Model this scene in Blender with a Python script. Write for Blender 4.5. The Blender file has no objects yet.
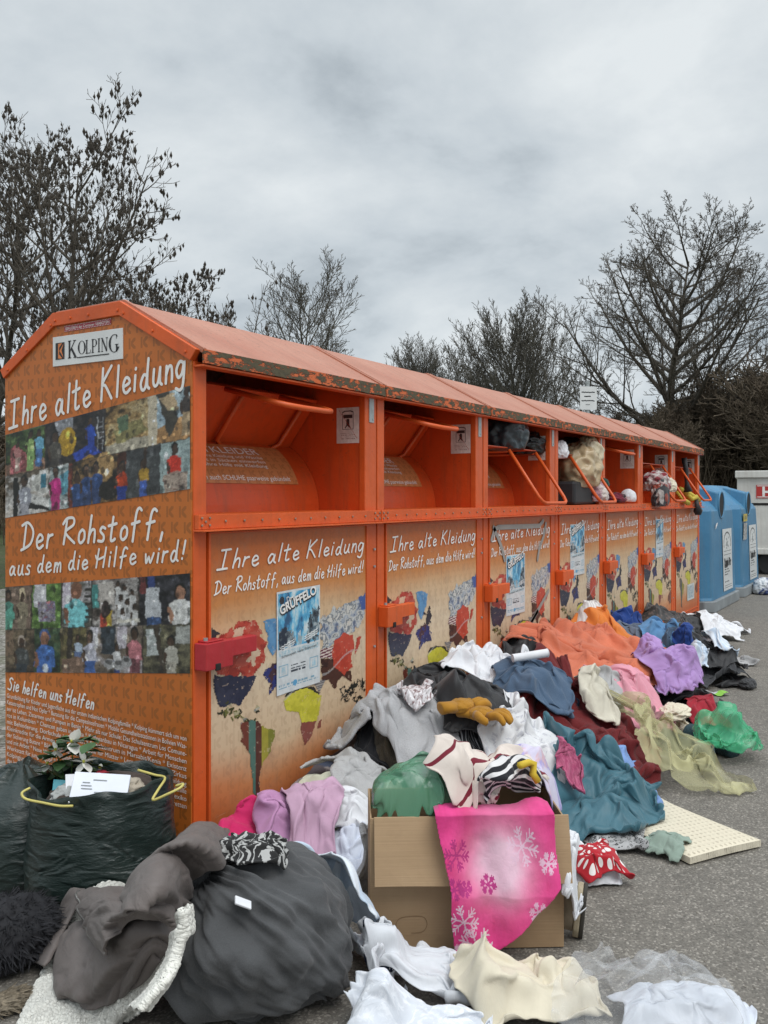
import bpy, bmesh, math, random
import numpy as np
from mathutils import Vector, Matrix, noise as mnoise

# ------------------------------------------------------------------ camera
SC = bpy.context.scene
COL = SC.collection
FPX, CAMH = 900.0, 1.316
CX, CY = -2.347, -2.217
RT, FW = (.5208, -.8537), (.8537, .5208)
cam_d = bpy.data.cameras.new("camera"); cam = bpy.data.objects.new("camera", cam_d); COL.objects.link(cam)
cam.location = (CX, CY, CAMH); cam.rotation_euler = (math.radians(90), 0, math.radians(31.385 - 90))
cam_d.sensor_fit = 'VERTICAL'; cam_d.sensor_height = 36; cam_d.sensor_width = 27
cam_d.lens = FPX * 36 / 1024; cam_d.shift_y = -16 / 1024
cam_d.clip_start = .05; cam_d.clip_end = 2000
SC.camera = cam
SC.render.resolution_x, SC.render.resolution_y = 768, 1024
# ------------------------------------------------------------------ sky and sun
SC.view_settings.view_transform = 'Standard'; SC.view_settings.look = 'None'
SC.view_settings.exposure = 0.14; SC.view_settings.gamma = 1
SC.render.engine = 'CYCLES'
SC.cycles.use_denoising = True
SC.cycles.max_bounces = 8; SC.cycles.transparent_max_bounces = 16
W = bpy.data.worlds.new("World"); SC.world = W; W.use_nodes = True
wn, wl = W.node_tree.nodes, W.node_tree.links
wn.clear()
SUN_EL, SUN_AZ = math.radians(58), math.radians(-115)     # direction towards the sun, azimuth from +X
def wnode(t, **k):
    n = wn.new(t)
    for a, b in k.items(): setattr(n, a, b)
    return n
wo = wnode('ShaderNodeOutputWorld'); mixs = wnode('ShaderNodeMixShader')
bg1 = wnode('ShaderNodeBackground'); bg2 = wnode('ShaderNodeBackground')
sky = wnode('ShaderNodeTexSky', sky_type='NISHITA', sun_disc=False)
sky.sun_elevation = SUN_EL; sky.sun_rotation = math.radians(90) - SUN_AZ
wl.new(sky.outputs[0], bg1.inputs[0]); bg1.inputs[1].default_value = .1
tc = wnode('ShaderNodeTexCoord'); sep = wnode('ShaderNodeSeparateXYZ'); wl.new(tc.outputs['Generated'], sep.inputs[0])
def wmath(op, a, b=None):
    n = wnode('ShaderNodeMath', operation=op)
    for i, v in enumerate((a, b)):
        if v is None: continue
        if isinstance(v, (int, float)): n.inputs[i].default_value = v
        else: wl.new(v, n.inputs[i])
    return n.outputs[0]
zc = wmath('ADD', wmath('MAXIMUM', sep.outputs[2], 0.0), .30)
cmb = wnode('ShaderNodeCombineXYZ')
wl.new(wmath('DIVIDE', sep.outputs[0], zc), cmb.inputs[0]); wl.new(wmath('DIVIDE', sep.outputs[1], zc), cmb.inputs[1])
n1 = wnode('ShaderNodeTexNoise'); n1.inputs['Scale'].default_value = 1.7; n1.inputs['Detail'].default_value = 9; n1.inputs['Roughness'].default_value = .56; n1.inputs['Distortion'].default_value = .12
mp = wnode('ShaderNodeMapping'); mp.inputs['Location'].default_value = (3.3, 7.1, 0); mp.inputs['Scale'].default_value = (1, 1, 1)
wl.new(cmb.outputs[0], mp.inputs[0]); wl.new(mp.outputs[0], n1.inputs['Vector'])
rp = wnode('ShaderNodeValToRGB'); e = rp.color_ramp.elements
e[0].position = .36; e[0].color = (.45, .51, .555, 1); e[1].position = .66; e[1].color = (.90, .95, .97, 1)
m_ = e.new(.47); m_.color = (.66, .725, .77, 1)
wl.new(n1.outputs['Fac'], rp.inputs[0])
mr = wnode('ShaderNodeMapRange'); mr.inputs['From Min'].default_value = .5; mr.inputs['From Max'].default_value = 1.0
mr.inputs['To Min'].default_value = .82; mr.inputs['To Max'].default_value = 2.1
wl.new(sep.outputs[2], mr.inputs['Value'])
wl.new(rp.outputs[0], bg2.inputs[0]); wl.new(mr.outputs[0], bg2.inputs[1])
mixs.inputs[0].default_value = .94
wl.new(bg1.outputs[0], mixs.inputs[1]); wl.new(bg2.outputs[0], mixs.inputs[2]); wl.new(mixs.outputs[0], wo.inputs[0])
sd = bpy.data.lights.new("sun", 'SUN'); sun = bpy.data.objects.new("sun", sd); COL.objects.link(sun)
sd.energy = 1.5; sd.angle = math.radians(35); sd.color = (1, .97, .93)
sv = Vector((math.cos(SUN_EL) * math.cos(SUN_AZ), math.cos(SUN_EL) * math.sin(SUN_AZ), math.sin(SUN_EL)))
sun.rotation_euler = sv.to_track_quat('Z', 'Y').to_euler()

# ------------------------------------------------------------------ geometry helpers
def ray(px):
    a = (px - 384) / FPX
    return a * RT[0] + FW[0], a * RT[1] + FW[1]
def front(px, py, y0=0.0):                       # photo point on the plane of the row of fronts -> (x, z)
    d = ray(px); t = (y0 - CY) / d[1]; return CX + t * d[0], CAMH - (py - 496) / FPX * t
def endw(px, py, x0=0.0):
    d = ray(px); t = (x0 - CX) / d[0]; return CY + t * d[1], CAMH - (py - 496) / FPX * t
def gnd(px, py, z=0.0):
    t = FPX * (CAMH - z) / (py - 496); d = ray(px); return CX + t * d[0], CY + t * d[1]
def atd(px, t):
    d = ray(px); return CX + t * d[0], CY + t * d[1]

class MB:
    def __init__(s): s.v = []; s.f = []; s.m = []; s.c = []; s.uv = None
    def add(s, vs, fs, mi=0, col=None):
        b = len(s.v); s.v += [tuple(p) for p in vs]
        for f in fs: s.f.append(tuple(b + i for i in f)); s.m.append(mi); s.c.append(col)
    def box(s, x0, x1, y0, y1, z0, z1, mi=0, X=None):
        vs = [Vector((x, y, z)) for z in (z0, z1) for y in (y0, y1) for x in (x0, x1)]
        if X is not None: vs = [X @ p for p in vs]
        s.add(vs, [(0, 2, 3, 1), (4, 5, 7, 6), (0, 1, 5, 4), (2, 6, 7, 3), (0, 4, 6, 2), (1, 3, 7, 5)], mi)
    def prism(s, pts, a, b, axis='x', mi=0):      # closed outline extruded between a and b
        n = len(pts)
        def P(p, t): return (t, p[0], p[1]) if axis == 'x' else ((p[0], t, p[1]) if axis == 'y' else (p[0], p[1], t))
        vs = [P(p, a) for p in pts] + [P(p, b) for p in pts]
        fs = [tuple(range(n))[::-1], tuple(range(n, 2 * n))] + [(i, (i + 1) % n, n + (i + 1) % n, n + i) for i in range(n)]
        s.add(vs, fs, mi)
    def tube(s, pts, r, k=8, mi=0, cap=True):
        pts = [Vector(p) for p in pts]; n = len(pts)
        if not hasattr(r, '__len__'): r = [r] * n
        T = [(pts[min(i + 1, n - 1)] - pts[max(i - 1, 0)]).normalized() for i in range(n)]
        ref = Vector((0, 0, 1)) if abs(T[0].z) < .9 else Vector((1, 0, 0))
        N = (ref - T[0] * ref.dot(T[0])).normalized(); vs = []
        for i in range(n):
            N = (N - T[i] * N.dot(T[i]))
            N = N.normalized() if N.length > 1e-6 else T[i].orthogonal().normalized()
            B = T[i].cross(N)
            for j in range(k):
                a = 2 * math.pi * j / k; vs.append(pts[i] + (N * math.cos(a) + B * math.sin(a)) * r[i])
        fs = [(i * k + j, i * k + (j + 1) % k, (i + 1) * k + (j + 1) % k, (i + 1) * k + j) for i in range(n - 1) for j in range(k)]
        if cap: fs += [tuple(range(k))[::-1], tuple(range((n - 1) * k, n * k))]
        s.add(vs, fs, mi)
    def stroke(s, pts, w, fn, mi=0, col=None, lift=None):    # flat ribbon in a drawing plane, fn maps (u, v) to 3D
        n = len(pts)
        if n < 2: return
        L, R = [], []
        for i in range(n):
            a, b = pts[max(i - 1, 0)], pts[min(i + 1, n - 1)]
            dx, dy = b[0] - a[0], b[1] - a[1]; q = math.hypot(dx, dy) or 1
            nx, ny = -dy / q * w / 2, dx / q * w / 2
            L.append((pts[i][0] + nx, pts[i][1] + ny)); R.append((pts[i][0] - nx, pts[i][1] - ny))
        def capp(p, q0):
            dx, dy = p[0] - q0[0], p[1] - q0[1]; a0 = math.atan2(dy, dx)
            return [(p[0] + math.cos(a0 + t) * w / 2, p[1] + math.sin(a0 + t) * w / 2) for t in (-1.0, -.35, .35, 1.0)]
        if lift is not None:
            f0 = fn; st_ = lift[1]
            for i in range(n - 1):
                q = lift[0] + st_ * i; s.add([f0(*p, q) for p in (R[i], R[i + 1], L[i + 1], L[i])], [(0, 1, 2, 3)], mi, col)
            fn = lambda u, v: f0(u, v, lift[0])
        else:
          vs = [fn(*p) for p in L] + [fn(*p) for p in R]
          s.add(vs, [(n + i, n + i + 1, i + 1, i) for i in range(n - 1)], mi, col)
        for e0, e1, l, r in ((pts[0], pts[1], L[0], R[0]), (pts[-1], pts[-2], R[-1], L[-1])):
            o = [l] + capp(e0, e1)[::-1] + [r] if e0 is pts[0] else [l] + capp(e0, e1)[::1] + [r]
            o = [l, r] + capp(e0, e1)
            cx, cy = sum(p[0] for p in o) / 6, sum(p[1] for p in o) / 6
            o.sort(key=lambda p: math.atan2(p[1] - cy, p[0] - cx))
            fe = fn if lift is None else (lambda u, v: f0(u, v, lift[0] + (st_ * n if e0 is pts[-1] else -st_)))
            s.add([fe(*p) for p in o], [tuple(range(6))], mi, col)
    def poly(s, pts, fn, mi=0, col=None): s.add([fn(*p) for p in pts], [tuple(range(len(pts)))], mi, col)
    def build(s, name, mats, parent=None, smooth=False, bevel=0, colname='Col'):
        me = bpy.data.meshes.new(name); me.from_pydata(s.v, [], s.f)
        if not isinstance(mats, (list, tuple)): mats = [mats]
        for m in mats: me.materials.append(m)
        me.polygons.foreach_set('material_index', s.m)
        if any(c is not None for c in s.c):
            at = me.attributes.new(colname, 'FLOAT_COLOR', 'FACE')
            arr = np.ones((len(s.f), 4), np.float32)
            for i, c in enumerate(s.c):
                if c is not None: arr[i, :3] = c
            at.data.foreach_set('color', arr.ravel())
        if smooth: me.polygons.foreach_set('use_smooth', [True] * len(s.f))
        me.update()
        o = bpy.data.objects.new(name, me); COL.objects.link(o)
        if parent: o.parent = parent
        if bevel:
            b = o.modifiers.new('bevel', 'BEVEL'); b.width = bevel; b.segments = 2; b.limit_method = 'ANGLE'; b.angle_limit = math.radians(40)
        return o
def tag(o, label=None, cat=None, group=None, kind=None):
    for k, v in (('label', label), ('category', cat), ('group', group), ('kind', kind)):
        if v: o[k] = v
    return o
def thing(name, label, cat, loc=(0, 0, 0), rz=0, group=None, scale=None):
    o = bpy.data.objects.new(name, None); COL.objects.link(o); o.location = loc; o.rotation_euler = (0, 0, rz)
    if scale: o.scale = scale
    o.empty_display_size = .1
    return tag(o, label, cat, group)
def copy_tree(o, parent=None):
    c = o.copy(); COL.objects.link(c)
    if parent is not None: c.parent = parent
    for ch in list(o.children): copy_tree(ch, c)
    return c

# ------------------------------------------------------------------ material helpers
class NT:
    def __init__(s, name):
        s.mat = bpy.data.materials.new(name); s.mat.use_nodes = True
        s.n, s.l = s.mat.node_tree.nodes, s.mat.node_tree.links
        s.b = s.n['Principled BSDF']; s._o = None
    def set(s, sock, v):
        if isinstance(v, bpy.types.NodeSocket): s.l.new(v, sock)
        elif isinstance(v, (tuple, list)) and len(v) == 3 and sock.type == 'RGBA': sock.default_value = (*v, 1)
        else: sock.default_value = v
    def p(s, **k):
        for a, v in k.items(): s.set(s.b.inputs[a.replace('_', ' ')], v)
    def obj(s):
        if s._o is None: s._o = s.n.new('ShaderNodeTexCoord')
        return s._o.outputs['Object']
    def uv(s):
        if s._o is None: s._o = s.n.new('ShaderNodeTexCoord')
        return s._o.outputs['UV']
    def m(s, op, a, b=0.0, c=None):
        n = s.n.new('ShaderNodeMath'); n.operation = op; s.set(n.inputs[0], a); s.set(n.inputs[1], b)
        if c is not None: s.set(n.inputs[2], c)
        return n.outputs[0]
    def xyz(s, v):
        n = s.n.new('ShaderNodeSeparateXYZ'); s.l.new(v, n.inputs[0]); return n.outputs
    def vec(s, x, y, z=0.0):
        n = s.n.new('ShaderNodeCombineXYZ')
        for i, v in enumerate((x, y, z)): s.set(n.inputs[i], v)
        return n.outputs[0]
    def map(s, v, scale=(1, 1, 1), loc=(0, 0, 0), rot=(0, 0, 0)):
        n = s.n.new('ShaderNodeMapping'); s.l.new(v, n.inputs[0]); n.inputs['Scale'].default_value = scale
        n.inputs['Location'].default_value = loc; n.inputs['Rotation'].default_value = rot; return n.outputs[0]
    def noise(s, v, scale, detail=4, rough=.55, dist=0.0, typ='FBM'):
        n = s.n.new('ShaderNodeTexNoise'); n.noise_type = typ; s.l.new(v, n.inputs['Vector'])
        n.inputs['Scale'].default_value = scale; n.inputs['Detail'].default_value = detail
        n.inputs['Roughness'].default_value = rough; n.inputs['Distortion'].default_value = dist
        return n.outputs['Fac']
    def voro(s, v, scale, out='Distance', feat='F1', rnd=1.0):
        n = s.n.new('ShaderNodeTexVoronoi'); n.feature = feat; s.l.new(v, n.inputs['Vector']); n.inputs['Scale'].default_value = scale
        n.inputs['Randomness'].default_value = rnd; return n.outputs[out]
    def ramp(s, f, *st):
        n = s.n.new('ShaderNodeValToRGB'); s.l.new(f, n.inputs[0]); e = n.color_ramp.elements
        while len(e) < len(st): e.new(.5)
        for i, (p, c) in enumerate(st):
            e[i].position = p; e[i].color = (*c, 1) if hasattr(c, '__len__') else (c, c, c, 1)
        return n.outputs[0]
    def mix(s, f, a, b, mode='MIX'):
        n = s.n.new('ShaderNodeMix'); n.data_type = 'RGBA'; n.blend_type = mode
        s.set(n.inputs[0], f); s.set(n.inputs[6], a); s.set(n.inputs[7], b); return n.outputs[2]
    def bump(s, h, dist=.01, strength=1.0, prev=None):
        n = s.n.new('ShaderNodeBump'); s.l.new(h, n.inputs['Height']); n.inputs['Distance'].default_value = dist
        n.inputs['Strength'].default_value = strength
        if prev is not None: s.l.new(prev, n.inputs['Normal'])
        s.l.new(n.outputs[0], s.b.inputs['Normal']); return n.outputs[0]
    def attr(s, name='Col'):
        n = s.n.new('ShaderNodeAttribute'); n.attribute_name = name; return n.outputs['Color']

def simple(name, c, rough=.5, var=.12, scale=8, metal=0, bump=0, bscale=60):
    t = NT(name); o = t.obj(); f = t.noise(o, scale, 5)
    lo, hi = tuple(x * (1 - var) for x in c), tuple(min(1, x * (1 + var)) for x in c)
    t.p(Base_Color=t.ramp(f, (.3, lo), (.7, hi)), Roughness=rough, Metallic=metal)
    if bump: t.bump(t.noise(o, bscale, 4), bump)
    return t.mat
def col_mat(name, rough=.4, var=.1):
    t = NT(name); f = t.noise(t.obj(), 40, 4)
    t.p(Base_Color=t.mix(1.0, t.attr(), t.ramp(f, (.3, 1 - var), (.7, 1 + var)), 'MULTIPLY'), Roughness=rough); return t.mat
def k_pattern(t, x, z, cell=.062, rowh=.056):
    """printed repeat of a small bar and left pointing wedge; returns 0/1"""
    r = t.m('FLOOR', t.m('DIVIDE', z, rowh))
    u = t.m('ADD', t.m('DIVIDE', x, cell), t.m('MULTIPLY', r, .37))
    fx = t.m('FRACT', u); fz = t.m('ABSOLUTE', t.m('SUBTRACT', t.m('FRACT', t.m('DIVIDE', z, rowh)), .5))
    bar = t.m('MULTIPLY', t.m('LESS_THAN', t.m('ABSOLUTE', t.m('SUBTRACT', fx, .24)), .075), t.m('LESS_THAN', fz, .36))
    w = t.m('SUBTRACT', fx, .36)
    tri = t.m('MULTIPLY', t.m('LESS_THAN', t.m('ABSOLUTE', t.m('SUBTRACT', fz, t.m('MULTIPLY', w, .95))), .15),
              t.m('MULTIPLY', t.m('GREATER_THAN', w, 0), t.m('LESS_THAN', w, .38)))
    tri = t.m('MULTIPLY', tri, t.m('LESS_THAN', fz, .36))
    return t.m('MAXIMUM', bar, tri)

# paints and prints of the banks
def paint(name, c, dirt=.5, rough=.42):
    t = NT(name); o = t.obj()
    f = t.noise(o, 3, 6, .6); st = t.noise(t.map(o, (14, 14, 1.2)), 1.6, 5, .6)
    base = t.mix(t.ramp(f, (.3, 0), (.75, 1)), tuple(x * .86 for x in c), tuple(min(1, x * 1.12) for x in c))
    dm = t.m('MULTIPLY', t.ramp(st, (.5, 0), (.78, 1)), dirt * .55)
    base = t.mix(dm, base, (.2, .07, .03))
    sp = t.noise(o, 55, 3, .6)
    base = t.mix(t.m('MULTIPLY', t.ramp(sp, (.66, 0), (.74, 1)), dirt * .7), base, (.14, .06, .035))
    t.p(Base_Color=base, Roughness=t.ramp(f, (.2, rough - .08), (.8, rough + .14)))
    pv = t.bump(t.noise(o, 5, 3), .007); t.bump(t.noise(o, 25, 3), .0015, 1.0, pv); return t.mat
ORANGE = (.66, .105, .016)
M = {}
M['orange'] = paint('orange_paint', ORANGE)
M['inner_shade'] = paint('orange_paint_inner_shade', (.60, .078, .013), .8, .38)  # same orange paint, with the recess shade put into a darker, redder colour
M['redlock'] = paint('red_paint', (.42, .022, .03), .3, .35)
t = NT('faded_roof_paint'); o = t.obj(); f = t.noise(o, 2.5, 6, .6); st = t.noise(t.map(o, (9, 1.3, 1.3)), 2, 5)
c = t.mix(t.ramp(f, (.3, 0), (.7, 1)), (.40, .140, .082), (.49, .225, .150))
c = t.mix(t.m('MULTIPLY', t.ramp(st, (.45, 0), (.75, 1)), .5), c, (.30, .13, .08))
c = t.mix(t.m('MULTIPLY', t.ramp(t.noise(o, 90, 2), (.6, 0), (.72, 1)), .6), c, (.14, .08, .05))
t.p(Base_Color=c, Roughness=.55); t.bump(t.noise(o, 60, 3), .002); M['roof'] = t.mat
t = NT('mossy_rusty_edge'); o = t.obj(); f = t.noise(t.map(o, (1, 1, 2.2)), 24, 8, .72); g = t.noise(o, 2.0, 3)
k = t.ramp(t.m('ADD', f, t.m('MULTIPLY', t.m('SUBTRACT', g, .5), .35)), (.50, 0), (.56, 1))
c = t.mix(t.noise(o, 60, 4), (.035, .032, .02), (.13, .105, .055))
t.p(Base_Color=t.mix(k, c, (.58, .13, .04)), Roughness=.8); t.bump(t.m('SUBTRACT', 1.0, k), .003); M['edge'] = t.mat
M['zinc'] = simple('zinc_plate', (.42, .45, .45), .45, .15, 30, .6)
M['rivet'] = simple('rivet_steel', (.38, .27, .2), .4, .2, 30, .5)
M['black'] = simple('dark_gap', (.012, .011, .01), .8)
M['white_ink'] = simple('white_print', (.82, .80, .77), .5, .05, 30)
M['black_ink'] = simple('black_print', (.02, .02, .022), .5, .1)
M['white_sign'] = simple('white_sign_face', (.70, .71, .70), .35, .06, 6)
M['printcol'] = col_mat('printed_picture', .35, .12)
M['tape'] = simple('grey_tape', (.30, .29, .27), .5)
t = NT('printed_orange_film'); o = t.obj(); X, Y, Z = t.xyz(o)
k = k_pattern(t, t.m('MULTIPLY', Y, -1.0), Z)
f = t.noise(o, 3, 5)
c = t.mix(t.ramp(f, (.3, 0), (.7, 1)), (.47, .125, .018), (.55, .16, .026))
t.p(Base_Color=t.mix(t.m('MULTIPLY', k, .85), c, (.32, .10, .018)), Roughness=.4); M['endfilm'] = t.mat
t = NT('printed_door_film'); o = t.obj(); X, Y, Z = t.xyz(o); oi = t.n.new('ShaderNodeObjectInfo'); rn = t.m('MULTIPLY', oi.outputs['Random'], 37.0); on_ = t.vec(t.m('ADD', X, rn), Y, t.m('ADD', Z, rn))
wob = t.m('MULTIPLY', t.m('SUBTRACT', t.noise(on_, 2.2, 3), .5), .16)
zz = t.m('ADD', Z, wob)
c = t.ramp(t.m('DIVIDE', zz, 1.2), (.1, (.52, .12, .03)), (.20, (.58, .22, .085)), (.32, (.64, .47, .30)), (.56, (.66, .53, .37)), (.70, (.63, .42, .24)), (.79, (.55, .22, .065)), (.9, (.50, .125, .025)))
k = k_pattern(t, X, Z)
c = t.mix(t.m('MULTIPLY', k, .14), c, (.22, .07, .02))
c = t.mix(t.m('MULTIPLY', t.ramp(t.noise(on_, 7, 7, .7), (.52, 0), (.8, 1)), .5), c, (.28, .19, .13))
c = t.mix(t.m('MULTIPLY', t.ramp(t.noise(t.map(on_, (22, 1, .9)), 1.5, 5, .65), (.55, 0), (.8, 1)), .45), c, (.25, .14, .08))
c = t.mix(t.m('MULTIPLY', t.ramp(t.noise(t.map(on_, (3, 1, 40), rot=(0, .5, 0)), 2.2, 3), (.70, 0), (.74, 1)), .35), c, (.70, .60, .48))
t.p(Base_Color=c, Roughness=.42); t.bump(t.noise(o, 6, 3), .004); M['doorfilm'] = t.mat
t = NT('printed_chute_film'); o = t.obj(); X, Y, Z = t.xyz(o)
k = k_pattern(t, X, t.m('ADD', Z, Y))
c = t.mix(t.noise(o, 5, 4), (.50, .17, .05), (.58, .24, .09))
t.p(Base_Color=t.mix(t.m('MULTIPLY', k, .7), c, (.38, .14, .045)), Roughness=.4); M['chutefilm'] = t.mat

# ------------------------------------------------------------------ 2D noise and painted rasters for the printed pictures
def vnoise(x, y, seed=0):
    r = np.random.RandomState(seed % 100003); T = r.rand(64, 64)
    xi = np.floor(x).astype(int); yi = np.floor(y).astype(int); fx = x - xi; fy = y - yi
    fx = fx * fx * (3 - 2 * fx); fy = fy * fy * (3 - 2 * fy)
    g = lambda i, j: T[i % 64, j % 64]
    return (g(xi, yi) * (1 - fx) + g(xi + 1, yi) * fx) * (1 - fy) + (g(xi, yi + 1) * (1 - fx) + g(xi + 1, yi + 1) * fx) * fy
def fbm(x, y, seed=0, oct=4, gain=.5):
    s = 0; a = 1; q = 0
    for i in range(oct): s = s + a * vnoise(x * 2 ** i + 17 * i, y * 2 ** i + 5 * i, seed + i); q += a; a *= gain
    return s / q
class Canvas:
    def __init__(s, w, h, c=None):
        s.w, s.h = w, h; s.a = np.zeros((h, w, 3)); s.on = np.zeros((h, w), bool)
        s.y, s.x = np.mgrid[0:h, 0:w].astype(float); s.x = (s.x + .5) / w; s.y = (s.y + .5) / h     # y runs down
        if c is not None: s.a[:] = c; s.on[:] = True
    def put(s, m, c): s.a[m] = c if not callable(c) else c(s.x[m], s.y[m]); s.on |= m
    def rect(s, x0, y0, x1, y1, c): s.put((s.x >= x0) & (s.x < x1) & (s.y >= y0) & (s.y < y1), c)
    def ell(s, cx, cy, rx, ry, c): s.put(((s.x - cx) / rx) ** 2 + ((s.y - cy) / ry) ** 2 < 1, c)
    def poly(s, pts, c, rag=0.0, seed=1, fq=30):
        X, Y = s.x, s.y
        if rag: X = X + (fbm(s.x * fq, s.y * fq, seed) - .5) * rag; Y = Y + (fbm(s.x * fq, s.y * fq, seed + 9) - .5) * rag
        m = np.zeros(X.shape, bool); n = len(pts)
        for i in range(n):
            (x0, y0), (x1, y1) = pts[i], pts[(i + 1) % n]
            if y0 == y1: continue
            cnd = ((Y >= y0) != (Y >= y1)) & (X < (x1 - x0) * (Y - y0) / (y1 - y0) + x0); m ^= cnd
        s.put(m, c); return m
    def blot(s, x0, y0, x1, y1, cols, fq=8, seed=0):
        m = (s.x >= x0) & (s.x < x1) & (s.y >= y0) & (s.y < y1)
        f = fbm(s.x[m] * fq * 1.5, s.y[m] * fq, seed, 5, .65); f = np.clip((f - .28) / .44, 0, .999) * (len(cols) - 1)
        i = f.astype(int); fr = (f - i)[:, None]; cc = np.array(cols)
        s.a[m] = cc[i] * (1 - fr) + cc[np.minimum(i + 1, len(cols) - 1)] * fr; s.on |= m
    def person(s, x, y, h, shirt, low, skin=(.05, .03, .02), asp=1.0, hair=(.01, .01, .01)):
        """x: centre, y: top of head, h: height of the shown figure, asp: height/width of one unit"""
        r = h * .108; a = asp * 1.08
        s.ell(x, y + r, r * a * .85, r * 1.15, hair); s.ell(x, y + r * 1.25, r * a * .68, r * .95, skin)
        s.poly([(x - r * a * .5, y + 2.1 * r), (x + r * a * .5, y + 2.1 * r), (x + 1.5 * r * a, y + 2.7 * r), (x + 1.7 * r * a, y + 5 * r), (x - 1.7 * r * a, y + 5 * r), (x - 1.5 * r * a, y + 2.7 * r)], shirt)
        s.poly([(x - 1.75 * r * a, y + 3 * r), (x - 1.2 * r * a, y + 3 * r), (x - .9 * r * a, y + 5.2 * r), (x - 1.5 * r * a, y + 5.2 * r)], skin)
        s.poly([(x - 1.2 * r * a, y + 4.9 * r), (x + 1.2 * r * a, y + 4.9 * r), (x + 1.1 * r * a, y + h), (x - 1.1 * r * a, y + h)], low)
    def to(s, mb, fn, mi=0):
        H, Wd = s.h, s.w; idx = {}
        vs = []; fs = []; cs = []
        def vi(i, j):
            k = (i, j)
            if k not in idx: idx[k] = len(vs); vs.append(fn(i / Wd, j / H))
            return idx[k]
        for j in range(H):
            for i in range(Wd):
                if s.on[j, i]:
                    fs.append((vi(i, j + 1), vi(i + 1, j + 1), vi(i + 1, j), vi(i, j))); cs.append(tuple(s.a[j, i]))
        b = len(mb.v); mb.v += vs
        for f, c in zip(fs, cs): mb.f.append(tuple(b + q for q in f)); mb.m.append(mi); mb.c.append(c)

# ------------------------------------------------------------------ lettering
G = {  # hand lettering: strokes in units of the capital height
'I': [[(.12, 1), (.55, 1.02)], [(.33, 1), (.22, 0)], [(-.02, 0), (.44, .02)]],
'h': [[(.16, 1.0), (.02, 0)], [(.06, .25), (.18, .45), (.3, .45), (.32, .25), (.29, 0)]],
'r': [[(.09, .52), (.02, 0)], [(.05, .25), (.14, .45), (.3, .5)]],
'e': [[(.06, .24), (.3, .32), (.29, .46), (.16, .52), (.04, .32), (.06, .08), (.18, 0), (.34, .1)]],
'a': [[(.33, .46), (.17, .52), (.03, .26), (.1, .01), (.24, .14), (.36, .5), (.32, .12), (.41, 0)]],
'l': [[(.17, 1), (.05, 0)]],
't': [[(.2, .9), (.1, .1), (.17, 0), (.28, .06)], [(.0, .58), (.34, .64)]],
'K': [[(.16, 1), (.02, 0)], [(.55, 1), (.1, .52), (.24, .44), (.5, 0)]],
'i': [[(.09, .5), (.03, 0)], [(.12, .7), (.13, .73)]],
'd': [[(.32, .42), (.17, .5), (.03, .22), (.1, 0), (.26, .15), (.4, 1.0)], [(.33, .5), (.31, .12), (.39, 0)]],
'u': [[(.08, .52), (.03, .15), (.1, 0), (.24, .1), (.35, .52)], [(.34, .5), (.31, .1), (.38, 0)]],
'n': [[(.08, .52), (.02, 0)], [(.05, .25), (.17, .48), (.28, .47), (.3, .25), (.28, 0)]],
'g': [[(.34, .44), (.18, .52), (.03, .28), (.1, .03), (.26, .14), (.37, .5), (.29, -.2), (.16, -.38), (0, -.3)]],
'D': [[(.2, .94), (.07, .02)], [(0, .92), (.3, 1.0), (.56, .66), (.42, .2), (-.04, .0)]],
'R': [[(.2, .95), (.05, 0)], [(.02, .8), (.2, 1.0), (.5, .98), (.5, .72), (.14, .46), (.56, 0)]],
'o': [[(.2, .5), (.07, .38), (.04, .12), (.14, 0), (.29, .14), (.3, .4), (.2, .5)]],
's': [[(.3, .46), (.17, .52), (.09, .38), (.24, .2), (.2, .02), (.0, .04)]],
'f': [[(.46, .92), (.36, 1.0), (.24, .8), (.1, -.12)], [(.06, .48), (.38, .54)]],
'm': [[(.08, .52), (.02, 0)], [(.05, .25), (.15, .48), (.23, .46), (.22, 0)], [(.24, .25), (.34, .48), (.43, .46), (.43, 0)]],
'H': [[(.17, .95), (.02, 0)], [(.58, 1), (.42, 0)], [(-.02, .62), (.1, .42), (.52, .55)]],
'w': [[(.04, .5), (.07, 0), (.22, .36), (.29, 0), (.48, .52)]],
'S': [[(.46, .9), (.3, 1.0), (.1, .82), (.36, .42), (.26, .04), (-.02, .08)]],
'!': [[(.2, 1), (.1, .3)], [(.05, .03), (.06, .06)]],
',': [[(.09, .08), (.02, -.18)]],
}
def smooth_line(p, k=5):
    if len(p) < 3: return p
    out = []
    for i in range(len(p) - 1):
        p0, p1, p2, p3 = p[max(i - 1, 0)], p[i], p[i + 1], p[min(i + 2, len(p) - 1)]
        for q in range(k):
            t = q / k
            out.append(tuple(.5 * (2 * p1[j] + (p2[j] - p0[j]) * t + (2 * p0[j] - 5 * p1[j] + 4 * p2[j] - p3[j]) * t * t + (3 * p1[j] - p0[j] - 3 * p2[j] + p3[j]) * t ** 3) for j in (0, 1)))
    out.append(p[-1]); return out
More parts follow.
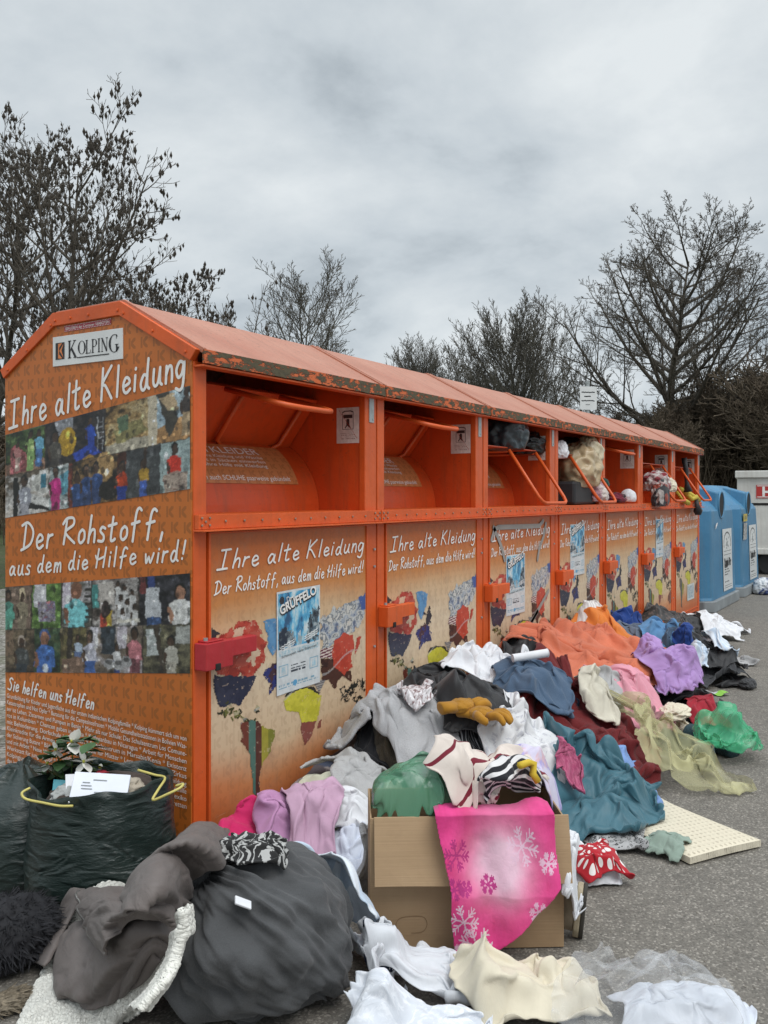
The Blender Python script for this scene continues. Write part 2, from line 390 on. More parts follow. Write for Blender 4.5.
def hand(mb, text, a, b, cap, w, fn, seed=1, mi=0):
    """hand lettered line from a to b (drawing-plane points on the baseline)"""
    r = random.Random(seed); x = 0; items = []
    for ch in text:
        if ch == ' ': x += .34; continue
        st = G[ch]; mx = max(p[0] for s_ in st for p in s_); items.append((x, st)); x += mx + .15
    L = math.hypot(b[0] - a[0], b[1] - a[1]); sx = L / (x - .15); dx, dy = (b[0] - a[0]) / L, (b[1] - a[1]) / L
    el = 0.0
    for x0, st in items:
        oy = r.uniform(-.04, .04); ks = r.uniform(.94, 1.07)
        for s_ in st:
            pts = []
            for px, py in smooth_line(s_):
                U = (x0 + px + .10 * py) * sx; V = (py * ks + oy) * cap
                pts.append((a[0] + dx * U - dy * V, a[1] + dy * U + dx * V))
            mb.stroke(pts, w, fn, mi, None, (el % .0009, .00003)); el += .0003
def type_(mb, text, a, size, fn, mi=0, width=None, ang=0.0, align='LEFT', col=None, bold=0.0):
    cu = bpy.data.curves.new('lettering', 'FONT'); cu.body = text; cu.size = size; cu.align_x = align; cu.offset = bold; cu.resolution_u = 3
    ob = bpy.data.objects.new('lettering', cu); COL.objects.link(ob)
    me = bpy.data.meshes.new_from_object(ob); bpy.data.objects.remove(ob); bpy.data.curves.remove(cu)
    if not me.vertices: return
    xs = [v.co.x for v in me.vertices]; k = 1.0
    if width: k = width / max(1e-6, max(xs) - min(0, min(xs)))
    c_, s_ = math.cos(ang), math.sin(ang)
    vs = [fn(a[0] + v.co.x * k * c_ - v.co.y * s_, a[1] + v.co.x * k * s_ + v.co.y * c_) for v in me.vertices]
    mb.add(vs, [tuple(p.vertices) for p in me.polygons], mi, col); bpy.data.meshes.remove(me)
# ------------------------------------------------------------------ ground
def sheet(name, pts, z, m, kind='structure'):
    mb = MB(); mb.add([(x, y, z) for x, y in pts], [tuple(range(len(pts)))]); return tag(mb.build(name, m), kind=kind)
t = NT('worn_asphalt'); o = t.obj()
big = t.noise(o, .55, 5, .6); fine = t.noise(o, 160, 3, .7); med = t.noise(o, 9, 5, .6)
v = t.voro(o, 150, 'Color'); vx = t.xyz(v); ag = t.ramp(vx[0], (0, (.055, .052, .048)), (.4, (.125, .118, .107)), (.8, (.19, .18, .162)), (.97, (.44, .42, .39)))
c = t.mix(.55, ag, t.ramp(fine, (.3, (.075, .071, .065)), (.7, (.215, .203, .185))))
c = t.mix(1.0, c, t.ramp(big, (.25, (1.0, .97, .92)), (.75, (1.26, 1.22, 1.16))), 'MULTIPLY')
c = t.mix(1.0, c, t.ramp(med, (.3, .84), (.7, 1.12)), 'MULTIPLY')
c = t.mix(t.m('MULTIPLY', t.ramp(t.noise(o, 1.1, 6, .62, .6), (.56, 0), (.66, 1)), .32), c, (.07, .066, .06))
c = t.mix(t.m('MULTIPLY', t.ramp(t.noise(o, 26, 4, .7), (.66, 0), (.74, 1)), .5), c, (.05, .045, .038))
t.p(Base_Color=c, Roughness=t.ramp(big, (.3, .72), (.7, .9)))
t.bump(t.m('ADD', fine, t.m('MULTIPLY', t.voro(o, 150), -.8)), .0022); M['asphalt'] = t.mat
sheet('ground', [(-400, -400), (600, -400), (600, 600), (-400, 600)], 0, M['asphalt'])
t = NT('loose_gravel'); o = t.obj()
vx = t.xyz(t.voro(o, 38, 'Color')); c = t.ramp(vx[0], (0, (.10, .092, .08)), (.6, (.25, .235, .21)), (.95, (.42, .40, .37)))
t.p(Base_Color=t.mix(t.ramp(t.noise(o, 3, 5), (.4, 0), (.7, .6)), c, (.09, .10, .045)), Roughness=.9); t.bump(t.voro(o, 38), .02, .8); M['gravel'] = t.mat
sheet('gravel_strip', [(-14, 1.35), (60, 1.35), (60, 9), (-14, 9)], .004, M['gravel'])
t = NT('short_grass'); o = t.obj(); c = t.ramp(t.noise(o, 18, 6, .7), (.3, (.03, .05, .012)), (.7, (.085, .11, .03)))
t.p(Base_Color=t.mix(t.ramp(t.noise(o, 1.3, 4), (.45, 0), (.7, .7)), c, (.10, .085, .045)), Roughness=.9); t.bump(t.noise(o, 90, 3), .03); M['grass'] = t.mat
sheet('verge', [(-60, 9), (300, 9), (300, 300), (-60, 300)], .008, M['grass'])
sheet('woodland_floor', [(34, -60), (300, -60), (300, 9), (34, 9)], .008, M['grass'])

# ------------------------------------------------------------------ clothing banks
UW, DEP = 1.15, 1.03
PROF = [(0.0, 1.832), (.349, 2.025), (.725, 2.020), (DEP, 1.835)]
def door_fn(x, z): return (x, -.0055, z)
def continent_canvas():
    cv = Canvas(200, 220)
    X0, X1, Z1, Z0 = .085, 1.058, .93, .13
    def P(pts):
        out = []
        for zx, zy in pts:
            x, z = front(190 + zx / 3.414, 520 + zy / 3.414); x /= 1.052
            out.append(((x - X0) / (X1 - X0), (Z1 - z) / (Z1 - Z0)))
        return out
    def mott(cols, fq=18, seed=3):
        cc = np.array(cols)
        def f(x, y):
            n = np.clip((fbm(x * fq, y * fq, seed, 4, .6) - .25) * 2, 0, .999); return cc[(n * len(cc)).astype(int)]
        return f
    red = mott([(.30, .03, .02), (.42, .05, .03), (.48, .09, .06)], 20)
    # north america, greenland
    cv.poly(P([(85, 412), (120, 385), (160, 350), (225, 352), (252, 400), (250, 470), (215, 540), (165, 540), (84, 528)]), red, .07, 5, 26)
    cv.poly(P([(150, 372), (180, 362), (170, 400), (140, 420)]), (.62, .46, .32), .06, 9, 40)
    cv.poly(P([(205, 440), (235, 450), (215, 490), (190, 480)]), (.62, .46, .32), .06, 19, 40)
    cv.poly(P([(72, 375), (100, 392), (72, 412)]), (.03, .025, .03), .03, 4)
    cv.poly(P([(80, 530), (222, 530), (205, 575), (165, 632), (150, 625), (95, 640), (78, 590)]), mott([(.018, .022, .05), (.03, .034, .065)]), .03, 7)
    cv.poly(P([(245, 345), (285, 335), (318, 350), (300, 420), (278, 468), (262, 430), (262, 385)]), mott([(.08, .22, .42), (.11, .27, .47)], 40), .02, 12)
    # plant-like middle america
    for i in range(26):
        r_ = random.Random(i); x = 90 + r_.random() * 135; y = 640 + (x - 90) * .28 + r_.uniform(-28, 24)
        cv.poly(P([(x - 9, y), (x, y - 8), (x + 9, y + 2), (x, y + 8)]), [(.05, .05, .012), (.13, .13, .03), (.03, .03, .015), (.40, .36, .22)][i % 4], .05, i, 40)
    # south america with stripes
    sa = P([(172, 690), (215, 680), (255, 712), (286, 722), (270, 790), (245, 830), (232, 880), (240, 940), (215, 935), (208, 880), (200, 800), (172, 752)])
    def stripes(x, y):
        k = np.clip(((x - sa[0][0]) / (sa[3][0] - sa[0][0]) * 5).astype(int), 0, 4)
        return np.array([(.16, .04, .025), (.08, .17, .14), (.10, .03, .022), (.34, .30, .04), (.20, .20, .03)])[k]
    cv.poly(sa, stripes, .02, 15)
    # africa
    cv.poly(P([(318, 605), (335, 580), (385, 568), (420, 572), (440, 590), (400, 615)]), (.02, .02, .015), .02, 3)
    cv.poly(P([(316, 612), (345, 590), (395, 572), (445, 600), (430, 688), (378, 692), (365, 655), (325, 650)]), mott([(.50, .46, .035), (.58, .53, .05)], 30), .015, 8)
    cv.poly(P([(375, 690), (428, 684), (410, 735), (388, 770), (376, 720)]), (.24, .065, .05), .02, 5)
    cv.poly(P([(433, 690), (443, 682), (440, 708), (432, 712)]), (.24, .065, .05), .02, 6)
    cv.poly(P([(415, 552), (460, 542), (438, 588)]), lambda x, y: np.where(((y * 90) % 1 > .5)[:, None], (.10, .10, .12), (.34, .31, .28)), .0)
    # europe, russia
    cv.poly(P([(255, 530), (290, 480), (330, 490), (340, 540), (300, 560), (270, 590)]), mott([(.012, .015, .09), (.02, .03, .15), (.05, .02, .03)]), .06, 31, 30)
    cv.poly(P([(300, 430), (330, 400), (345, 450), (320, 490)]), (.02, .02, .028), .06, 33, 30)
    cv.poly(P([(440, 350), (470, 315), (530, 285), (590, 262), (592, 330), (560, 380), (520, 410), (450, 440), (440, 400)]), mott([(.12, .15, .22), (.32, .36, .42), (.52, .52, .50), (.20, .22, .24), (.58, .56, .52)], 22, 8), .06, 21, 24)
    cv.poly(P([(570, 262), (594, 254), (594, 305), (580, 300)]), (.05, .10, .30), .03, 2)
    # asia
    cv.poly(P([(440, 440), (490, 432), (490, 470), (442, 472)]), lambda x, y: np.where((((y + x * .12) * 62) % 1 > .5)[:, None], (.13, .03, .05), (.62, .52, .47)), .02, 7)
    cv.poly(P([(442, 475), (490, 470), (530, 515), (545, 520), (545, 550), (512, 530), (490, 580), (470, 540), (445, 545)]), mott([(.035, .012, .008), (.07, .025, .015)]), .03, 27)
    cv.poly(P([(487, 415), (525, 382), (550, 395), (556, 430), (545, 470), (550, 500), (520, 525), (485, 500), (478, 450)]), mott([(.44, .045, .02), (.50, .06, .03)]), .03, 17)
    cv.poly(P([(562, 405), (578, 400), (575, 430), (560, 460)]), (.46, .05, .025), .04, 18)
    # islands and australia
    for i in range(22):
        r_ = random.Random(50 + i); x = 515 + r_.random() * 75; y = 545 + r_.random() * 70
        cv.poly(P([(x - 10, y), (x, y - 5), (x + 10, y + 3), (x, y + 7)]), (.02, .02, .015), .06, i + 3, 40)
    cv.poly(P([(540, 672), (560, 640), (585, 616), (592, 640), (592, 700), (570, 720), (540, 705)]), (.17, .055, .035), .03, 42)
    # lighter fibre lines across the print
    m = np.abs(cv.y - (.62 - .25 * cv.x + .02 * np.sin(cv.x * 20))) < .006
    cv.a[m & cv.on] = cv.a[m & cv.on] * .6 + .2
    w = (fbm(cv.x * 60, cv.y * 60, 77) > .73); cv.a[w & cv.on] = cv.a[w & cv.on] * .6 + np.array((.58, .45, .33)) * .4
    return cv, X0, X1, Z0, Z1
CONT = continent_canvas()

def rounded_rect_pts(w, h, r, k=4):
    out = []
    for cx, cy, a0 in ((w - r, h - r, 0), (r, h - r, 90), (r, r, 180), (w - r, r, 270)):
        for i in range(k + 1):
            a = math.radians(a0 + 90 * i / k); out.append((cx + r * math.cos(a), cy + r * math.sin(a)))
    return out
def notice_canvas():
    cv = Canvas(44, 70, (.66, .62, .58))
    cv.blot(0, 0, 1, 1, [(.58, .54, .50), (.70, .67, .63)], 6, 4)
    k = (.03, .025, .025)
    cv.rect(.24, .12, .76, .62, k); cv.ell(.5, .15, .26, .07, k); cv.rect(.28, .14, .72, .6, (.62, .58, .54)); cv.ell(.5, .16, .2, .05, (.62, .58, .54))
    cv.rect(.30, .2, .70, .3, k); cv.ell(.5, .36, .07, .045, k); cv.poly([(.44, .36), (.56, .36), (.58, .5), (.64, .58), (.54, .56), (.48, .5), (.40, .58), (.36, .56), (.44, .48)], k)
    for i, y in enumerate((.72, .77, .82, .87)):
        m = (abs(cv.y - y) < .009) & (cv.x > .14 + .02 * i) & (cv.x < .86 - .05 * (i % 2)) & (fbm(cv.x * 60, cv.y * 0 + i, 4) > .4); cv.put(m, (.35, .27, .24))
    m = abs((cv.y - .08) - (cv.x - .12) * 1.0) < .008; cv.put(m & (cv.x > .1) & (cv.x < .9), (.40, .05, .02))
    return cv
NOTICE = notice_canvas()

def poster(parent, x0, x1, z1, z0, seed, tilt=0.0, label=None):
    g = MB()
    def fn(u, v): return (x0 + (x1 - x0) * u, -.0085 - .002 * math.sin(u * 5 + seed), z1 - (z1 - z0) * v + tilt * u)
    cv = Canvas(64, 96, (.62, .65, .66))
    cv.blot(.03, .02, .97, .56, [(.03, .10, .20), (.06, .25, .45), (.10, .40, .62), (.35, .58, .68), (.60, .68, .70)], 5, seed)
    tone = lambda cols, sd: (lambda x, y: np.array(cols)[np.clip(((fbm(x * 14, y * 14, sd, 4, .6) - .28) * 2.2 * len(cols)), 0, len(cols) - 1).astype(int)])
    cv.poly([(.03, .40), (.12, .36), (.26, .38), (.38, .44), (.46, .56), (.03, .56)], tone([(.02, .03, .05), (.08, .10, .12), (.22, .26, .28), (.48, .52, .52)], seed + 2), .10, seed)
    cv.poly([(.74, .32), (.82, .24), (.97, .22), (.97, .56), (.66, .56), (.70, .44)], tone([(.015, .02, .03), (.05, .07, .09), (.12, .18, .22), (.34, .40, .42)], seed + 5), .10, seed + 4)
    cv.poly([(.48, .44), (.55, .42), (.58, .56), (.5, .56)], tone([(.3, .38, .42), (.5, .55, .56)], seed + 7), .06, seed + 6)
    cv.ell(.12, .09, .055, .04, (.03, .03, .04))
    for i in range(3):
        y = .49 + i * .022
        cv.poly([(.08, y + .05), (.40, y), (.40, y + .012), (.08, y + .062)], (.66, .68, .68)); cv.poly([(.62, y), (.93, y - .05), (.93, y - .038), (.62, y + .012)], (.66, .68, .68))
    cv.blot(.04, .585, .96, .635, [(.62, .65, .66), (.30, .48, .56), (.62, .65, .66), (.45, .56, .6)], 26, seed + 9)
    for i in range(3):
        m = (abs(cv.y - (.745 + .03 * i)) < .009) & (cv.x > .33) & (cv.x < .66) & (fbm(cv.x * 50, cv.y * 0 + i, seed) > .38); cv.put(m, (.05, .06, .08))
    for a, b in ((.05, .27), (.75, .95)):
        cv.rect(a, .72, b, .83, (.25, .42, .52)); cv.rect(a + .015, .73, b - .015, .82, (.60, .63, .64)); cv.blot(a + .06, .74, b - .06, .81, [(.6, .63, .64), (.30, .50, .6)], 20, seed)
    for i in range(2):
        m = (abs(cv.y - (.915 + .028 * i)) < .01) & (cv.x > .05) & (cv.x < .95) & (fbm(cv.x * 40, cv.y * 0 + i, seed + 4) > .42); cv.put(m, (.22, .38, .48))
    cv.ell(.42, .925, .05, .03, (.10, .33, .55))
    cv.to(g, fn)
    p = g.build('poster', M['printcol'], parent)
    if label: p['label'] = label
    L = MB(); w, h = x1 - x0, z1 - z0
    def f2(u, v): return (x0 + u * w, -.0115 - .002 * math.sin(u * 5 + seed), z1 - (1 - v) * h + tilt * u)
    def sq(mb, txt, a, size, width, ang, mi=0, bold=0.0):    # lettering sized in poster widths
        q = w / h
        type_(mb, txt, (0, 0), size, lambda U, V: f2(a[0] + U * math.cos(ang) - V * math.sin(ang), a[1] + (U * math.sin(ang) + V * math.cos(ang)) * q), mi, width, 0, bold=bold)
    sq(L, 'GRÜFFELO', (.085, .765), .185, .86, .26, 1, .012)
    L2 = MB()
    sq(L2, 'GRÜFFELO', (.07, .775), .185, .86, .26, 0, .006); L.add([(x, y - .0012, z) for x, y, z in L2.v], L2.f)
    sq(L, 'Der', (.22, .885), .11, .17, .2, 0)
    sq(L, 'Schauspiel, viele Stimmen', (.1, .352), .05, .8, .06, 1)
    L.build('poster_lettering', [M['white_ink'], M['black_ink']], p)
    return p

def clothing_bank(label, x0, w, opened, lockmat='orange', near=False):
    R = thing('clothing_bank', label, 'clothing bank', (x0, 0, 0), 0, 'row of orange clothing banks', (w / UW, 1, 1))
    A = UW
    # cabinet shell
    b = MB()
    gable = [(0.0, .03), (DEP, .03)] + PROF[::-1]
    recess_cut = [(0.003, .06), (DEP, .06)] + [(y, z - .012) for y, z in PROF[::-1]]
    b.prism(recess_cut, .002, .022); b.prism(recess_cut, A - .088, A - .002)
    b.box(.022, A - .088, DEP - .02, DEP, .06, 1.82)
    b.box(.022, A - .088, .045, .9, .06, .085)
    b.build('cabinet_body', M['inner_shade'], R)
    b = MB()
    for xa, xb in ((0, .062), (A - .092, A)): b.box(xa, xb, -.004, .03, .02, 1.79)
    b.box(.062, A - .092, .0, .04, .055, .095)
    b.build('front_frame', M['orange'], R, bevel=.004)
    b = MB()
    for xa in (.02, A - .10):
        for ya in (.05, DEP - .12): b.box(xa, xa + .08, ya, ya + .07, 0, .06)
    b.build('foot', M['inner_shade'], R)
    # roof: folded sheet with a seam, rusty mossy front edge
    b = MB(); e = .008
    pr = [(-.045, 1.812)] + PROF[1:3] + [(DEP + .03, 1.818)]
    up = [(y, z + .014) for y, z in pr]
    b.prism(pr + up[::-1], -e + .011, A + e - .003)
    for xa in (.004, A - .02): b.prism([(y, z + .012) for y, z in pr] + [(y, z + .022) for y, z in pr][::-1], xa, xa + .016)
    b.build('roof', M['roof'], R, bevel=.002)
    b = MB(); n = 40; r_ = random.Random(int(x0 * 100))
    vs = []
    for i in range(n + 1):
        x = A * i / n; zt = 1.828; zb = 1.778 + r_.uniform(-.002, .002)
        vs += [(x, -.052, zt), (x, -.056, zb), (x, -.044, zb), (x, -.044, zt - .004)]
    fs = []
    for i in range(n):
        for a in range(4): fs.append((4 * i + a, 4 * i + 4 + a, 4 * i + 4 + (a + 1) % 4, 4 * i + (a + 1) % 4))
    b.add(vs, [f[::-1] for f in fs] + [(0, 1, 2, 3), (4 * n + 3, 4 * n + 2, 4 * n + 1, 4 * n)])
    ed = b.build('roof_edge', M['edge'], R)
    b = MB(); b.box(0, A, -.05, -.002, 1.768, 1.776); b.build('rain_lip', M['orange'], R, bevel=.002)
    # recess floor, lip with rivets
    b = MB(); b.box(.023, A - .089, -.002, .30, 1.236, 1.25)
    b.box(.0, A, -.028, -.006, 1.198, 1.25); b.box(-.004, A + .004, -.055, -.006, 1.19, 1.197)
    for i in range(12):
        xx = .03 + i * (A - .06) / 11
        b.tube([(xx, -.029, 1.225), (xx, -.034, 1.225)], .005, 6, 1)
    for xx in (.012, A - .012, .05, A - .05):
        for zz in (1.212, 1.238): b.tube([(xx, -.029, zz), (xx, -.034, zz)], .005, 6, 1)
    b.build('drop_shelf', [M['orange'], M['rivet']], R, bevel=.0015)
    # chute drum with its printed strip
    def drum(a): return (.60 + .345 * math.cos(a), 1.25 + .345 * math.sin(a))
    ang = [math.radians(180 - i * 5) for i in range(21)]
    b = MB(); arc = [drum(a) for a in ang]; b.prism(arc + [(y + .01, z - .01) for y, z in arc][::-1], .024, A - .090)
    dr = b.build('chute_drum', M['inner_shade'], R, smooth=False)
    b = MB(); a2 = [math.radians(180 - 20 - i * 3) for i in range(13)]
    st = [(.60 + .348 * math.cos(a), 1.25 + .348 * math.sin(a)) for a in a2]
    b.add([(x, y, z) for y, z in st for x in (.05, .93)], [(2 * i, 2 * i + 1, 2 * i + 3, 2 * i + 2) for i in range(12)])
    stk = b.build('chute_sticker', M['chutefilm'], dr)
    b = MB()
    def dfn(x, s): a = math.radians(160) - s / .3495; return (x, .60 + .3495 * math.cos(a), 1.25 + .3495 * math.sin(a))
    type_(b, 'IHRE ALTKLEIDER', (.14, .155), .06, dfn, 0, .62)
    for i, s_ in enumerate(('Bitte nur saubere Kleidung und Wäsche', 'gut verpackt in Säcken einwerfen', 'Danke für Ihre Hilfe mit Kleidung')):
        type_(b, s_, (.20, .128 - i * .024), .024, dfn, 0, .56)
    type_(b, 'natürlich auch SCHUHE paarweise gebündelt', (.24, .015), .032, dfn, 0, .64)
    b.build('chute_lettering', M['white_ink'], stk)
    # back wall above drum
    b = MB(); b.box(.023, A - .089, .50, .515, 1.55, 1.82); b.build('recess_back', M['inner_shade'], R)
    # side wall notice
    b = MB()
    def nf(u, v): return (A - .0895, .155 - .125 * u, 1.725 - .165 * v)
    NOTICE.to(b, nf); b.build('notice', M['printcol'], R)
    b = MB(); b.box(A - .062, A - .024, -.0075, -.0045, 1.655, 1.765); b.tube([(A - .033, -.0075, 1.67), (A - .033, -.011, 1.67)], .005, 6); b.build('hinge_plate', M['zinc'], R)
    # tipping flap with its bent tube handle
    fl = bpy.data.objects.new('flap_pivot', None)
    def pose(p):                                   # p: (x, along-plate d, out) in flap space -> 3D; plate lies along +d from the bend
        return p
    cx = .62
    if opened: B, pd, hd = (.05, 1.615), (.985, -.02), (-.56, -.83)
    else: B, pd, hd = (.26, 1.765), (.62, -.78), (-.965, -.26)
    nrm = (-pd[1], pd[0]) if not opened else (pd[1], -pd[0])
    b = MB(); y1, z1 = B; L = .30 if not opened else .38
    pts = [(y1, z1), (y1 + pd[0] * L, z1 + pd[1] * L)]
    tt = .006
    if opened: pr2 = [(pts[0][0], pts[0][1]), (pts[1][0], pts[1][1]), (pts[1][0], pts[1][1] + tt), (pts[0][0], pts[0][1] + tt)]
    else: pr2 = [(pts[0][0], pts[0][1]), (pts[1][0], pts[1][1]), (pts[1][0] + tt, pts[1][1] + tt), (pts[0][0] + tt, pts[0][1] + tt)]
    b.prism(pr2, .03, A - .095)
    flo = b.build('flap', M['inner_shade'], R)
    H = MB(); hl = .40 if opened else .33; hx0, hx1 = (.46, .90) if opened else (.43, .77); rr = .05 if opened else .09
    def hp(x, d): return (x, y1 - .012 + hd[0] * d, z1 - .012 + hd[1] * d)
    path = [hp(hx0, -.0), hp(hx0, hl - rr), hp(hx0 + rr * .3, hl - rr * .3), hp(hx0 + rr, hl), hp(hx1 - rr, hl), hp(hx1 - rr * .3, hl - rr * .3), hp(hx1, hl - rr), hp(hx1, 0)]
    def pp(x, d): return (x, y1 + pd[0] * d - .014 * (1 if not opened else 0), z1 + pd[1] * d - .012)
    px0, px1 = .54, .95
    back = [pp(px1, .02), pp(px1, L - .05), pp(px1 - .05, L - .015), pp(px0 + .05, L - .015), pp(px0, L - .05), pp(px0, .02)]
    H.tube(path, .0115, 8); H.tube(back, .0105, 8)
    H.build('handle', M['orange'], flo, smooth=True)
    bpy.data.objects.remove(fl)
    # door
    b = MB(); b.box(.078, A - .088, -.004, .02, .105, 1.18); d = b.build('door', M['doorfilm'], R)
    b = MB()
    for xa, xb, za, zb in ((.068, .078, .1, 1.186), (A - .088, A - .078, .1, 1.186), (.078, A - .088, 1.18, 1.186), (.078, A - .088, .1, .105)): b.box(xa, xb, -.010, .01, za, zb)
    b.build('door_edge', M['orange'], d, bevel=.001)
    if not CACHE:
        cv, X0, X1, Z0, Z1 = CONT; b = MB()
        cv.to(b, lambda u, v: (X0 + (X1 - X0) * u, -.0055, Z1 - (Z1 - Z0) * v))
        CACHE['map'] = b.build('world_map_print', M['printcol'], d)
        b = MB()
        hand(b, 'Ihre alte Kleidung', (.112, 1.050), (1.035, 1.066), .068, .0078, lambda u, v, e: (u, -.0072 - e, v), 3)
        hand(b, 'Der Rohstoff, aus dem die Hilfe wird!', (.098, .960), (1.035, .972), .05, .0056, lambda u, v, e: (u, -.0072 - e, v), 4)
        CACHE['txt'] = b.build('door_lettering', M['white_ink'], d)
    else:
        for k in ('map', 'txt'):
            c = CACHE[k].copy(); COL.objects.link(c); c.parent = d
    # lock box on the left post, screws on the right one
    b = MB(); b.box(.0, .135, -.062, -.006, .705, .80); b.box(.135, .275, -.05, -.012, .735, .795); b.box(.045, .07, -.066, -.058, .70, .725, 1)
    b.box(.02, .1, -.05, -.0, .80, .806)
    b.build('lock_box', [M[lockmat], M['black']], R, bevel=.006)
    b = MB()
    for zz in (.99, 1.07, .62, .3): b.tube([(A - .022, -.005, zz), (A - .022, -.012, zz)], .006, 7)
    b.tube([(.03, -.03, .806), (.03, -.03, .816)], .008, 8)
    b.build('screws', M['zinc'], R)
    return R
CACHE = {}
BANKS = [(0.0, 1.212, 0), (1.222, 1.150, 0), (2.385, 1.145, 1), (3.54, 1.03, 1), (4.58, 1.07, 0), (5.66, 1.17, 1), (6.84, 1.16, 1)]
LBL = ['orange clothing bank nearest the camera, with decorated end wall and red lock box',
       'orange clothing bank with closed flap and no poster, beside the one with the red lock',
       'orange clothing bank with a dark bag in its open hatch, grey tape on door',
       'orange clothing bank with a beige bag and dark box stuffed into its open hatch',
       'orange clothing bank with closed flap, its shelf nearly empty, between two open hatches',
       'orange clothing bank with a red and white bundle spilling out of its hatch',
       'last orange clothing bank, beside the blue recycling containers']
roots = []
for i, (x0, w, op) in enumerate(BANKS):
    roots.append(clothing_bank(LBL[i], x0, w, op, 'redlock' if i == 0 else 'orange'))
def sx(i, x): return (x - BANKS[i][0]) / (BANKS[i][1] / UW)
poster(roots[0], sx(0, .461), sx(0, .752), .936, .526, 3, .006)
poster(roots[2], sx(2, 2.70), sx(2, 2.99), .955, .585, 11)
poster(roots[3], sx(3, 3.83), sx(3, 4.13), 1.112, .742, 23)
poster(roots[5], sx(5, 6.15), sx(5, 6.43), 1.098, .738, 31)
b = MB(); r_ = random.Random(4)
def tp(pts): b.stroke(pts, .03, lambda u, v: (u, -.0092, v))
tp([(.10, 1.06), (.14, 1.12), (.2, 1.13), (.5, 1.125), (.85, 1.12), (.92, 1.15)]); tp([(.13, 1.13), (.2, 1.06), (.25, 1.0), (.29, .93)]); tp([(.97, 1.13), (.93, 1.05), (.85, .97), (.82, .9)])
tp([(.7, .5), (.85, .58), (1.02, .68)]); tp([(.66, .47), (.82, .56)])
b.build('torn_tape', M['tape'], roots[2])
b = MB(); cv = Canvas(20, 26, (.60, .62, .6)); cv.blot(.1, .1, .9, .9, [(.6, .62, .6), (.25, .36, .42), (.6, .6, .6)], 12, 3)
cv.to(b, lambda u, v: (.56 + .32 * u, -.0085, .38 - .17 * v)); b.build('small_sticker', M['printcol'], roots[6])

# ------------------------------------------------------------------ decorated end wall of the first bank (drawing plane: u from the far edge, z up)
R0 = roots[0]
def EW(eps): return lambda u, z: (-eps, DEP - u, z)
b = MB(); b.prism([(.004, .09), (DEP - .003, .09)] + [(y, z - .02) for y, z in PROF[::-1]], -.006, -.0005)
endp = b.build('end_panel', M['endfilm'], R0)
b = MB(); pr = [(-.03, 1.815)] + PROF[1:3] + [(DEP + .02, 1.82)]; lo = [(.0, 1.79), (.355, 1.985), (.72, 1.98), (DEP - .002, 1.797)]
b.prism([(y, z + .012) for y, z in pr] + lo[::-1], -.016, .01)
for y, z in ((.02, 1.822), (.18, 1.91), (.33, 1.99), (.36, 2.004), (.52, 2.003), (.62, 2.002), (.71, 2.0), (.735, 1.985), (.88, 1.90), (1.0, 1.83)):
    b.tube([(-.016, y, z), (-.020, y, z)], .006, 6)
b.build('gable_trim', M['orange'], R0, bevel=.002)
b = MB(); fn = lambda u, z, e=0.0: (-.0075 - e, DEP - u, z)
hand(b, 'Ihre alte Kleidung', (.03, 1.592), (1.0, 1.735), .112, .0118, fn, 7)
hand(b, 'Der Rohstoff,', (.11, 1.10), (.89, 1.178), .10, .0112, fn, 8)
hand(b, 'aus dem die Hilfe wird!', (.03, .992), (1.0, 1.092), .068, .0086, fn, 9)
hand(b, 'Sie helfen uns Helfen', (.022, .525), (.53, .508), .05, .007, fn, 10)
lines = ['Grundbildung für Kinder und Jugendliche aus der ersten indianischen Kolpingfamilie * Kolping kümmert sich um von',
         'Katastrophen und Not Opfer * Beratung für die Campesinosfrauen * Mobile Gesundheitsstationen in Bolivien Was-',
         'ser ist Leben, Zisternen und Pumpen in Benin * Mehr als nur Schule: Das Schulzentrum Los Comune-',
         'ros in Kolumbien * Chancen geben in Afrika * Kaffeeanbau in Nicaragua * Arbeit für Menschen',
         'mit Behinderung, Dorfschule in Brasilien * Sozialzentrum in Marsabit/Kenia * Existenz',
         'Kleinkredite für die Armen * Nähen, eine Schule für Mütter * Lernen in Manizales * Zirkus',
         'der Sicherung Butare * Bildungshaus für die Frauen * Jugend braucht Zukunft * Beruf und Ausbildung',
         'und mit Arbeit * Neue Wege für Uganda, kleine Betriebe * Kolping Dorfzentrum * Hilfe zur Selbsthilfe',
         'Werkstatt für junge Leute * Ziegen und Hühner für die Familien in Indien * Solar für Mexiko',
         'Kolpingjugend * Bäume pflanzen in Honduras * Häuser bauen * Kinder vor der Straße retten',
         'das ist Chance * Die Kolpingfamilien * Gesunde Ernährung * Schreiner werden in Togo',
         'Gemeinsam Lernen * Arbeit, Bildung, Gesundheit * Wasser für Dörfer in Tansania',
         'Samen und Geräte * Brunnen * Handwerk lernen * Frauen helfen Frauen']
for i, s_ in enumerate(lines):
    type_(b, s_, (.012, .492 - i * .0265), .0255, fn, 0, .995 if i < 10 else .9, -.038)
b.build('end_lettering', M['white_ink'], endp)
b = MB(); b.prism([(DEP - .69, 1.823), (DEP - .30, 1.823), (DEP - .30, 1.938), (DEP - .69, 1.938)], -.010, -.0062)
lg = b.build('logo_sign', M['white_sign'], R0, bevel=.001)
b = MB(); fn = EW(.0112)
U0, Z0 = .318, 1.848
b.poly([(U0, Z0), (U0 + .052, Z0), (U0 + .052, Z0 + .065), (U0, Z0 + .065)], fn, 0)
f2 = EW(.0118)
b.poly([(U0 + .016, Z0 + .004), (U0 + .022, Z0 + .004), (U0 + .022, Z0 + .061), (U0 + .016, Z0 + .061)], f2, 1)
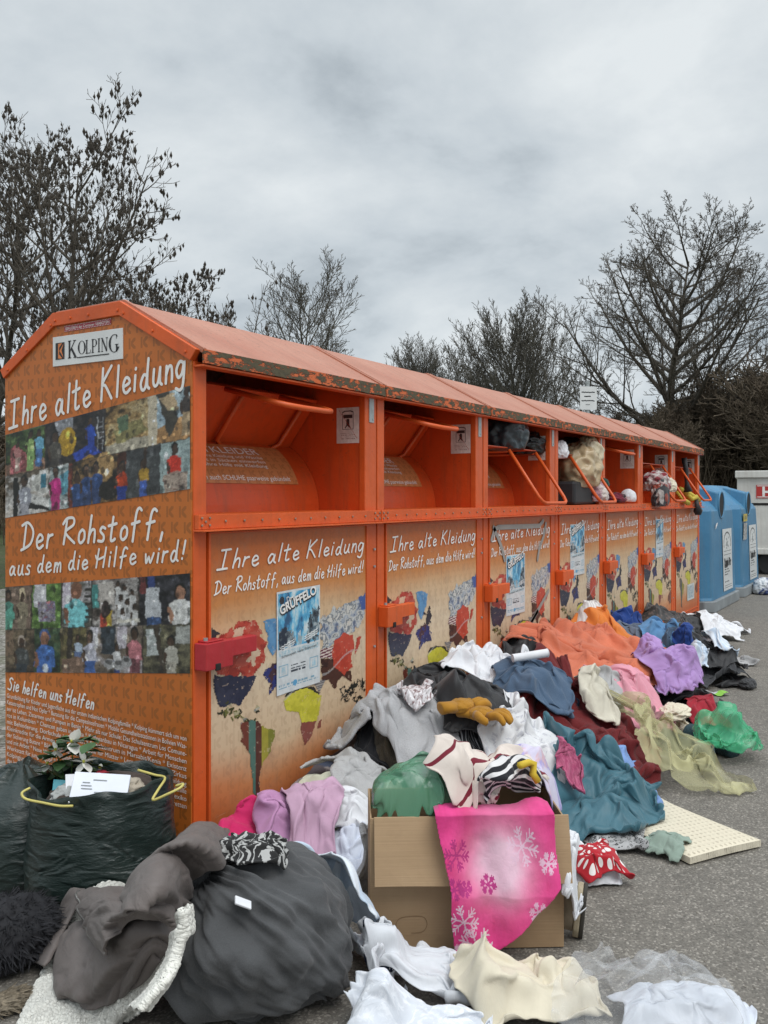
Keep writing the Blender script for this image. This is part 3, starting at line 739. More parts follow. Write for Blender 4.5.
b.poly([(U0 + .024, Z0 + .033), (U0 + .048, Z0 + .004), (U0 + .052, Z0 + .004), (U0 + .052, Z0 + .062), (U0 + .048, Z0 + .062)][:2] + [(U0 + .036, Z0 + .033), (U0 + .048, Z0 + .061)], f2, 1)
b.poly([(U0 + .022, Z0 + .062), (U0 + .022, Z0 + .046), (U0 + .040, Z0 + .062)], f2, 1); b.poly([(U0 + .022, Z0 + .003), (U0 + .040, Z0 + .003), (U0 + .022, Z0 + .020)], f2, 1)
SER = {  # roman capitals: bars (x0, y0, x1, y1, width)
'K': ([(.16, 0, .16, 1, .17), (.2, .38, .72, .98, .07), (.36, .55, .82, .02, .17), (.0, .02, .34, .02, .045), (.0, .98, .34, .98, .045), (.54, .98, .86, .98, .045), (.58, .02, .98, .02, .045)], .98),
'L': ([(.16, 0, .16, 1, .15), (.0, .025, .66, .025, .05), (.0, .98, .32, .98, .045), (.65, .0, .68, .27, .05)], .72),
'P': ([(.16, 0, .16, 1, .15), (.0, .02, .34, .02, .045), (.0, .98, .4, .98, .05), (.16, .46, .4, .46, .05)], .72),
'I': ([(.17, 0, .17, 1, .15), (.0, .02, .34, .02, .045), (.0, .98, .34, .98, .045)], .36),
'N': ([(.14, 0, .14, 1, .06), (.14, .97, .74, .03, .15), (.76, 0, .76, 1, .06), (.0, .02, .28, .02, .045), (.0, .98, .2, .98, .045), (.62, .98, .9, .98, .045)], .92),
'G': ([(.78, .04, .78, .42, .14), (.62, .43, .96, .43, .045), (.74, .74, .78, .98, .05)], .98), 'O': ([], .95)}
def arc_(mb, x, y, h, cx, cy, rx, ry, a0, a1, thick, fn):
    o, q = [], []
    for i in range(25):
        a = math.radians(a0 + (a1 - a0) * i / 24); ti = thick * (abs(math.cos(a)) * .85 + .15) * .5
        o.append((x + (cx + (rx + ti) * math.cos(a)) * h, y + (cy + (ry + .02) * math.sin(a)) * h)); q.append((x + (cx + (rx - ti) * math.cos(a)) * h, y + (cy + (ry - .02) * math.sin(a)) * h))
    for i in range(24): mb.poly([q[i], q[i + 1], o[i + 1], o[i]][::-1], fn, 0)
xx = U0 + .072
for ch, hh, dz in zip('KOLPING', (.068, .052, .052, .052, .052, .052, .068), (0, .010, .010, .010, .010, .010, .002)):
    bars, adv = SER[ch]; zb = Z0 + dz
    for x0, y0, x1, y1, w in bars:
        dx, dy = (x1 - x0), (y1 - y0); L = math.hypot(dx, dy); nx, ny = -dy / L * w / 2, dx / L * w / 2
        b.poly([(xx + (x0 - nx) * hh * .8, zb + (y0 - ny) * hh), (xx + (x1 - nx) * hh * .8, zb + (y1 - ny) * hh), (xx + (x1 + nx) * hh * .8, zb + (y1 + ny) * hh), (xx + (x0 + nx) * hh * .8, zb + (y0 + ny) * hh)], fn, 0)
    if ch == 'O': arc_(b, xx, zb, hh, .42, .5, .34, .48, 0, 360, .17, fn)
    if ch == 'G': arc_(b, xx, zb, hh, .44, .5, .36, .48, 50, 335, .17, fn)
    if ch == 'P': arc_(b, xx, zb, hh * .8, .38 * 1.0, .9, .26, .325, -90, 90, .16, lambda u, v: fn(u, v))
    xx += adv * hh * .8 + .0035
b.poly([(U0 + .125, Z0 - .003), (xx - .055, Z0 - .003), (xx - .055, Z0 + .001), (U0 + .125, Z0 + .001)], fn, 0)
b.build('logo_lettering', [M['black_ink'], simple('logo_orange', (.62, .2, .06), .4)], lg)
b = MB(); fn = EW(.0075)
b.poly([(.365, 1.953), (.627, 1.957), (.627, 1.980), (.365, 1.976)], fn, 0); f2 = EW(.0082)
type_(b, 'BEKLEBEN der Container VERBOTEN', (.372, 1.9595), .015, f2, 1, .245, .015)
for i in range(30):
    u = .368 + i * .0087
    for z in (1.9545, 1.9735): b.poly([(u, z + (u - .365) * .015), (u + .004, z + (u - .365) * .015), (u + .004, z + .002 + (u - .365) * .015), (u, z + .002 + (u - .365) * .015)], f2, 1)
b.build('warning_sticker', [simple('red_sticker', (.36, .03, .05), .4), M['white_ink']], R0)

def photo_band(TL, TR, BR, BL, paint_fn, w=290, h=130):
    cv = Canvas(w, h, (.03, .025, .02)); paint_fn(cv); mb = MB()
    wx = ((fbm(cv.x * 34, cv.y * 15, 41) - .5) * 5).round().astype(int); wy = ((fbm(cv.x * 34, cv.y * 15, 47) - .5) * 4).round().astype(int)
    jj, ii = np.mgrid[0:h, 0:w]; cv.a = cv.a[np.clip(jj + wy, 0, h - 1), np.clip(ii + wx, 0, w - 1)]
    for q in range(0): cv.a = (cv.a * 2 + np.roll(cv.a, 1, 1) + np.roll(cv.a, -1, 1) + np.roll(cv.a, 1, 0) + np.roll(cv.a, -1, 0)) / 6
    rr = np.random.RandomState(w + h)
    for q in range(420):
        cx, cy, rx_ = rr.rand(), rr.rand(), rr.uniform(.003, .013); ry_ = rx_ * rr.uniform(1.2, 4.5); m_ = ((cv.x - cx) / rx_) ** 2 + ((cv.y - cy) / ry_) ** 2 < 1
        cv.a[m_] = np.clip(cv.a[m_] * rr.choice([.35, .55, .75, 1.3, 1.7, 2.3]) + rr.uniform(0, .015), 0, .7)
    cv.a = (cv.a * 3 + np.roll(cv.a, 1, 1) + np.roll(cv.a, -1, 1) + np.roll(cv.a, 1, 0) + np.roll(cv.a, -1, 0)) / 7
    cv.a *= (.86 + .28 * rr.rand(h, w, 1))
    sp = 1.5 * (fbm(cv.x * 60, cv.y * 30, 3, 5, .8)[..., None] - .52); cv.a = np.clip(cv.a * (1 + .9 * sp) + .006 * sp, 0, 1)
    def fn(u, v):
        z = (TL[1] + (TR[1] - TL[1]) * u) * (1 - v) + (BL[1] + (BR[1] - BL[1]) * u) * v
        uu = TL[0] + (TR[0] - TL[0]) * u
        return (-.0078, DEP - uu, z)
    cv.to(mb, fn); return mb.build('photo_collage', M['printcol'], endp)
dk, br, gr, wh = (.012, .011, .010), (.12, .07, .035), (.03, .06, .02), (.55, .55, .53)
A_ = 1.0 * .34 / 1.02
def band1(cv):
    cv.blot(0, 0, .24, .5, [(.008, .012, .006), (.02, .04, .012), (.06, .10, .03), (.02, .03, .015)], 14, 1)
    cv.blot(.0, .38, .24, .52, [(.25, .14, .09), (.16, .09, .06), (.3, .2, .14)], 12, 2)
    cv.poly([(.03, .5), (.03, .2), (.07, .14), (.13, .3), (.16, .48)], lambda x, y: np.where(((fbm(x * 70, y * 40, 5)) > .5)[:, None], (.34, .10, .11), (.16, .05, .05)))
    cv.person(.155, .03, .46, (.26, .40, .14), (.20, .33, .12), asp=A_); cv.person(.205, .03, .44, (.12, .32, .45), (.06, .14, .30), asp=A_); cv.person(.075, .12, .36, (.35, .16, .15), (.4, .28, .24), asp=A_)
    cv.blot(.25, 0, .58, .52, [(.006, .006, .008), (.015, .014, .016), (.035, .03, .028), (.01, .01, .012)], 8, 3)
    cv.rect(.30, 0, .40, .17, (.22, .23, .25)); cv.ell(.37, .26, .05, .16, (.36, .22, .02)); cv.person(.30, .10, .6, (.07, .065, .055), (.05, .045, .04), asp=A_)
    cv.poly([(.40, .40), (.50, .34), (.56, .46), (.42, .5)], (.02, .05, .30)); cv.person(.50, .05, .40, (.02, .06, .32), (.02, .05, .28), asp=A_)
    for i in range(5): cv.rect(.535 + .0, .12 + i * .06, .57, .13 + i * .06, (.25, .26, .27))
    cv.rect(.535, .08, .541, .44, (.25, .26, .27)); cv.rect(.564, .08, .57, .44, (.25, .26, .27)); cv.poly([(.42, .52), (.5, .45), (.52, .5), (.46, .55)], (.34, .2, .05))
    cv.blot(.58, 0, .83, .54, [(.03, .02, .01), (.16, .10, .04), (.30, .20, .08), (.45, .36, .2), (.08, .05, .02)], 12, 4)
    cv.poly([(.58, .42), (.70, .38), (.83, .40), (.83, .54), (.58, .54)], (.34, .31, .24)); cv.poly([(.62, .26), (.76, .20), (.80, .34), (.64, .42)], (.19, .17, .07)); cv.poly([(.64, .15), (.70, .12), (.70, .28), (.65, .3)], (.09, .14, .08)); cv.rect(.80, 0, .84, .50, (.45, .40, .30))
    cv.blot(.84, 0, 1, .54, [(.22, .30, .36), (.35, .44, .48), (.28, .35, .38)], 5, 6); cv.poly([(.84, .35), (1, .25), (1, .54), (.84, .54)], (.30, .17, .07)); cv.poly([(.84, 0), (.90, 0), (.95, .3), (.90, .46), (.87, .22)], (.05, .045, .035)); cv.poly([(.85, .05), (.92, .02), (.95, .2), (.9, .2)], (.40, .30, .18)); cv.person(.985, -.02, .5, (.05, .04, .035), (.3, .22, .13), asp=A_)
    cv.blot(0, .5, .27, 1, [(.30, .26, .22), (.45, .42, .38), (.55, .54, .52), (.10, .08, .06)], 6, 7)
    cv.rect(.05, .55, .075, 1, dk); cv.rect(.21, .52, .262, .78, (.50, .50, .47)); cv.rect(.216, .56, .25, .72, (.04, .16, .22)); cv.rect(.16, .56, .21, .74, (.46, .46, .43)); cv.poly([(.13, .74), (.27, .86), (.27, 1), (.13, .86)], (.52, .52, .5)); cv.poly([(.13, .84), (.27, .96), (.27, 1), (.13, .92)], (.02, .02, .02))
    cv.person(.115, .53, .62, (.28, .29, .33), (.3, .3, .33), asp=A_ * 1.1); cv.ell(.065, .68, .02, .1, dk)
    cv.blot(.27, .5, .40, 1, [(.02, .03, .03), (.20, .25, .25), (.45, .48, .47), (.04, .05, .04)], 10, 8); cv.person(.305, .5, .6, (.38, .02, .16), (.36, .03, .15), asp=A_); cv.poly([(.33, .62), (.38, .58), (.385, .8), (.34, .85)], (.10, .28, .36)); cv.rect(.375, .5, .40, 1, (.12, .03, .02))
    cv.blot(.405, .5, .64, 1, [(.012, .01, .009), (.05, .035, .02), (.20, .12, .05), (.03, .02, .015)], 8, 9); cv.ell(.575, .62, .05, .16, (.30, .19, .08)); cv.ell(.585, .68, .014, .035, (.8, .7, .5))
    for x, y in ((.425, .62), (.475, .56), (.53, .55)): cv.person(x, y, .55, (.025, .055, .15), (.03, .05, .12), asp=A_)
    cv.ell(.6, .88, .06, .10, (.018, .016, .014))
    cv.blot(.64, .5, .86, 1, [(.03, .032, .034), (.055, .06, .062), (.045, .05, .05)], 7, 10); cv.rect(.64, .5, .685, 1, (.05, .018, .01)); cv.person(.665, .60, .5, (.34, .04, .01), (.02, .04, .20), asp=A_); cv.person(.775, .62, .42, (.34, .21, .03), (.05, .10, .34), asp=A_); cv.poly([(.78, .5), (.80, .5), (.785, .72), (.77, .72)], (.03, .018, .012))
    cv.blot(.86, .5, 1, 1, [(.18, .24, .24), (.30, .38, .37), (.22, .28, .28)], 8, 11); cv.person(.925, .52, .55, (.48, .03, .015), (.30, .20, .16), asp=A_); cv.blot(.875, .82, .99, 1, [(.10, .06, .05), (.40, .33, .27), (.14, .08, .06)], 26, 12)
    for x0, y0, x1, y1 in ((0, .497, 1, .505),): cv.rect(x0, y0, x1, y1, (.05, .04, .03))
def band2(cv):
    cv.blot(0, 0, .16, .5, [(.10, .07, .05), (.18, .13, .10), (.05, .04, .03)], 6, 21); cv.person(.015, .04, .62, (.10, .32, .25), (.1, .3, .22), asp=A_); cv.ell(.105, .08, .02, .06, (.5, .42, .28)); cv.person(.105, .06, .55, (.22, .19, .13), (.2, .17, .12), asp=A_, hair=(.5, .42, .28))
    cv.blot(.165, 0, .335, .5, [(.02, .04, .015), (.06, .12, .03), (.13, .22, .06), (.3, .35, .25)], 9, 22); cv.rect(.175, 0, .25, .26, (.48, .48, .5)); cv.blot(.2, .2, .30, .42, [(.05, .04, .04), (.3, .28, .3), (.12, .12, .2), (.25, .1, .1)], 24, 23)
    cv.blot(.34, 0, .505, .5, [(.04, .04, .035), (.12, .12, .1), (.45, .43, .45)], 6, 24); cv.rect(.345, 0, .39, .3, (.50, .46, .52)); cv.person(.42, .01, .82, (.18, .50, .53), (.18, .50, .53), skin=(.17, .08, .05), asp=A_ * 1.25, hair=(.16, .08, .05))
    for i in range(5): cv.rect(.47, .08 + i * .075, .505, .11 + i * .075, (.03, .03, .028))
    cv.blot(.51, 0, .75, .5, [(.03, .025, .02), (.12, .10, .09), (.4, .38, .36), (.05, .05, .05)], 10, 25); cv.poly([(.54, .03), (.62, .03), (.63, .27), (.55, .27)], (.42, .39, .36)); cv.rect(.51, .05, .54, .3, (.05, .18, .17)); cv.rect(.555, .36, .585, .5, (.34, .05, .03)); cv.rect(.585, .34, .615, .5, (.36, .26, .04)); cv.ell(.58, .32, .025, .1, (.03, .02, .02))
    for i in range(7): cv.person(.645 + .1 * ((i * .37) % 1), .02 + .05 * i, .3, (.48, .48, .47), (.4, .4, .4), asp=A_)
    cv.rect(.64, .43, .76, .47, (.52, .50, .44))
    cv.blot(.755, 0, 1, .5, [(.006, .006, .008), (.02, .02, .025), (.05, .05, .06)], 10, 26); cv.rect(.76, 0, .79, .18, (.12, .03, .03)); cv.rect(.80, .0, .83, .12, (.03, .05, .16)); cv.poly([(.79, .12), (.85, .12), (.865, .44), (.785, .44)], (.42, .44, .46)); cv.rect(.79, .42, .86, .5, (.03, .06, .14)); cv.person(.955, .1, .68, (.58, .58, .56), (.5, .5, .48), skin=(.32, .17, .11), asp=A_ * 1.3)
    cv.blot(0, .5, .18, 1, [(.02, .017, .013), (.08, .06, .04), (.22, .17, .11)], 7, 27); cv.rect(0, .5, .05, .8, (.17, .12, .08)); cv.person(.10, .58, .6, (.05, .055, .055), (.03, .04, .05), asp=A_ * 1.2, hair=(.35, .3, .25))
    cv.blot(.18, .5, .33, 1, [(.01, .02, .015), (.03, .06, .03), (.10, .12, .06)], 10, 28); cv.person(.24, .51, .78, (.05, .13, .36), (.05, .12, .34), skin=(.22, .11, .07), asp=A_ * 1.2, hair=(.04, .08, .2)); cv.ell(.245, .95, .02, .05, (.45, .5, .55))
    cv.blot(.335, .5, .475, 1, [(.03, .03, .015), (.10, .08, .04), (.16, .15, .06)], 9, 29); cv.person(.43, .58, .36, (.35, .42, .5), (.1, .14, .25), asp=A_); cv.rect(.37, .5, .40, .88, (.03, .025, .02)); cv.poly([(.34, .85), (.475, .82), (.475, 1), (.34, 1)], (.17, .11, .08))
    cv.blot(.48, .5, .77, 1, [(.05, .04, .035), (.16, .13, .1), (.40, .38, .40)], 5, 30); cv.rect(.50, .5, .54, .72, (.45, .44, .48)); cv.rect(.56, .5, .63, .8, (.03, .04, .05)); cv.rect(.64, .5, .69, .75, (.45, .42, .46)); cv.person(.495, .54, .62, (.42, .42, .48), (.05, .11, .3), asp=A_); cv.person(.64, .68, .36, (.5, .5, .5), (.03, .05, .16), asp=A_); cv.person(.73, .52, .62, (.40, .15, .17), (.13, .05, .06), asp=A_)
    for x, y in ((.60, .90), (.65, .92), (.69, .88)): cv.ell(x, y, .028, .06, (.32, .32, .32)); cv.ell(x, y - .02, .02, .025, (.10, .10, .10))
    cv.blot(.775, .5, 1, 1, [(.02, .02, .015), (.07, .065, .045), (.14, .13, .08), (.03, .03, .02)], 10, 31); cv.rect(.79, .55, .86, .82, (.34, .37, .36)); cv.rect(.93, .52, 1, .7, (.30, .31, .29)); cv.poly([(.82, .5), (.85, .5), (.87, .8), (.885, 1), (.86, 1), (.85, .8)], (.05, .04, .03)); cv.person(.91, .62, .5, (.38, .37, .32), (.34, .32, .27), asp=A_)
    cv.rect(0, .497, 1, .504, (.04, .035, .03))
photo_band((.004, 1.566), (1.024, 1.703), (1.024, 1.341), (.004, 1.226), band1)
photo_band((.004, .943), (1.024, 1.045), (1.024, .694), (.004, .594), band2)
# ------------------------------------------------------------------ bare winter trees
def bark(name, c):
    t = NT(name); o = t.obj(); f = t.noise(t.map(o, (6, 6, 1.5)), 4, 5, .65)
    t.p(Base_Color=t.ramp(f, (.3, tuple(x * .6 for x in c)), (.7, tuple(x * 1.35 for x in c))), Roughness=.9); return t.mat
M['bark'] = bark('grey_brown_bark', (.095, .082, .064)); M['bark_pale'] = bark('pale_bark', (.105, .096, .078)); M['bark_warm'] = bark('brown_twigs', (.115, .088, .060))
M['seed'] = simple('dry_seed_clusters', (.058, .048, .036), .9)
def grow(T, C, seeds, p, d, L, r, lv, P, rnd):
    n = (7, 6, 5, 4, 3, 3)[min(lv, 5)]; k = (9, 6, 5, 4, 3, 3)[min(lv, 5)]
    pts = [p]; dirs = [d]; up = P['up'][min(lv, len(P['up']) - 1)]; wob = P['wob']
    for i in range(n):
        d = (d + Vector((rnd.gauss(0, 1), rnd.gauss(0, 1), rnd.gauss(0, .7))) * wob + Vector((0, 0, up / n))).normalized()
        p = p + d * (L / n); pts.append(p); dirs.append(d)
    end = .10 if lv == 0 else .25
    rad = [max(P['rmin'], r * (1 - (1 - end) * i / n)) for i in range(n + 1)]
    (T if lv <= P['tl'] else C).tube(pts, rad, k, cap=False)
    if lv >= P['levels']:
        if seeds is not None:
            for q in range(P.get('ns', 2)):
                if rnd.random() < P.get('pseed', .5):
                    u = rnd.uniform(.35, 1) * n; i = min(int(u), n - 1); c = pts[i].lerp(pts[i + 1], u - i); s_ = rnd.uniform(.018, .042) * P.get('ss', 1); z_ = s_ * rnd.uniform(1.3, 2.4)
                    c = c - Vector((0, 0, z_ * .7))
                    seeds.add([c + Vector((s_, 0, 0)), c + Vector((-s_ * .5, s_ * .87, 0)), c + Vector((-s_ * .5, -s_ * .87, 0)), c + Vector((0, 0, z_)), c + Vector((0, 0, -z_))],
                              [(0, 1, 3), (1, 2, 3), (2, 0, 3), (1, 0, 4), (2, 1, 4), (0, 2, 4)])
        return
    nc = P['n'][lv]; nc = max(2, int(nc * rnd.uniform(.8, 1.2))); ph = rnd.uniform(0, 6.28)
    for c in range(nc):
        t0 = P['t0'][min(lv, len(P['t0']) - 1)]; u = t0 + (1 - t0) * (c + rnd.random() * .8) / nc; u = min(u, .99) * n; i = int(u)
        q = pts[i].lerp(pts[i + 1], u - i); dd = dirs[i]
        ph += 2.4 + rnd.uniform(-.5, .5); a = math.radians(rnd.gauss(P['ang'][min(lv, len(P['ang']) - 1)], 9))
        o = dd.orthogonal().normalized(); o2 = dd.cross(o); side = o * math.cos(ph) + o2 * math.sin(ph)
        nd = (dd * math.cos(a) + side * math.sin(a)).normalized()
        if nd.z < P.get('minz', -.2): nd.z = P.get('minz', -.2); nd.normalize()
        fr = u / n; ll = L * P['lf'][min(lv, len(P['lf']) - 1)] * rnd.uniform(.75, 1.15) * (1.15 - .55 * fr if lv else P.get('shape', lambda f: 1.1 - .6 * f)(fr))
        rr = max(P['rmin'], min(rad[i] * .75, r * P.get('rf', .55) * (1.1 - .4 * fr)))
        grow(T, C, seeds, q, nd, ll, rr, lv + 1, P, rnd)
def tree(name, label, cat, x, y, P, seed, mat, group=None, lean=(0, 0), rz=0, stems=1, seedpart=False):
    R = thing(name, label, cat, (x, y, 0), rz, group); T, C = MB(), MB(); S = MB() if seedpart else None; rnd = random.Random(seed)
    for s in range(stems):
        a = rnd.uniform(0, 6.28); q = 0 if stems == 1 else P.get('spread', .3)
        d = Vector((lean[0] + math.cos(a) * q, lean[1] + math.sin(a) * q, 1)).normalized()
        grow(T, C, S, Vector((math.cos(a) * q * .5, math.sin(a) * q * .5, -.05)), d, P['L'] * rnd.uniform(.85, 1), P['r'] / (1 if stems == 1 else 1.5), 0, P, rnd)
    T.build('trunk', mat, R, smooth=True); C.build('crown', mat, R, smooth=True)
    if S is not None: tag(S.build('seed_clusters', M['seed'], R), kind='stuff')
    return R
# ash-like trees with dark seed clusters, left
PA = dict(L=6.5, r=.095, levels=4, tl=1, up=(.12, .75, .55, .4, .3), wob=.055, rmin=.0036, n=(24, 9, 6, 4), t0=(.20, .2, .2, .2), ang=(56, 40, 40, 42), lf=(.56, .46, .5, .55), rf=.42, pseed=.30, ns=2, ss=.8, shape=lambda f: 1.2 - .85 * f)
x, y = atd(48, 13.0); tree('seed_tree', 'bare tree hung with dark seed clusters rising behind the decorated end wall', 'tree', x, y, PA, 11, M['bark'], lean=(.03, -.04), seedpart=True)
x, y = atd(-25, 14.5); tree('seed_tree', 'bare tree with seed clusters cut by the left edge of the photo', 'tree', x, y, dict(PA, L=6.8), 29, M['bark'], lean=(.02, -.03), seedpart=True)
x, y = atd(140, 15.5); tree('seed_tree', 'low bare tree with seed clusters over the peak of the orange roof', 'tree', x, y, dict(PA, L=5.2, r=.07), 7, M['bark'], lean=(.04, -.10), seedpart=True)
# pale-twigged tree behind the roof
PB = dict(L=7.3, r=.10, levels=4, tl=1, up=(.1, .8, .5, .4), wob=.06, rmin=.0065, n=(24, 9, 6, 4), t0=(.22, .2, .15, .2), ang=(50, 38, 40, 42), lf=(.55, .46, .5, .52), rf=.42, shape=lambda f: 1.15 - .75 * f)
x, y = atd(292, 27); tree('bare_tree', 'pale bare tree with upright twigs behind the near orange roof', 'tree', x, y, PB, 5, M['bark_pale'])
# rounded trees
PC = dict(L=9.2, r=.20, levels=4, tl=1, up=(.1, 1.0, .6, .4), wob=.05, rmin=.0095, n=(52, 10, 7, 4), t0=(.10, .12, .15, .2), ang=(44, 32, 36, 40), lf=(.74, .42, .46, .5), rf=.30, shape=lambda f: 1.18 - .80 * f)
x, y = atd(536, 44); rt = tree('round_tree', 'dense rounded bare tree rising behind the middle of the orange roof', 'tree', x, y, PC, 3, M['bark_pale'])
for px, dd, sc, lb in ((428, 50, .93, 'rounded bare tree left of the tallest rounded one, above the second bank'), (392, 56, .80, 'low rounded bare tree at the left end of the far row'), (474, 58, .86, 'small rounded bare tree between two taller rounded ones')):
    o = copy_tree(rt); x, y = atd(px, dd); o.location = (x, y, 0); o.scale = (sc, sc, sc); o.rotation_euler = (0, 0, px * .1); o['label'] = lb
# big spreading tree, right
PD = dict(L=13.6, r=.34, levels=5, tl=2, up=(.08, .62, .4, .3, .2, .15), wob=.05, rmin=.0095, n=(32, 8, 6, 5, 4), t0=(.20, .24, .2, .2, .2), ang=(64, 42, 38, 40, 42), lf=(.62, .46, .48, .5, .52), rf=.38, minz=-.06, shape=lambda f: 1.12 - .72 * f)
x, y = atd(668, 45); tree('spreading_tree', 'tall bare tree with wide spreading limbs standing above the last orange banks', 'tree', x, y, PD, 17, M['bark'])
# background thicket: a few kinds copied as individual trees
PS = dict(L=5.0, r=.09, levels=4, tl=1, up=(.1, .5, .4, .3), wob=.12, rmin=.014, n=(12, 8, 6, 4), t0=(.08, .1, .1, .2), ang=(42, 42, 46, 48), lf=(.7, .52, .5, .5), rf=.5)
kinds = []
for i in range(3):
    P = dict(PS); P['L'] = 5.0
    kinds.append(tree('thicket_tree', 'bare bushy tree in the brown thicket beyond the car park', 'tree', 60 + i, -40, P, 40 + i, M['bark_warm' if i != 1 else 'bark'], 'bare trees of the far thicket', stems=3))
rnd = random.Random(8); spots = []
for k in range(9): spots.append((rnd.uniform(372, 486), rnd.uniform(60, 74), rnd.uniform(.8, 1.0)))
for k in range(8): spots.append((rnd.uniform(220, 380), rnd.uniform(50, 66), rnd.uniform(.75, .95)))
for k in range(16): spots.append((rnd.uniform(480, 640), rnd.uniform(56, 74), rnd.uniform(.75, .95)))
for k in range(44):
    px = rnd.uniform(640, 860); spots.append((px, rnd.uniform(40, 66), rnd.uniform(.85, 1.2) + max(0, (px - 690)) * .0035))
for k in range(14): spots.append((rnd.uniform(-120, 10), rnd.uniform(22, 40), rnd.uniform(.45, .8)))
for i, (px, dd, s) in enumerate(spots):
    o = kinds[i] if i < 3 else copy_tree(kinds[i % 3])
    x, y = atd(px, dd); o.location = (x, y, 0); o.rotation_euler = (0, 0, rnd.uniform(0, 6.28)); o.scale = (s * rnd.uniform(.9, 1.15), s * rnd.uniform(.9, 1.15), s)
    o['label'] = 'bare bushy tree of the brown thicket beyond the car park'
# undergrowth that reads as one mass
mb = MB(); rnd = random.Random(12)
for i in range(9000):
    px = rnd.uniform(590, 880) if i < 5000 else rnd.uniform(-150, 600); dd = rnd.uniform(40, 75) if px > 300 else rnd.uniform(24, 60)
    x, y = atd(px, dd); h = rnd.uniform(1.2, 3.8) if px > 590 else rnd.uniform(.8, 2.4)
    a = rnd.uniform(0, 6.28); l = rnd.uniform(.1, .9); r = rnd.uniform(.01, .022)
    mb.tube([(x, y, 0), (x + math.cos(a) * l * .4, y + math.sin(a) * l * .4, h * .55), (x + math.cos(a) * l, y + math.sin(a) * l, h)], [r, r * .8, r * .4], 3, cap=False)
tag(mb.build('undergrowth', M['bark_warm']), 'brown bare undergrowth filling the foot of the far thicket', 'undergrowth', kind='stuff')

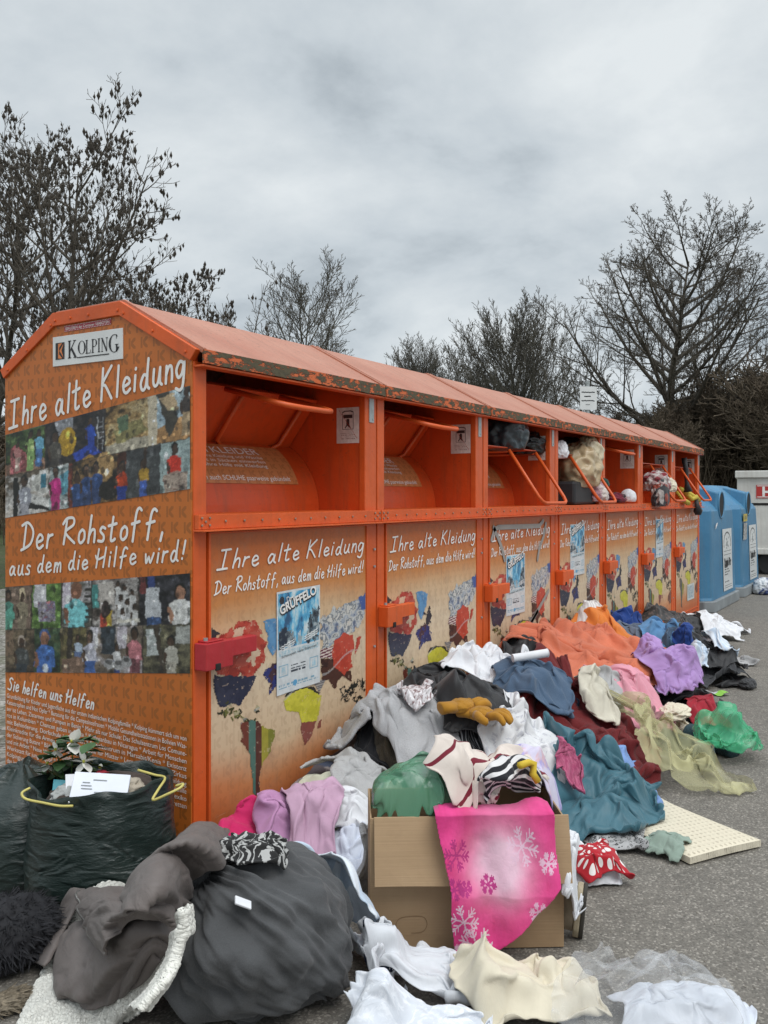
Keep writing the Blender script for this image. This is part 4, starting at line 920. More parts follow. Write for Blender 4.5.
# ------------------------------------------------------------------ blue recycling containers
t = NT('blue_fibreglass'); o = t.obj(); f = t.noise(o, 2.2, 5, .6); st = t.noise(t.map(o, (10, 10, .8)), 1.5, 5)
c = t.mix(t.ramp(f, (.3, 0), (.7, 1)), (.035, .16, .30), (.06, .215, .37)); c = t.mix(t.m('MULTIPLY', t.ramp(st, (.5, 0), (.8, 1)), .4), c, (.12, .16, .17))
t.p(Base_Color=c, Roughness=.45); t.bump(t.noise(o, 30, 3), .002); M['blue'] = t.mat
M['base_grey'] = simple('weathered_grey_plastic', (.23, .25, .26), .6, .2, 6)
M['hole'] = simple('dark_opening', (.006, .006, .007), .7)
def blue_bank(label, x0, w, y0, seed, extra):
    R = thing('recycling_container', label, 'recycling container', (x0, y0, 0), 0, 'blue recycling containers')
    D, H = 1.15, 1.46
    def ring(z, ix, iy, ch):                     # chamfered rectangle
        x0_, x1_, y0_, y1_ = ix, w - ix, iy, D - iy
        return [(x0_ + ch, y0_, z), (x1_ - ch, y0_, z), (x1_, y0_ + ch, z), (x1_, y1_ - ch, z), (x1_ - ch, y1_, z), (x0_ + ch, y1_, z), (x0_, y1_ - ch, z), (x0_, y0_ + ch, z)]
    rings = [ring(.13, .0, .0, .10), ring(.16, .0, .0, .12), ring(.9, .015, .02, .13), ring(1.14, .03, .03, .14), ring(1.20, .05, .07, .13), ring(1.38, .13, .28, .10), ring(1.45, .26, .38, .10), ring(H, .34, .45, .08)]
    b = MB(); vs = [p for r in rings for p in r]; fs = []
    for i in range(len(rings) - 1):
        for j in range(8): fs.append((i * 8 + j, i * 8 + (j + 1) % 8, (i + 1) * 8 + (j + 1) % 8, (i + 1) * 8 + j))
    fs.append(tuple((len(rings) - 1) * 8 + j for j in range(8))); b.add(vs, fs)
    b.build('body', M['blue'], R, bevel=.02)
    b = MB(); b.prism([(p[0], p[1]) for p in ring(0, -.02, -.04, .1)], 0.0, .128, 'z'); b.build('base', M['base_grey'], R, bevel=.012)
    # round mouths in hooded facets of the sloping front
    for cx in (w * .45,):
        b = MB(); hood = [(cx - .20, .025), (cx + .20, .025)]
        vs = [(cx - .22, .03, 1.02), (cx + .22, .03, 1.02), (cx + .19, .035, 1.36), (cx - .19, .035, 1.36), (cx - .24, .22, 1.02), (cx + .24, .22, 1.02), (cx + .16, .32, 1.44), (cx - .16, .32, 1.44)]
        b.add(vs, [(0, 1, 2, 3), (1, 5, 6, 2), (4, 0, 3, 7), (3, 2, 6, 7)]); hd = b.build('hood', M['blue'], R, bevel=.02)
        b = MB(); n = 28
        b.tube([(cx + .155 * math.cos(2 * math.pi * i / n), .028, 1.21 + .155 * math.sin(2 * math.pi * i / n)) for i in range(n + 1)], .014, 6, cap=False); b.build('mouth_rim', M['blue'], hd, smooth=True)
        b = MB(); b.tube([(cx, .045, 1.21), (cx, .024, 1.21)], .15, n); b.build('mouth', M['hole'], hd)
    # white notice with an arched emblem
    b = MB(); cx = w * .62; ww = .56
    cv = Canvas(56, 120, (.62, .64, .64)); k = (.04, .045, .05)
    m = (((cv.x - .5) / .40) ** 2 + ((cv.y - .24) / .19) ** 2 < 1) & ~(((cv.x - .5) / .35) ** 2 + ((cv.y - .24) / .165) ** 2 < 1) & (cv.y < .30); cv.put(m, k)
    for q in range(14):
        r_ = random.Random(seed + q); cv.ell(.5 + r_.uniform(-.16, .16), .25 + r_.uniform(-.1, .07), .05, .018, (.25, .27, .28))
    for y_ in (.36, .42, .92, .95): cv.rect(.1, y_, .9, y_ + .008, k)
    for i, y_ in enumerate((.62, .66, .70, .74, .86)):
        m = (abs(cv.y - y_) < .01) & (cv.x > .15) & (cv.x < .5 + .1 * (i % 3)) & (fbm(cv.x * 30, cv.y * 0 + i, seed) > .35); cv.put(m, k)
    cv.to(b, lambda u, v: (cx - ww / 2 + ww * u, -.006 + (1 - v) * .018, .92 - .74 * v)); nt = b.build('notice', M['printcol'], R)
    b = MB(); type_(b, 'Danke Für', (cx - .21, .475), .13, lambda u, z: (u, -.0085 + (z - .2) * .018 / .7, z), 0, .40, bold=.006); b.build('notice_lettering', M['black_ink'], nt)
    for e_ in extra:
        b = MB(); e_[1].to(b, e_[0]) if isinstance(e_[1], Canvas) else b.poly(e_[1], e_[0]); b.build('sticker', M['printcol'] if isinstance(e_[1], Canvas) else e_[2], R)
    return R
blue_bank('nearer blue recycling container, right beside the last orange bank', 8.16, 1.62, -.09, 3,
          [(lambda u, v: (.30 + u, .005, .93 + v), [(0, 0), (.10, .05), (.12, .08), (.06, .07), (.02, .05)], M['white_ink'])])
cy_ = Canvas(20, 8, (.50, .38, .03)); cy_.blot(.1, .2, .9, .8, [(.5, .38, .03), (.12, .1, .02), (.5, .38, .03)], 16, 4)
cs_ = Canvas(24, 24, (.55, .56, .55)); cs_.blot(0, 0, 1, 1, [(.55, .56, .55), (.03, .03, .03), (.55, .56, .55), (.05, .05, .05)], 7, 6)
blue_bank('farther blue recycling container, with a yellow sticker below its round hole', 9.98, 1.5, -.10, 5,
          [(lambda u, v: (.20 + .28 * u, .004, 1.08 - .1 * v), cy_), (lambda u, v: (.18 + .26 * u + .05 * (1 - v), .005, .96 - .22 * v), cs_)])

# ------------------------------------------------------------------ signpost behind the banks
x, y = atd(588, 15.5)
R = thing('signpost', 'small white sign on a grey post behind the orange roof', 'sign', (x, y, 0), math.radians(31.4 - 90 + 8))
b = MB(); b.tube([(0, .02, 0), (0, .02, 3.25)], .034, 12); b.tube([(0, .02, 3.25), (0, .02, 3.29)], .038, 12); b.build('post', M['zinc'], R, smooth=False)
b = MB(); pts = [(u - .15, v + 2.80) for u, v in rounded_rect_pts(.30, .40, .02)]; b.prism(pts, -.022, -.016, 'y'); pl = b.build('sign_panel', M['white_sign'], R)
b = MB(); r_ = random.Random(2)
for v, n, wd in ((3.10, 9, .011), (3.03, 5, .012), (2.955, 9, .011), (2.885, 3, .006)):
    u = -.012 * n - .01
    for i in range(n):
        l = r_.uniform(.012, .024); b.stroke([(u, v), (u + l, v + r_.uniform(-.006, .006))], wd * 1.5, lambda p, q: (p, -.0235, q)); u += l + .006
b.build('sign_marks', M['black_ink'], pl)
b = MB(); b.box(-.05, .05, -.016, .05, 3.08, 3.11); b.box(-.05, .05, -.016, .05, 2.86, 2.89); b.build('bracket', M['zinc'], R, bevel=.004)

# ------------------------------------------------------------------ white skip container at the right edge
M['white_paint'] = paint('dirty_white_paint', (.62, .61, .57), .35, .5)
x, y = atd(737, 15.2)
R = thing('white_container', 'dirty white metal container with a red sign, cut by the right edge', 'container', (x, y, 0), math.radians(-81))
b = MB(); b.box(0, 5.2, 0, 2.3, .34, 1.62); b.build('body', M['white_paint'], R, bevel=.015)
b = MB(); b.box(-.03, 5.23, -.05, 2.35, 1.621, 1.74); b.box(-.02, 5.22, -.04, -.002, .34, .44); b.build('rim', M['white_paint'], R, bevel=.012)
b = MB()
for i in range(4): b.box(1.0 + i * 1.3, 1.09 + i * 1.3, -.05, -.003, .44, 1.62)
b.build('rib', M['white_paint'], R, bevel=.008)
b = MB(); b.box(.1, 5.1, .1, 2.2, .18, .338); b.build('chassis', M['black'], R)
for xx in (.5, 4.2):
    b = MB(); n = 24; b.tube([(xx, .05, .18), (xx, .30, .18)], .18, n); b.build('wheel', simple('tyre_rubber', (.02, .02, .021), .8), R, bevel=.02)
b = MB(); b.box(.30, .98, -.012, -.002, 1.28, 1.50); sg = b.build('sign_plate', simple('red_sign_face', (.45, .035, .03), .4), R)
b = MB(); type_(b, 'HI', (.385, 1.305), .235, lambda u, z: (u, -.0135, z), 0, bold=.008); b.stroke([(.32, 1.30), (.96, 1.30)], .012, lambda u, z: (u, -.0135, z)); b.stroke([(.32, 1.485), (.96, 1.485)], .012, lambda u, z: (u, -.0135, z)); b.build('sign_lettering', M['white_ink'], sg)
b = MB(); b.box(.20, 4.9, -.006, -.002, 1.16, 1.20); b.build('edge_strip', M['black'], R)
# ------------------------------------------------------------------ fabrics
def cl(name, c, pat=None, c2=(.7, .7, .7), sc=20.0, fuzz=0.0, alpha=1.0, rough=.85, crease=.5, c3=None, sheen=.15, weave=True, thr=.5, rot=0.0):
    t = NT(name); u = t.uv(); o = t.obj()
    if rot: u = t.map(u, rot=(0, 0, rot))
    X, Y, Z = t.xyz(u); base = c
    if pat == 'stripes': f = t.m('GREATER_THAN', t.m('FRACT', t.m('MULTIPLY', X, sc)), thr)
    elif pat == 'plaid':
        f = t.m('MULTIPLY', t.m('ADD', t.m('GREATER_THAN', t.m('FRACT', t.m('MULTIPLY', X, sc)), thr), t.m('GREATER_THAN', t.m('FRACT', t.m('MULTIPLY', Y, sc)), thr)), .5)
    elif pat == 'dots': f = t.m('LESS_THAN', t.voro(u, sc, rnd=.25), thr * .6)
    elif pat == 'floral':
        f = t.m('LESS_THAN', t.m('ADD', t.voro(u, sc), t.m('MULTIPLY', t.noise(u, sc * 3, 3), .35)), thr)
        if c3: c2 = t.mix(t.ramp(t.xyz(t.voro(u, sc, 'Color'))[0], (.48, 0), (.52, 1)), c2, c3)
    elif pat == 'blot':
        f = t.ramp(t.noise(u, sc, 5, .6, .4), (thr - .05, 0), (thr + .05, 1))
        if c3: c2 = t.mix(t.ramp(t.noise(t.map(u, loc=(3, 5, 1)), sc * .8, 4), (.47, 0), (.53, 1)), c2, c3)
    elif pat == 'zebra': f = t.ramp(t.m('SINE', t.m('ADD', t.m('MULTIPLY', X, sc), t.m('MULTIPLY', t.noise(u, sc * .12, 3), 22))), (.45, 0), (.55, 1))
    elif pat == 'leopard':
        d = t.m('ADD', t.voro(u, sc), t.m('MULTIPLY', t.noise(u, sc * 2, 3), .3)); f = t.m('MULTIPLY', t.m('GREATER_THAN', d, .38), t.m('LESS_THAN', d, .56))
    elif pat == 'heather': f = t.ramp(t.noise(u, 420, 3, .7), (.35, 0), (.65, 1))
    else: f = None
    if f is not None: base = t.mix(f, c, c2)
    big = t.noise(o, 7, 4)
    col = t.mix(1.0, base, t.ramp(big, (.3, .88), (.7, 1.1)), 'MULTIPLY')
    t.p(Base_Color=col, Roughness=rough)
    t.b.inputs['Sheen Weight'].default_value = sheen; t.b.inputs['Sheen Roughness'].default_value = .5
    t.b.inputs['Specular IOR Level'].default_value = .25 if rough > .6 else .5
    if alpha < 1:
        t.p(Alpha=t.ramp(t.noise(u, 5, 4), (.3, max(0, alpha - .1)), (.7, min(1, alpha + .12)))); t.b.inputs['Transmission Weight'].default_value = 0
    pv = t.bump(t.noise(u, 9, 4, .55, .8, 'RIDGED_MULTIFRACTAL'), .018 * crease, 1.0)
    pv = t.bump(t.noise(u, 34, 4, .6, .5), .007 * crease + .004 * fuzz, .8, pv)
    if fuzz: t.bump(t.noise(u, 230, 3, .7), .006 * fuzz, 1, pv)
    elif weave: t.bump(t.noise(t.map(u, (1, .45, 1)), 700, 2), .0008, .7, pv)
    return t.mat
def plastic(name, c, alpha, rough=.22, crinkle=1.0, c2=None):
    t = NT(name); u = t.uv()
    t.p(Base_Color=t.mix(t.noise(u, 12, 4), c, c2 or tuple(x * .75 for x in c)), Roughness=rough)
    r = t.noise(u, 11, 6, .6, 1.2, 'RIDGED_MULTIFRACTAL')
    if alpha < 1: t.p(Alpha=t.ramp(r, (.25, max(.02, alpha - .14)), (.75, min(1, alpha + .22))))
    pv = t.bump(r, .008 * crinkle, .9); t.bump(t.noise(u, 46, 4, .6, .8), .003 * crinkle, .8, pv); return t.mat
F = {
'white': cl('white_cotton', (.72, .73, .76)), 'white_sheer': cl('white_sheer', (.74, .76, .80), alpha=.72, crease=.7),
'lace': cl('white_lace', (.74, .76, .80), 'blot', (.62, .65, .70), 60, crease=.6, thr=.45),
'white_fleece': cl('white_teddy_fleece', (.76, .75, .69), fuzz=1.6, crease=.3), 'cream': cl('cream_cotton', (.66, .60, .47)), 'ivory': cl('pale_green_cream', (.60, .61, .49)),
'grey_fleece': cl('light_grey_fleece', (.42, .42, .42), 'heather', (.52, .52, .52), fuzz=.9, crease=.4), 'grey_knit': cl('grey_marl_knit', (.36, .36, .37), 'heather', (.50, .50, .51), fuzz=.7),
'dark_grey': cl('charcoal_jersey', (.055, .057, .060), 'heather', (.088, .090, .093)), 'taupe': cl('taupe_shell', (.128, .108, .100), rough=.6, crease=.6, sheen=.05),
'black': cl('black_cloth', (.012, .012, .014), rough=.6), 'black_matt': cl('black_jersey', (.015, .015, .018)), 'navy': cl('navy_cloth', (.012, .02, .05)),
'hotpink': cl('hot_pink_cloth', (.56, .02, .12)), 'mauve': cl('mauve_cloth', (.47, .24, .42)), 'mauve2': cl('pale_mauve_cloth', (.52, .33, .45)),
'paleblue': cl('pale_blue_shirt', (.52, .62, .74), 'stripes', (.66, .71, .77), 16), 'whiteblue': cl('bluish_white_shirt', (.62, .66, .76)),
'zebra': cl('zebra_print', (.02, .02, .02), 'zebra', (.42, .42, .41), 240), 'leopard': cl('grey_leopard_print', (.40, .40, .40), 'leopard', (.05, .05, .05), 75),
'sage': cl('sage_cloth', (.24, .31, .26)), 'polka': cl('red_polka_dot', (.42, .015, .025), 'dots', (.76, .72, .70), 34, thr=.5),
'darkstripe': cl('dark_thin_stripe', (.02, .02, .024), 'stripes', (.32, .32, .33), 55, thr=.72), 'bwstripe': cl('black_white_stripe_knit', (.015, .015, .02), 'stripes', (.66, .64, .64), 62, thr=.58, fuzz=.4),
'maroonstripe': cl('cream_maroon_stripe', (.66, .58, .52), 'stripes', (.17, .015, .03), 16, thr=.86, rot=.5), 'lilacfloral': cl('lilac_floral', (.60, .56, .70), 'blot', (.36, .33, .62), 30, c3=(.62, .42, .46), thr=.52),
'whitefloral': cl('white_printed_cotton', (.68, .68, .69), 'blot', (.46, .46, .50), 42, thr=.58), 'foil': cl('silver_floral_foil', (.55, .53, .54), 'blot', (.20, .12, .12), 60, c3=(.72, .70, .72), thr=.48, rough=.35),
'brownfur': cl('brown_fur', (.11, .085, .055), fuzz=2.2), 'mustard': cl('mustard_knit', (.40, .19, .02), fuzz=.7), 'denim': cl('blue_denim', (.05, .09, .15), 'heather', (.085, .13, .20)), 'denim_grey': cl('grey_blue_denim', (.10, .13, .18), 'heather', (.15, .18, .24)),
'orangetowel': cl('orange_terry', (.68, .19, .10), fuzz=1.1), 'orange': cl('bright_orange_cloth', (.66, .20, .04)), 'maroon': cl('maroon_fleece', (.135, .013, .014), fuzz=.5, sheen=.08), 'red': cl('red_cloth', (.33, .02, .035)), 'pinkfringe': cl('pink_knit', (.55, .14, .25), 'blot', (.40, .07, .16), 50, fuzz=.7),
'yellowsheer': cl('yellow_green_sheer', (.60, .57, .31), alpha=.40, rough=.6, weave=False), 'palepink': cl('pale_pink_jersey', (.68, .30, .37)), 'teal': cl('teal_satin', (.035, .125, .165), rough=.5, crease=.7), 'puffy': cl('light_blue_quilt', (.17, .31, .62), rough=.55), 'tealfleece': cl('dark_teal_fleece', (.010, .055, .068), fuzz=1.3),
'royal': cl('royal_blue_cloth', (.015, .05, .22)), 'lilac': cl('lilac_cloth', (.40, .25, .52)), 'midblue': cl('mid_blue_cloth', (.10, .24, .44)), 'greydark': cl('dark_grey_trousers', (.045, .047, .052), rough=.7), 'greylight': cl('light_grey_rag', (.38, .38, .38)), 'net': cl('black_net', (.015, .014, .014), 'blot', (.09, .06, .05), 45, thr=.56, rough=.5),
'whitestripe': cl('white_ribbed', (.70, .68, .66), 'stripes', (.54, .52, .51), 40), 'creamfloral': cl('cream_pile', (.60, .56, .46), fuzz=.6), 'multi': cl('mixed_fabric', (.08, .07, .08), 'blot', (.30, .27, .27), 12, c3=(.05, .07, .12), thr=.52), 'lime': cl('lime_scrap', (.30, .60, .10)), 'pinkbrown': cl('rose_brown_cloth', (.33, .16, .17)),
'greenbag': plastic('green_bin_liner', (.055, .19, .10), .93, c2=(.12, .30, .19)), 'brightbag': plastic('bright_green_liner', (.04, .42, .19), .74, c2=(.12, .55, .30)), 'clearbag': plastic('clear_plastic_film', (.74, .75, .76), .36, .12, 1.8), 'whitebag': plastic('white_bag', (.70, .74, .82), 1, .35, .6),
}
# ------------------------------------------------------------------ height map of the heap
HX0, HY0, RES, HNX, HNY = -2.0, -3.2, .02, 550, 240
gy, gx = np.mgrid[0:HNY, 0:HNX]; GX = HX0 + gx * RES; GY = HY0 + gy * RES
HM = np.zeros((HNY, HNX))
ex = [-.6, -.3, 0, .3, .87, 1.6, 2.1, 3.1, 4.1, 5.0, 6.4, 7.3, 8.0]
ey = [.12, .55, .62, .75, 1.02, 1.16, 1.18, .95, .92, .86, .66, .3, .08]
eh = [.0, .05, .09, .14, .28, .40, .39, .36, .33, .24, .13, .05, .0]
s_ = np.clip(-GY / np.interp(GX, ex, ey), 0, 1); BASE = np.interp(GX, ex, eh) * (1 - s_ ** 1.35) * ((GY < .0) & (GY > -1.6))
BASE *= (.82 + .36 * fbm(GX * 3.1 + 40, GY * 3.1 + 40, 5)); BASE += np.where(BASE > .02, .035 * (1 - np.abs(2 * vnoise(GX * 5 + 2 * fbm(GX * 3, GY * 3, 8) + 40, GY * 9 + 2 * fbm(GX * 3 + 9, GY * 3, 9) + 60, 11) - 1)) ** 2, 0)
BASE[GX < -.75] = 0; HM = np.maximum(HM, BASE)
def hat(x, y, T=None):
    T = HM if T is None else T
    fx = np.clip((np.asarray(x) - HX0) / RES, 0, HNX - 1.001); fy = np.clip((np.asarray(y) - HY0) / RES, 0, HNY - 1.001); i = fx.astype(int); j = fy.astype(int); a = fx - i; b = fy - j
    return (T[j, i] * (1 - a) + T[j, i + 1] * a) * (1 - b) + (T[j + 1, i] * (1 - a) + T[j + 1, i + 1] * a) * b
def on(px, py, lift=0.0):
    """where the line of sight through a photo point meets the heap"""
    d = ray(px); tt = np.arange(1.4, 14, .01); x = CX + tt * d[0]; y = CY + tt * d[1]; z = CAMH - (py - 496) / FPX * tt
    h = np.where((x > HX0) & (x < HX0 + RES * HNX) & (y > HY0) & (y < HY0 + RES * HNY), hat(x, y), 0)
    k = np.argmax(z <= h + 1e-4); return Vector((x[k], y[k], max(h[k], 0) + lift)), tt[k]
def stamp_box(X, x0, x1, y0, y1, h):              # X: 2D frame (origin, ex, ey)
    o_, a_, b_ = X; u = (GX - o_[0]) * a_[0] + (GY - o_[1]) * a_[1]; v = (GX - o_[0]) * b_[0] + (GY - o_[1]) * b_[1]
    m = (u > x0) & (u < x1) & (v > y0) & (v < y1); HM[m] = np.maximum(HM[m], h)
def stamp_ell(cx, cy, rx, ry, h, p=2.5, flat=0):
    q = (np.abs((GX - cx) / rx) ** 2 + np.abs((GY - cy) / ry) ** 2); m = q < 1; HM[m] = np.maximum(HM[m], h * (1 - q[m] ** (p / 2)) ** (1 / p))
def stamp_verts(vs):
    a = np.array(vs); i = ((a[:, 0] - HX0) / RES).astype(int); j = ((a[:, 1] - HY0) / RES).astype(int); m = (i >= 0) & (i < HNX) & (j >= 0) & (j < HNY)
    np.maximum.at(HM, (j[m], i[m]), a[m, 2])

# ------------------------------------------------------------------ draped cloth: many sheets relaxed at once on the height map
NG = 38
def collider(T):
    st = 2; q = T[::st, ::st]; ny, nx = q.shape; X_, Y_ = GX[::st, ::st], GY[::st, ::st]; co = np.stack([X_, Y_, q], -1).reshape(-1, 3); idx = np.arange(nx * ny).reshape(ny, nx)
    f = np.stack([idx[:-1, :-1], idx[:-1, 1:], idx[1:, 1:], idx[1:, :-1]], -1).reshape(-1, 4)
    me = bpy.data.meshes.new('ground_shape'); me.vertices.add(len(co)); me.vertices.foreach_set('co', co.ravel()); me.loops.add(len(f) * 4); me.loops.foreach_set('vertex_index', f.ravel()); me.polygons.add(len(f)); me.polygons.foreach_set('loop_start', np.arange(0, len(f) * 4, 4)); me.update()
    o = bpy.data.objects.new('ground_shape', me); SIMCOL.objects.link(o); o.modifiers.new('c', 'COLLISION'); c = o.collision; c.thickness_outer = .004; c.thickness_inner = .12; c.cloth_friction = 25; c.damping = .6; c.use_culling = True
    return o
SIM = bpy.data.scenes.new('drape'); SIMCOL = SIM.collection; SIM.frame_start = 1; SIM.frame_end = 60; SIM.gravity = (0, 0, -9.8)
def drape(specs, frames=24):
    """lets the sheets of one layer fall and crumple on the heap; returns grids (N, NG, NG, 3), unused grid points are NaN"""
    N = len(specs); out = []
    T = HM.copy(); sm = T.copy()
    for q in range(2): sm = (sm * 2 + np.roll(sm, 1, 0) + np.roll(sm, -1, 0) + np.roll(sm, 1, 1) + np.roll(sm, -1, 1)) / 6
    T = sm
    for s in specs:
        ca, sa = math.cos(s['ang']), math.sin(s['ang']); rx = (GX - s['x']) * ca + (GY - s['y']) * sa; ry = -(GX - s['x']) * sa + (GY - s['y']) * ca; sd = s['seed']
        q = (rx / (.5 * s['fw'] + .01)) ** 2 + (ry / (.5 * s['fl'] + .01)) ** 2; m = q < 1; env = np.clip(1 - q[m], 0, 1) ** .6
        T[m] += s['lump'] * env * (.35 + .9 * fbm(rx[m] / .17 + 31, ry[m] / .17 + 11, sd + 40, 3))
    T0 = T.copy(); T[(GX > -.03) & (GY > -.035)] = 1.1
    cobj = collider(T); obs = []
    def hT(x, y): return hat(x, y, T0)
    for k, s in enumerate(specs):
        NG = s['ng'] = int(min(62, max(24, max(s['w'], s['l']) / .0135))); u, v = np.meshgrid(np.linspace(-.5, .5, NG), np.linspace(-.5, .5, NG), indexing='ij'); out.append(np.full((NG, NG, 3), np.nan))
        sd = s['seed']; ca, sa = math.cos(s['ang']), math.sin(s['ang']); w, l = s['fw'], s['fl']; amp = .06 * min(1.4, max(.5, w / .4))
        wx = (fbm(u * 2.6 + 7, v * 2.6 + 3, sd) - .5) * .5 * w; wy = (fbm(u * 2.6 + 27, v * 2.6 + 13, sd + 3) - .5) * .5 * l
        lx = u * w + wx; ly = v * l + wy; X = s['x'] + lx * ca - ly * sa; Y = s['y'] + lx * sa + ly * ca
        mx = X + .05; my = Y + .055; ins = (mx > 0) & (my > 0); X = np.where(ins & (mx < my), -.05 - .02 * mx, X); Y = np.where(ins & (mx >= my), -.055 - .02 * my, Y)
        hc = float(hT(s['x'], s['y'])); dz_ = s.get('step', .10)
        for q in range(9):
            h0 = hT(X, Y); bad = (h0 > hc + dz_) | (h0 < hc - dz_ - .08); X = np.where(bad, s['x'] + (X - s['x']) * .82, X); Y = np.where(bad, s['y'] + (Y - s['y']) * .82, Y)
        h0 = hT(X, Y); hm = np.maximum.reduce([np.roll(np.roll(h0, a, 0), b, 1) for a in (-1, 0, 1) for b in (-1, 0, 1)]); hm = np.minimum(hm, h0 + .05)
        um, vm = u * w, v * l; fa = (sd * 2.4) % 3.14; pa, pb = um * math.cos(fa) + vm * math.sin(fa), -um * math.sin(fa) + vm * math.cos(fa); wp = (fbm(um / .16 + 30, vm / .16 + 30, sd + 61, 3) - .5) * .16
        f1 = 1 - np.abs(2 * vnoise((pa + wp) / .085 + 60, (pb + wp) / .26 + 60, sd + 62) - 1); f2 = 1 - np.abs(2 * vnoise((pb - wp) / .06 + 60, (pa + wp) / .17 + 60, sd + 63) - 1); f3 = fbm(um / .05 + 60, vm / .05 + 20, sd + 64, 2)
        A_ = .5 * (1.12 - s['c']) * .34 * min(1.0, max(.45, min(w, l) / .3)); edge = np.clip(np.minimum(.5 - np.abs(u), .5 - np.abs(v)) / .12, .25, 1)
        Z = hm + .010 + A_ * edge * (f1 + .55 * f2 + .45 * f3 - .35)
        X = X + .35 * A_ * (fbm(um / .07 + 5, vm / .07 + 5, sd + 65, 2) - .5) * edge * 2; Y = Y + .35 * A_ * (fbm(um / .07 + 15, vm / .07 + 5, sd + 66, 2) - .5) * edge * 2
        idx = np.arange(NG * NG).reshape(NG, NG); q = np.stack([idx[:-1, :-1], idx[1:, :-1], idx[1:, 1:], idx[:-1, 1:]], -1)[cut_mask(s.get('style'), NG - 1)].reshape(-1, 4)
        used = np.unique(q); rm = -np.ones(NG * NG, int); rm[used] = np.arange(len(used)); s['used'], s['faces'] = used, q
        flat = np.stack([(u * s['w']).ravel()[used], (v * s['l']).ravel()[used], np.zeros(len(used))], -1); st = np.stack([X, Y, Z], -1).reshape(-1, 3)[used]
        me = bpy.data.meshes.new('sheet'); me.from_pydata(st.tolist(), [], rm[q].tolist()); me.update(); o = bpy.data.objects.new('sheet', me); SIMCOL.objects.link(o)
        cm = o.modifiers.new('cloth', 'CLOTH'); c = cm.settings; c.quality = 3; c.mass = .3; c.air_damping = .5; c.time_scale = 1.35; c.tension_stiffness = c.compression_stiffness = s.get('stiff', 30); c.shear_stiffness = 10; c.bending_stiffness = s.get('bend', .06)
        c.tension_damping = c.compression_damping = 12; c.shear_damping = 8; c.bending_damping = .5
        k_ = cm.collision_settings; k_.use_collision = True; k_.collision_quality = 1; k_.distance_min = .005; k_.friction = 15; k_.use_self_collision = True; k_.self_distance_min = .004; k_.self_friction = 8; k_.impulse_clamp = .6; k_.self_impulse_clamp = .6
        cm.point_cache.frame_start = 1; cm.point_cache.frame_end = 60; obs.append(o)
    for f in range(1, frames + 1): SIM.frame_set(f)
    dg = SIM.view_layers[0].depsgraph
    for k, (s, o) in enumerate(zip(specs, obs)):
        e_ = o.evaluated_get(dg).data; co = np.empty(len(e_.vertices) * 3, np.float32); e_.vertices.foreach_get('co', co); co = co.reshape(-1, 3).astype(float); bad = ~np.isfinite(co).all(1) | (np.abs(co) > 50).any(1)
        if bad.any(): print('bad verts', s['row']['n'], bad.sum()); co[bad] = (s['x'], s['y'], .05)
        co[:, 2] = np.maximum(co[:, 2], .003); mv = co.mean(0) - np.array([s['x'], s['y'], 0]); ext = co.max(0) - co.min(0)
        if abs(mv[0]) + abs(mv[1]) > .2 or ext.max() > 1.6 * max(s['fw'], s['fl']): print('MOVED', s['row']['n'], mv.round(2), ext.round(2), round(s['fw'], 2), round(s['fl'], 2), flush=True)
        g = out[k].reshape(-1, 3); g[s['used']] = co
    for o in obs + [cobj]: d_ = o.data; bpy.data.objects.remove(o); bpy.data.meshes.remove(d_)
    SIM.frame_set(1)
    return out
def cut_mask(style, n):
    u, v = np.meshgrid((np.arange(n) + .5) / n - .5, (np.arange(n) + .5) / n - .5, indexing='ij'); u = u * 2; v = v * 2
    if style == 'tee': return (np.abs(u) < .52) & (v < .96) | (v > .30) & (np.abs(u) > .5) & (v < .92 - (np.abs(u) - .5) * .35) & (v > .35 - (np.abs(u) - .5) * .35) | (np.abs(u) < .52)
    if style == 'pants': return (v > .35) & (np.abs(u) < .6) | (np.abs(np.abs(u) - .42 + v * .08) < .27)
    if style == 'rag': return (u * u + v * v < .95 + .25 * np.sin(np.arctan2(v, u) * 5 + 1))
    return np.ones((n, n), bool)
def cloth_mesh(name, P, spec, mat, parent=None):
    n = spec['ng']; used, q = spec['used'], spec['faces']; rm = -np.ones(n * n, int); rm[used] = np.arange(len(used)); fl = rm[q]
    pos = P.reshape(-1, 3)[used]; org = np.array([spec['x'], spec['y'], 0.0]); pos = pos - org
    me = bpy.data.meshes.new(name); me.from_pydata(pos.tolist(), [], fl.tolist()); me.materials.append(mat)
    U, V = np.meshgrid(np.linspace(0, spec['w'], n), np.linspace(0, spec['l'], n), indexing='ij'); uv = np.stack([U.ravel()[used], V.ravel()[used]], -1) + spec['seed'] * .37
    lay = me.uv_layers.new(name='UVMap'); lay.data.foreach_set('uv', uv[fl.ravel()].ravel().astype(np.float32)); me.polygons.foreach_set('use_smooth', [True] * len(fl)); me.update()
    o = bpy.data.objects.new(name, me); COL.objects.link(o)
    if parent is not None: o.parent = parent; o.location = (spec['x'] - parent.location.x, spec['y'] - parent.location.y, -parent.location.z)
    else: o.location = (spec['x'], spec['y'], 0)
    sb = o.modifiers.new('subdivide', 'SUBSURF'); sb.levels = sb.render_levels = 1
    if spec['th'] > .0015: so = o.modifiers.new('thickness', 'SOLIDIFY'); so.thickness = spec['th']; so.offset = 0
    return o
def raster(P):
    a = P
    for ax in (0, 1):
        a = np.moveaxis(a, ax, 0); b = np.empty((a.shape[0] * 2 - 1,) + a.shape[1:]); b[::2] = a; b[1::2] = (a[1:] + a[:-1]) / 2; a = np.moveaxis(b, 0, ax)
    a = a.reshape(-1, 3); return a[np.isfinite(a).all(1)]
SEED = [100]
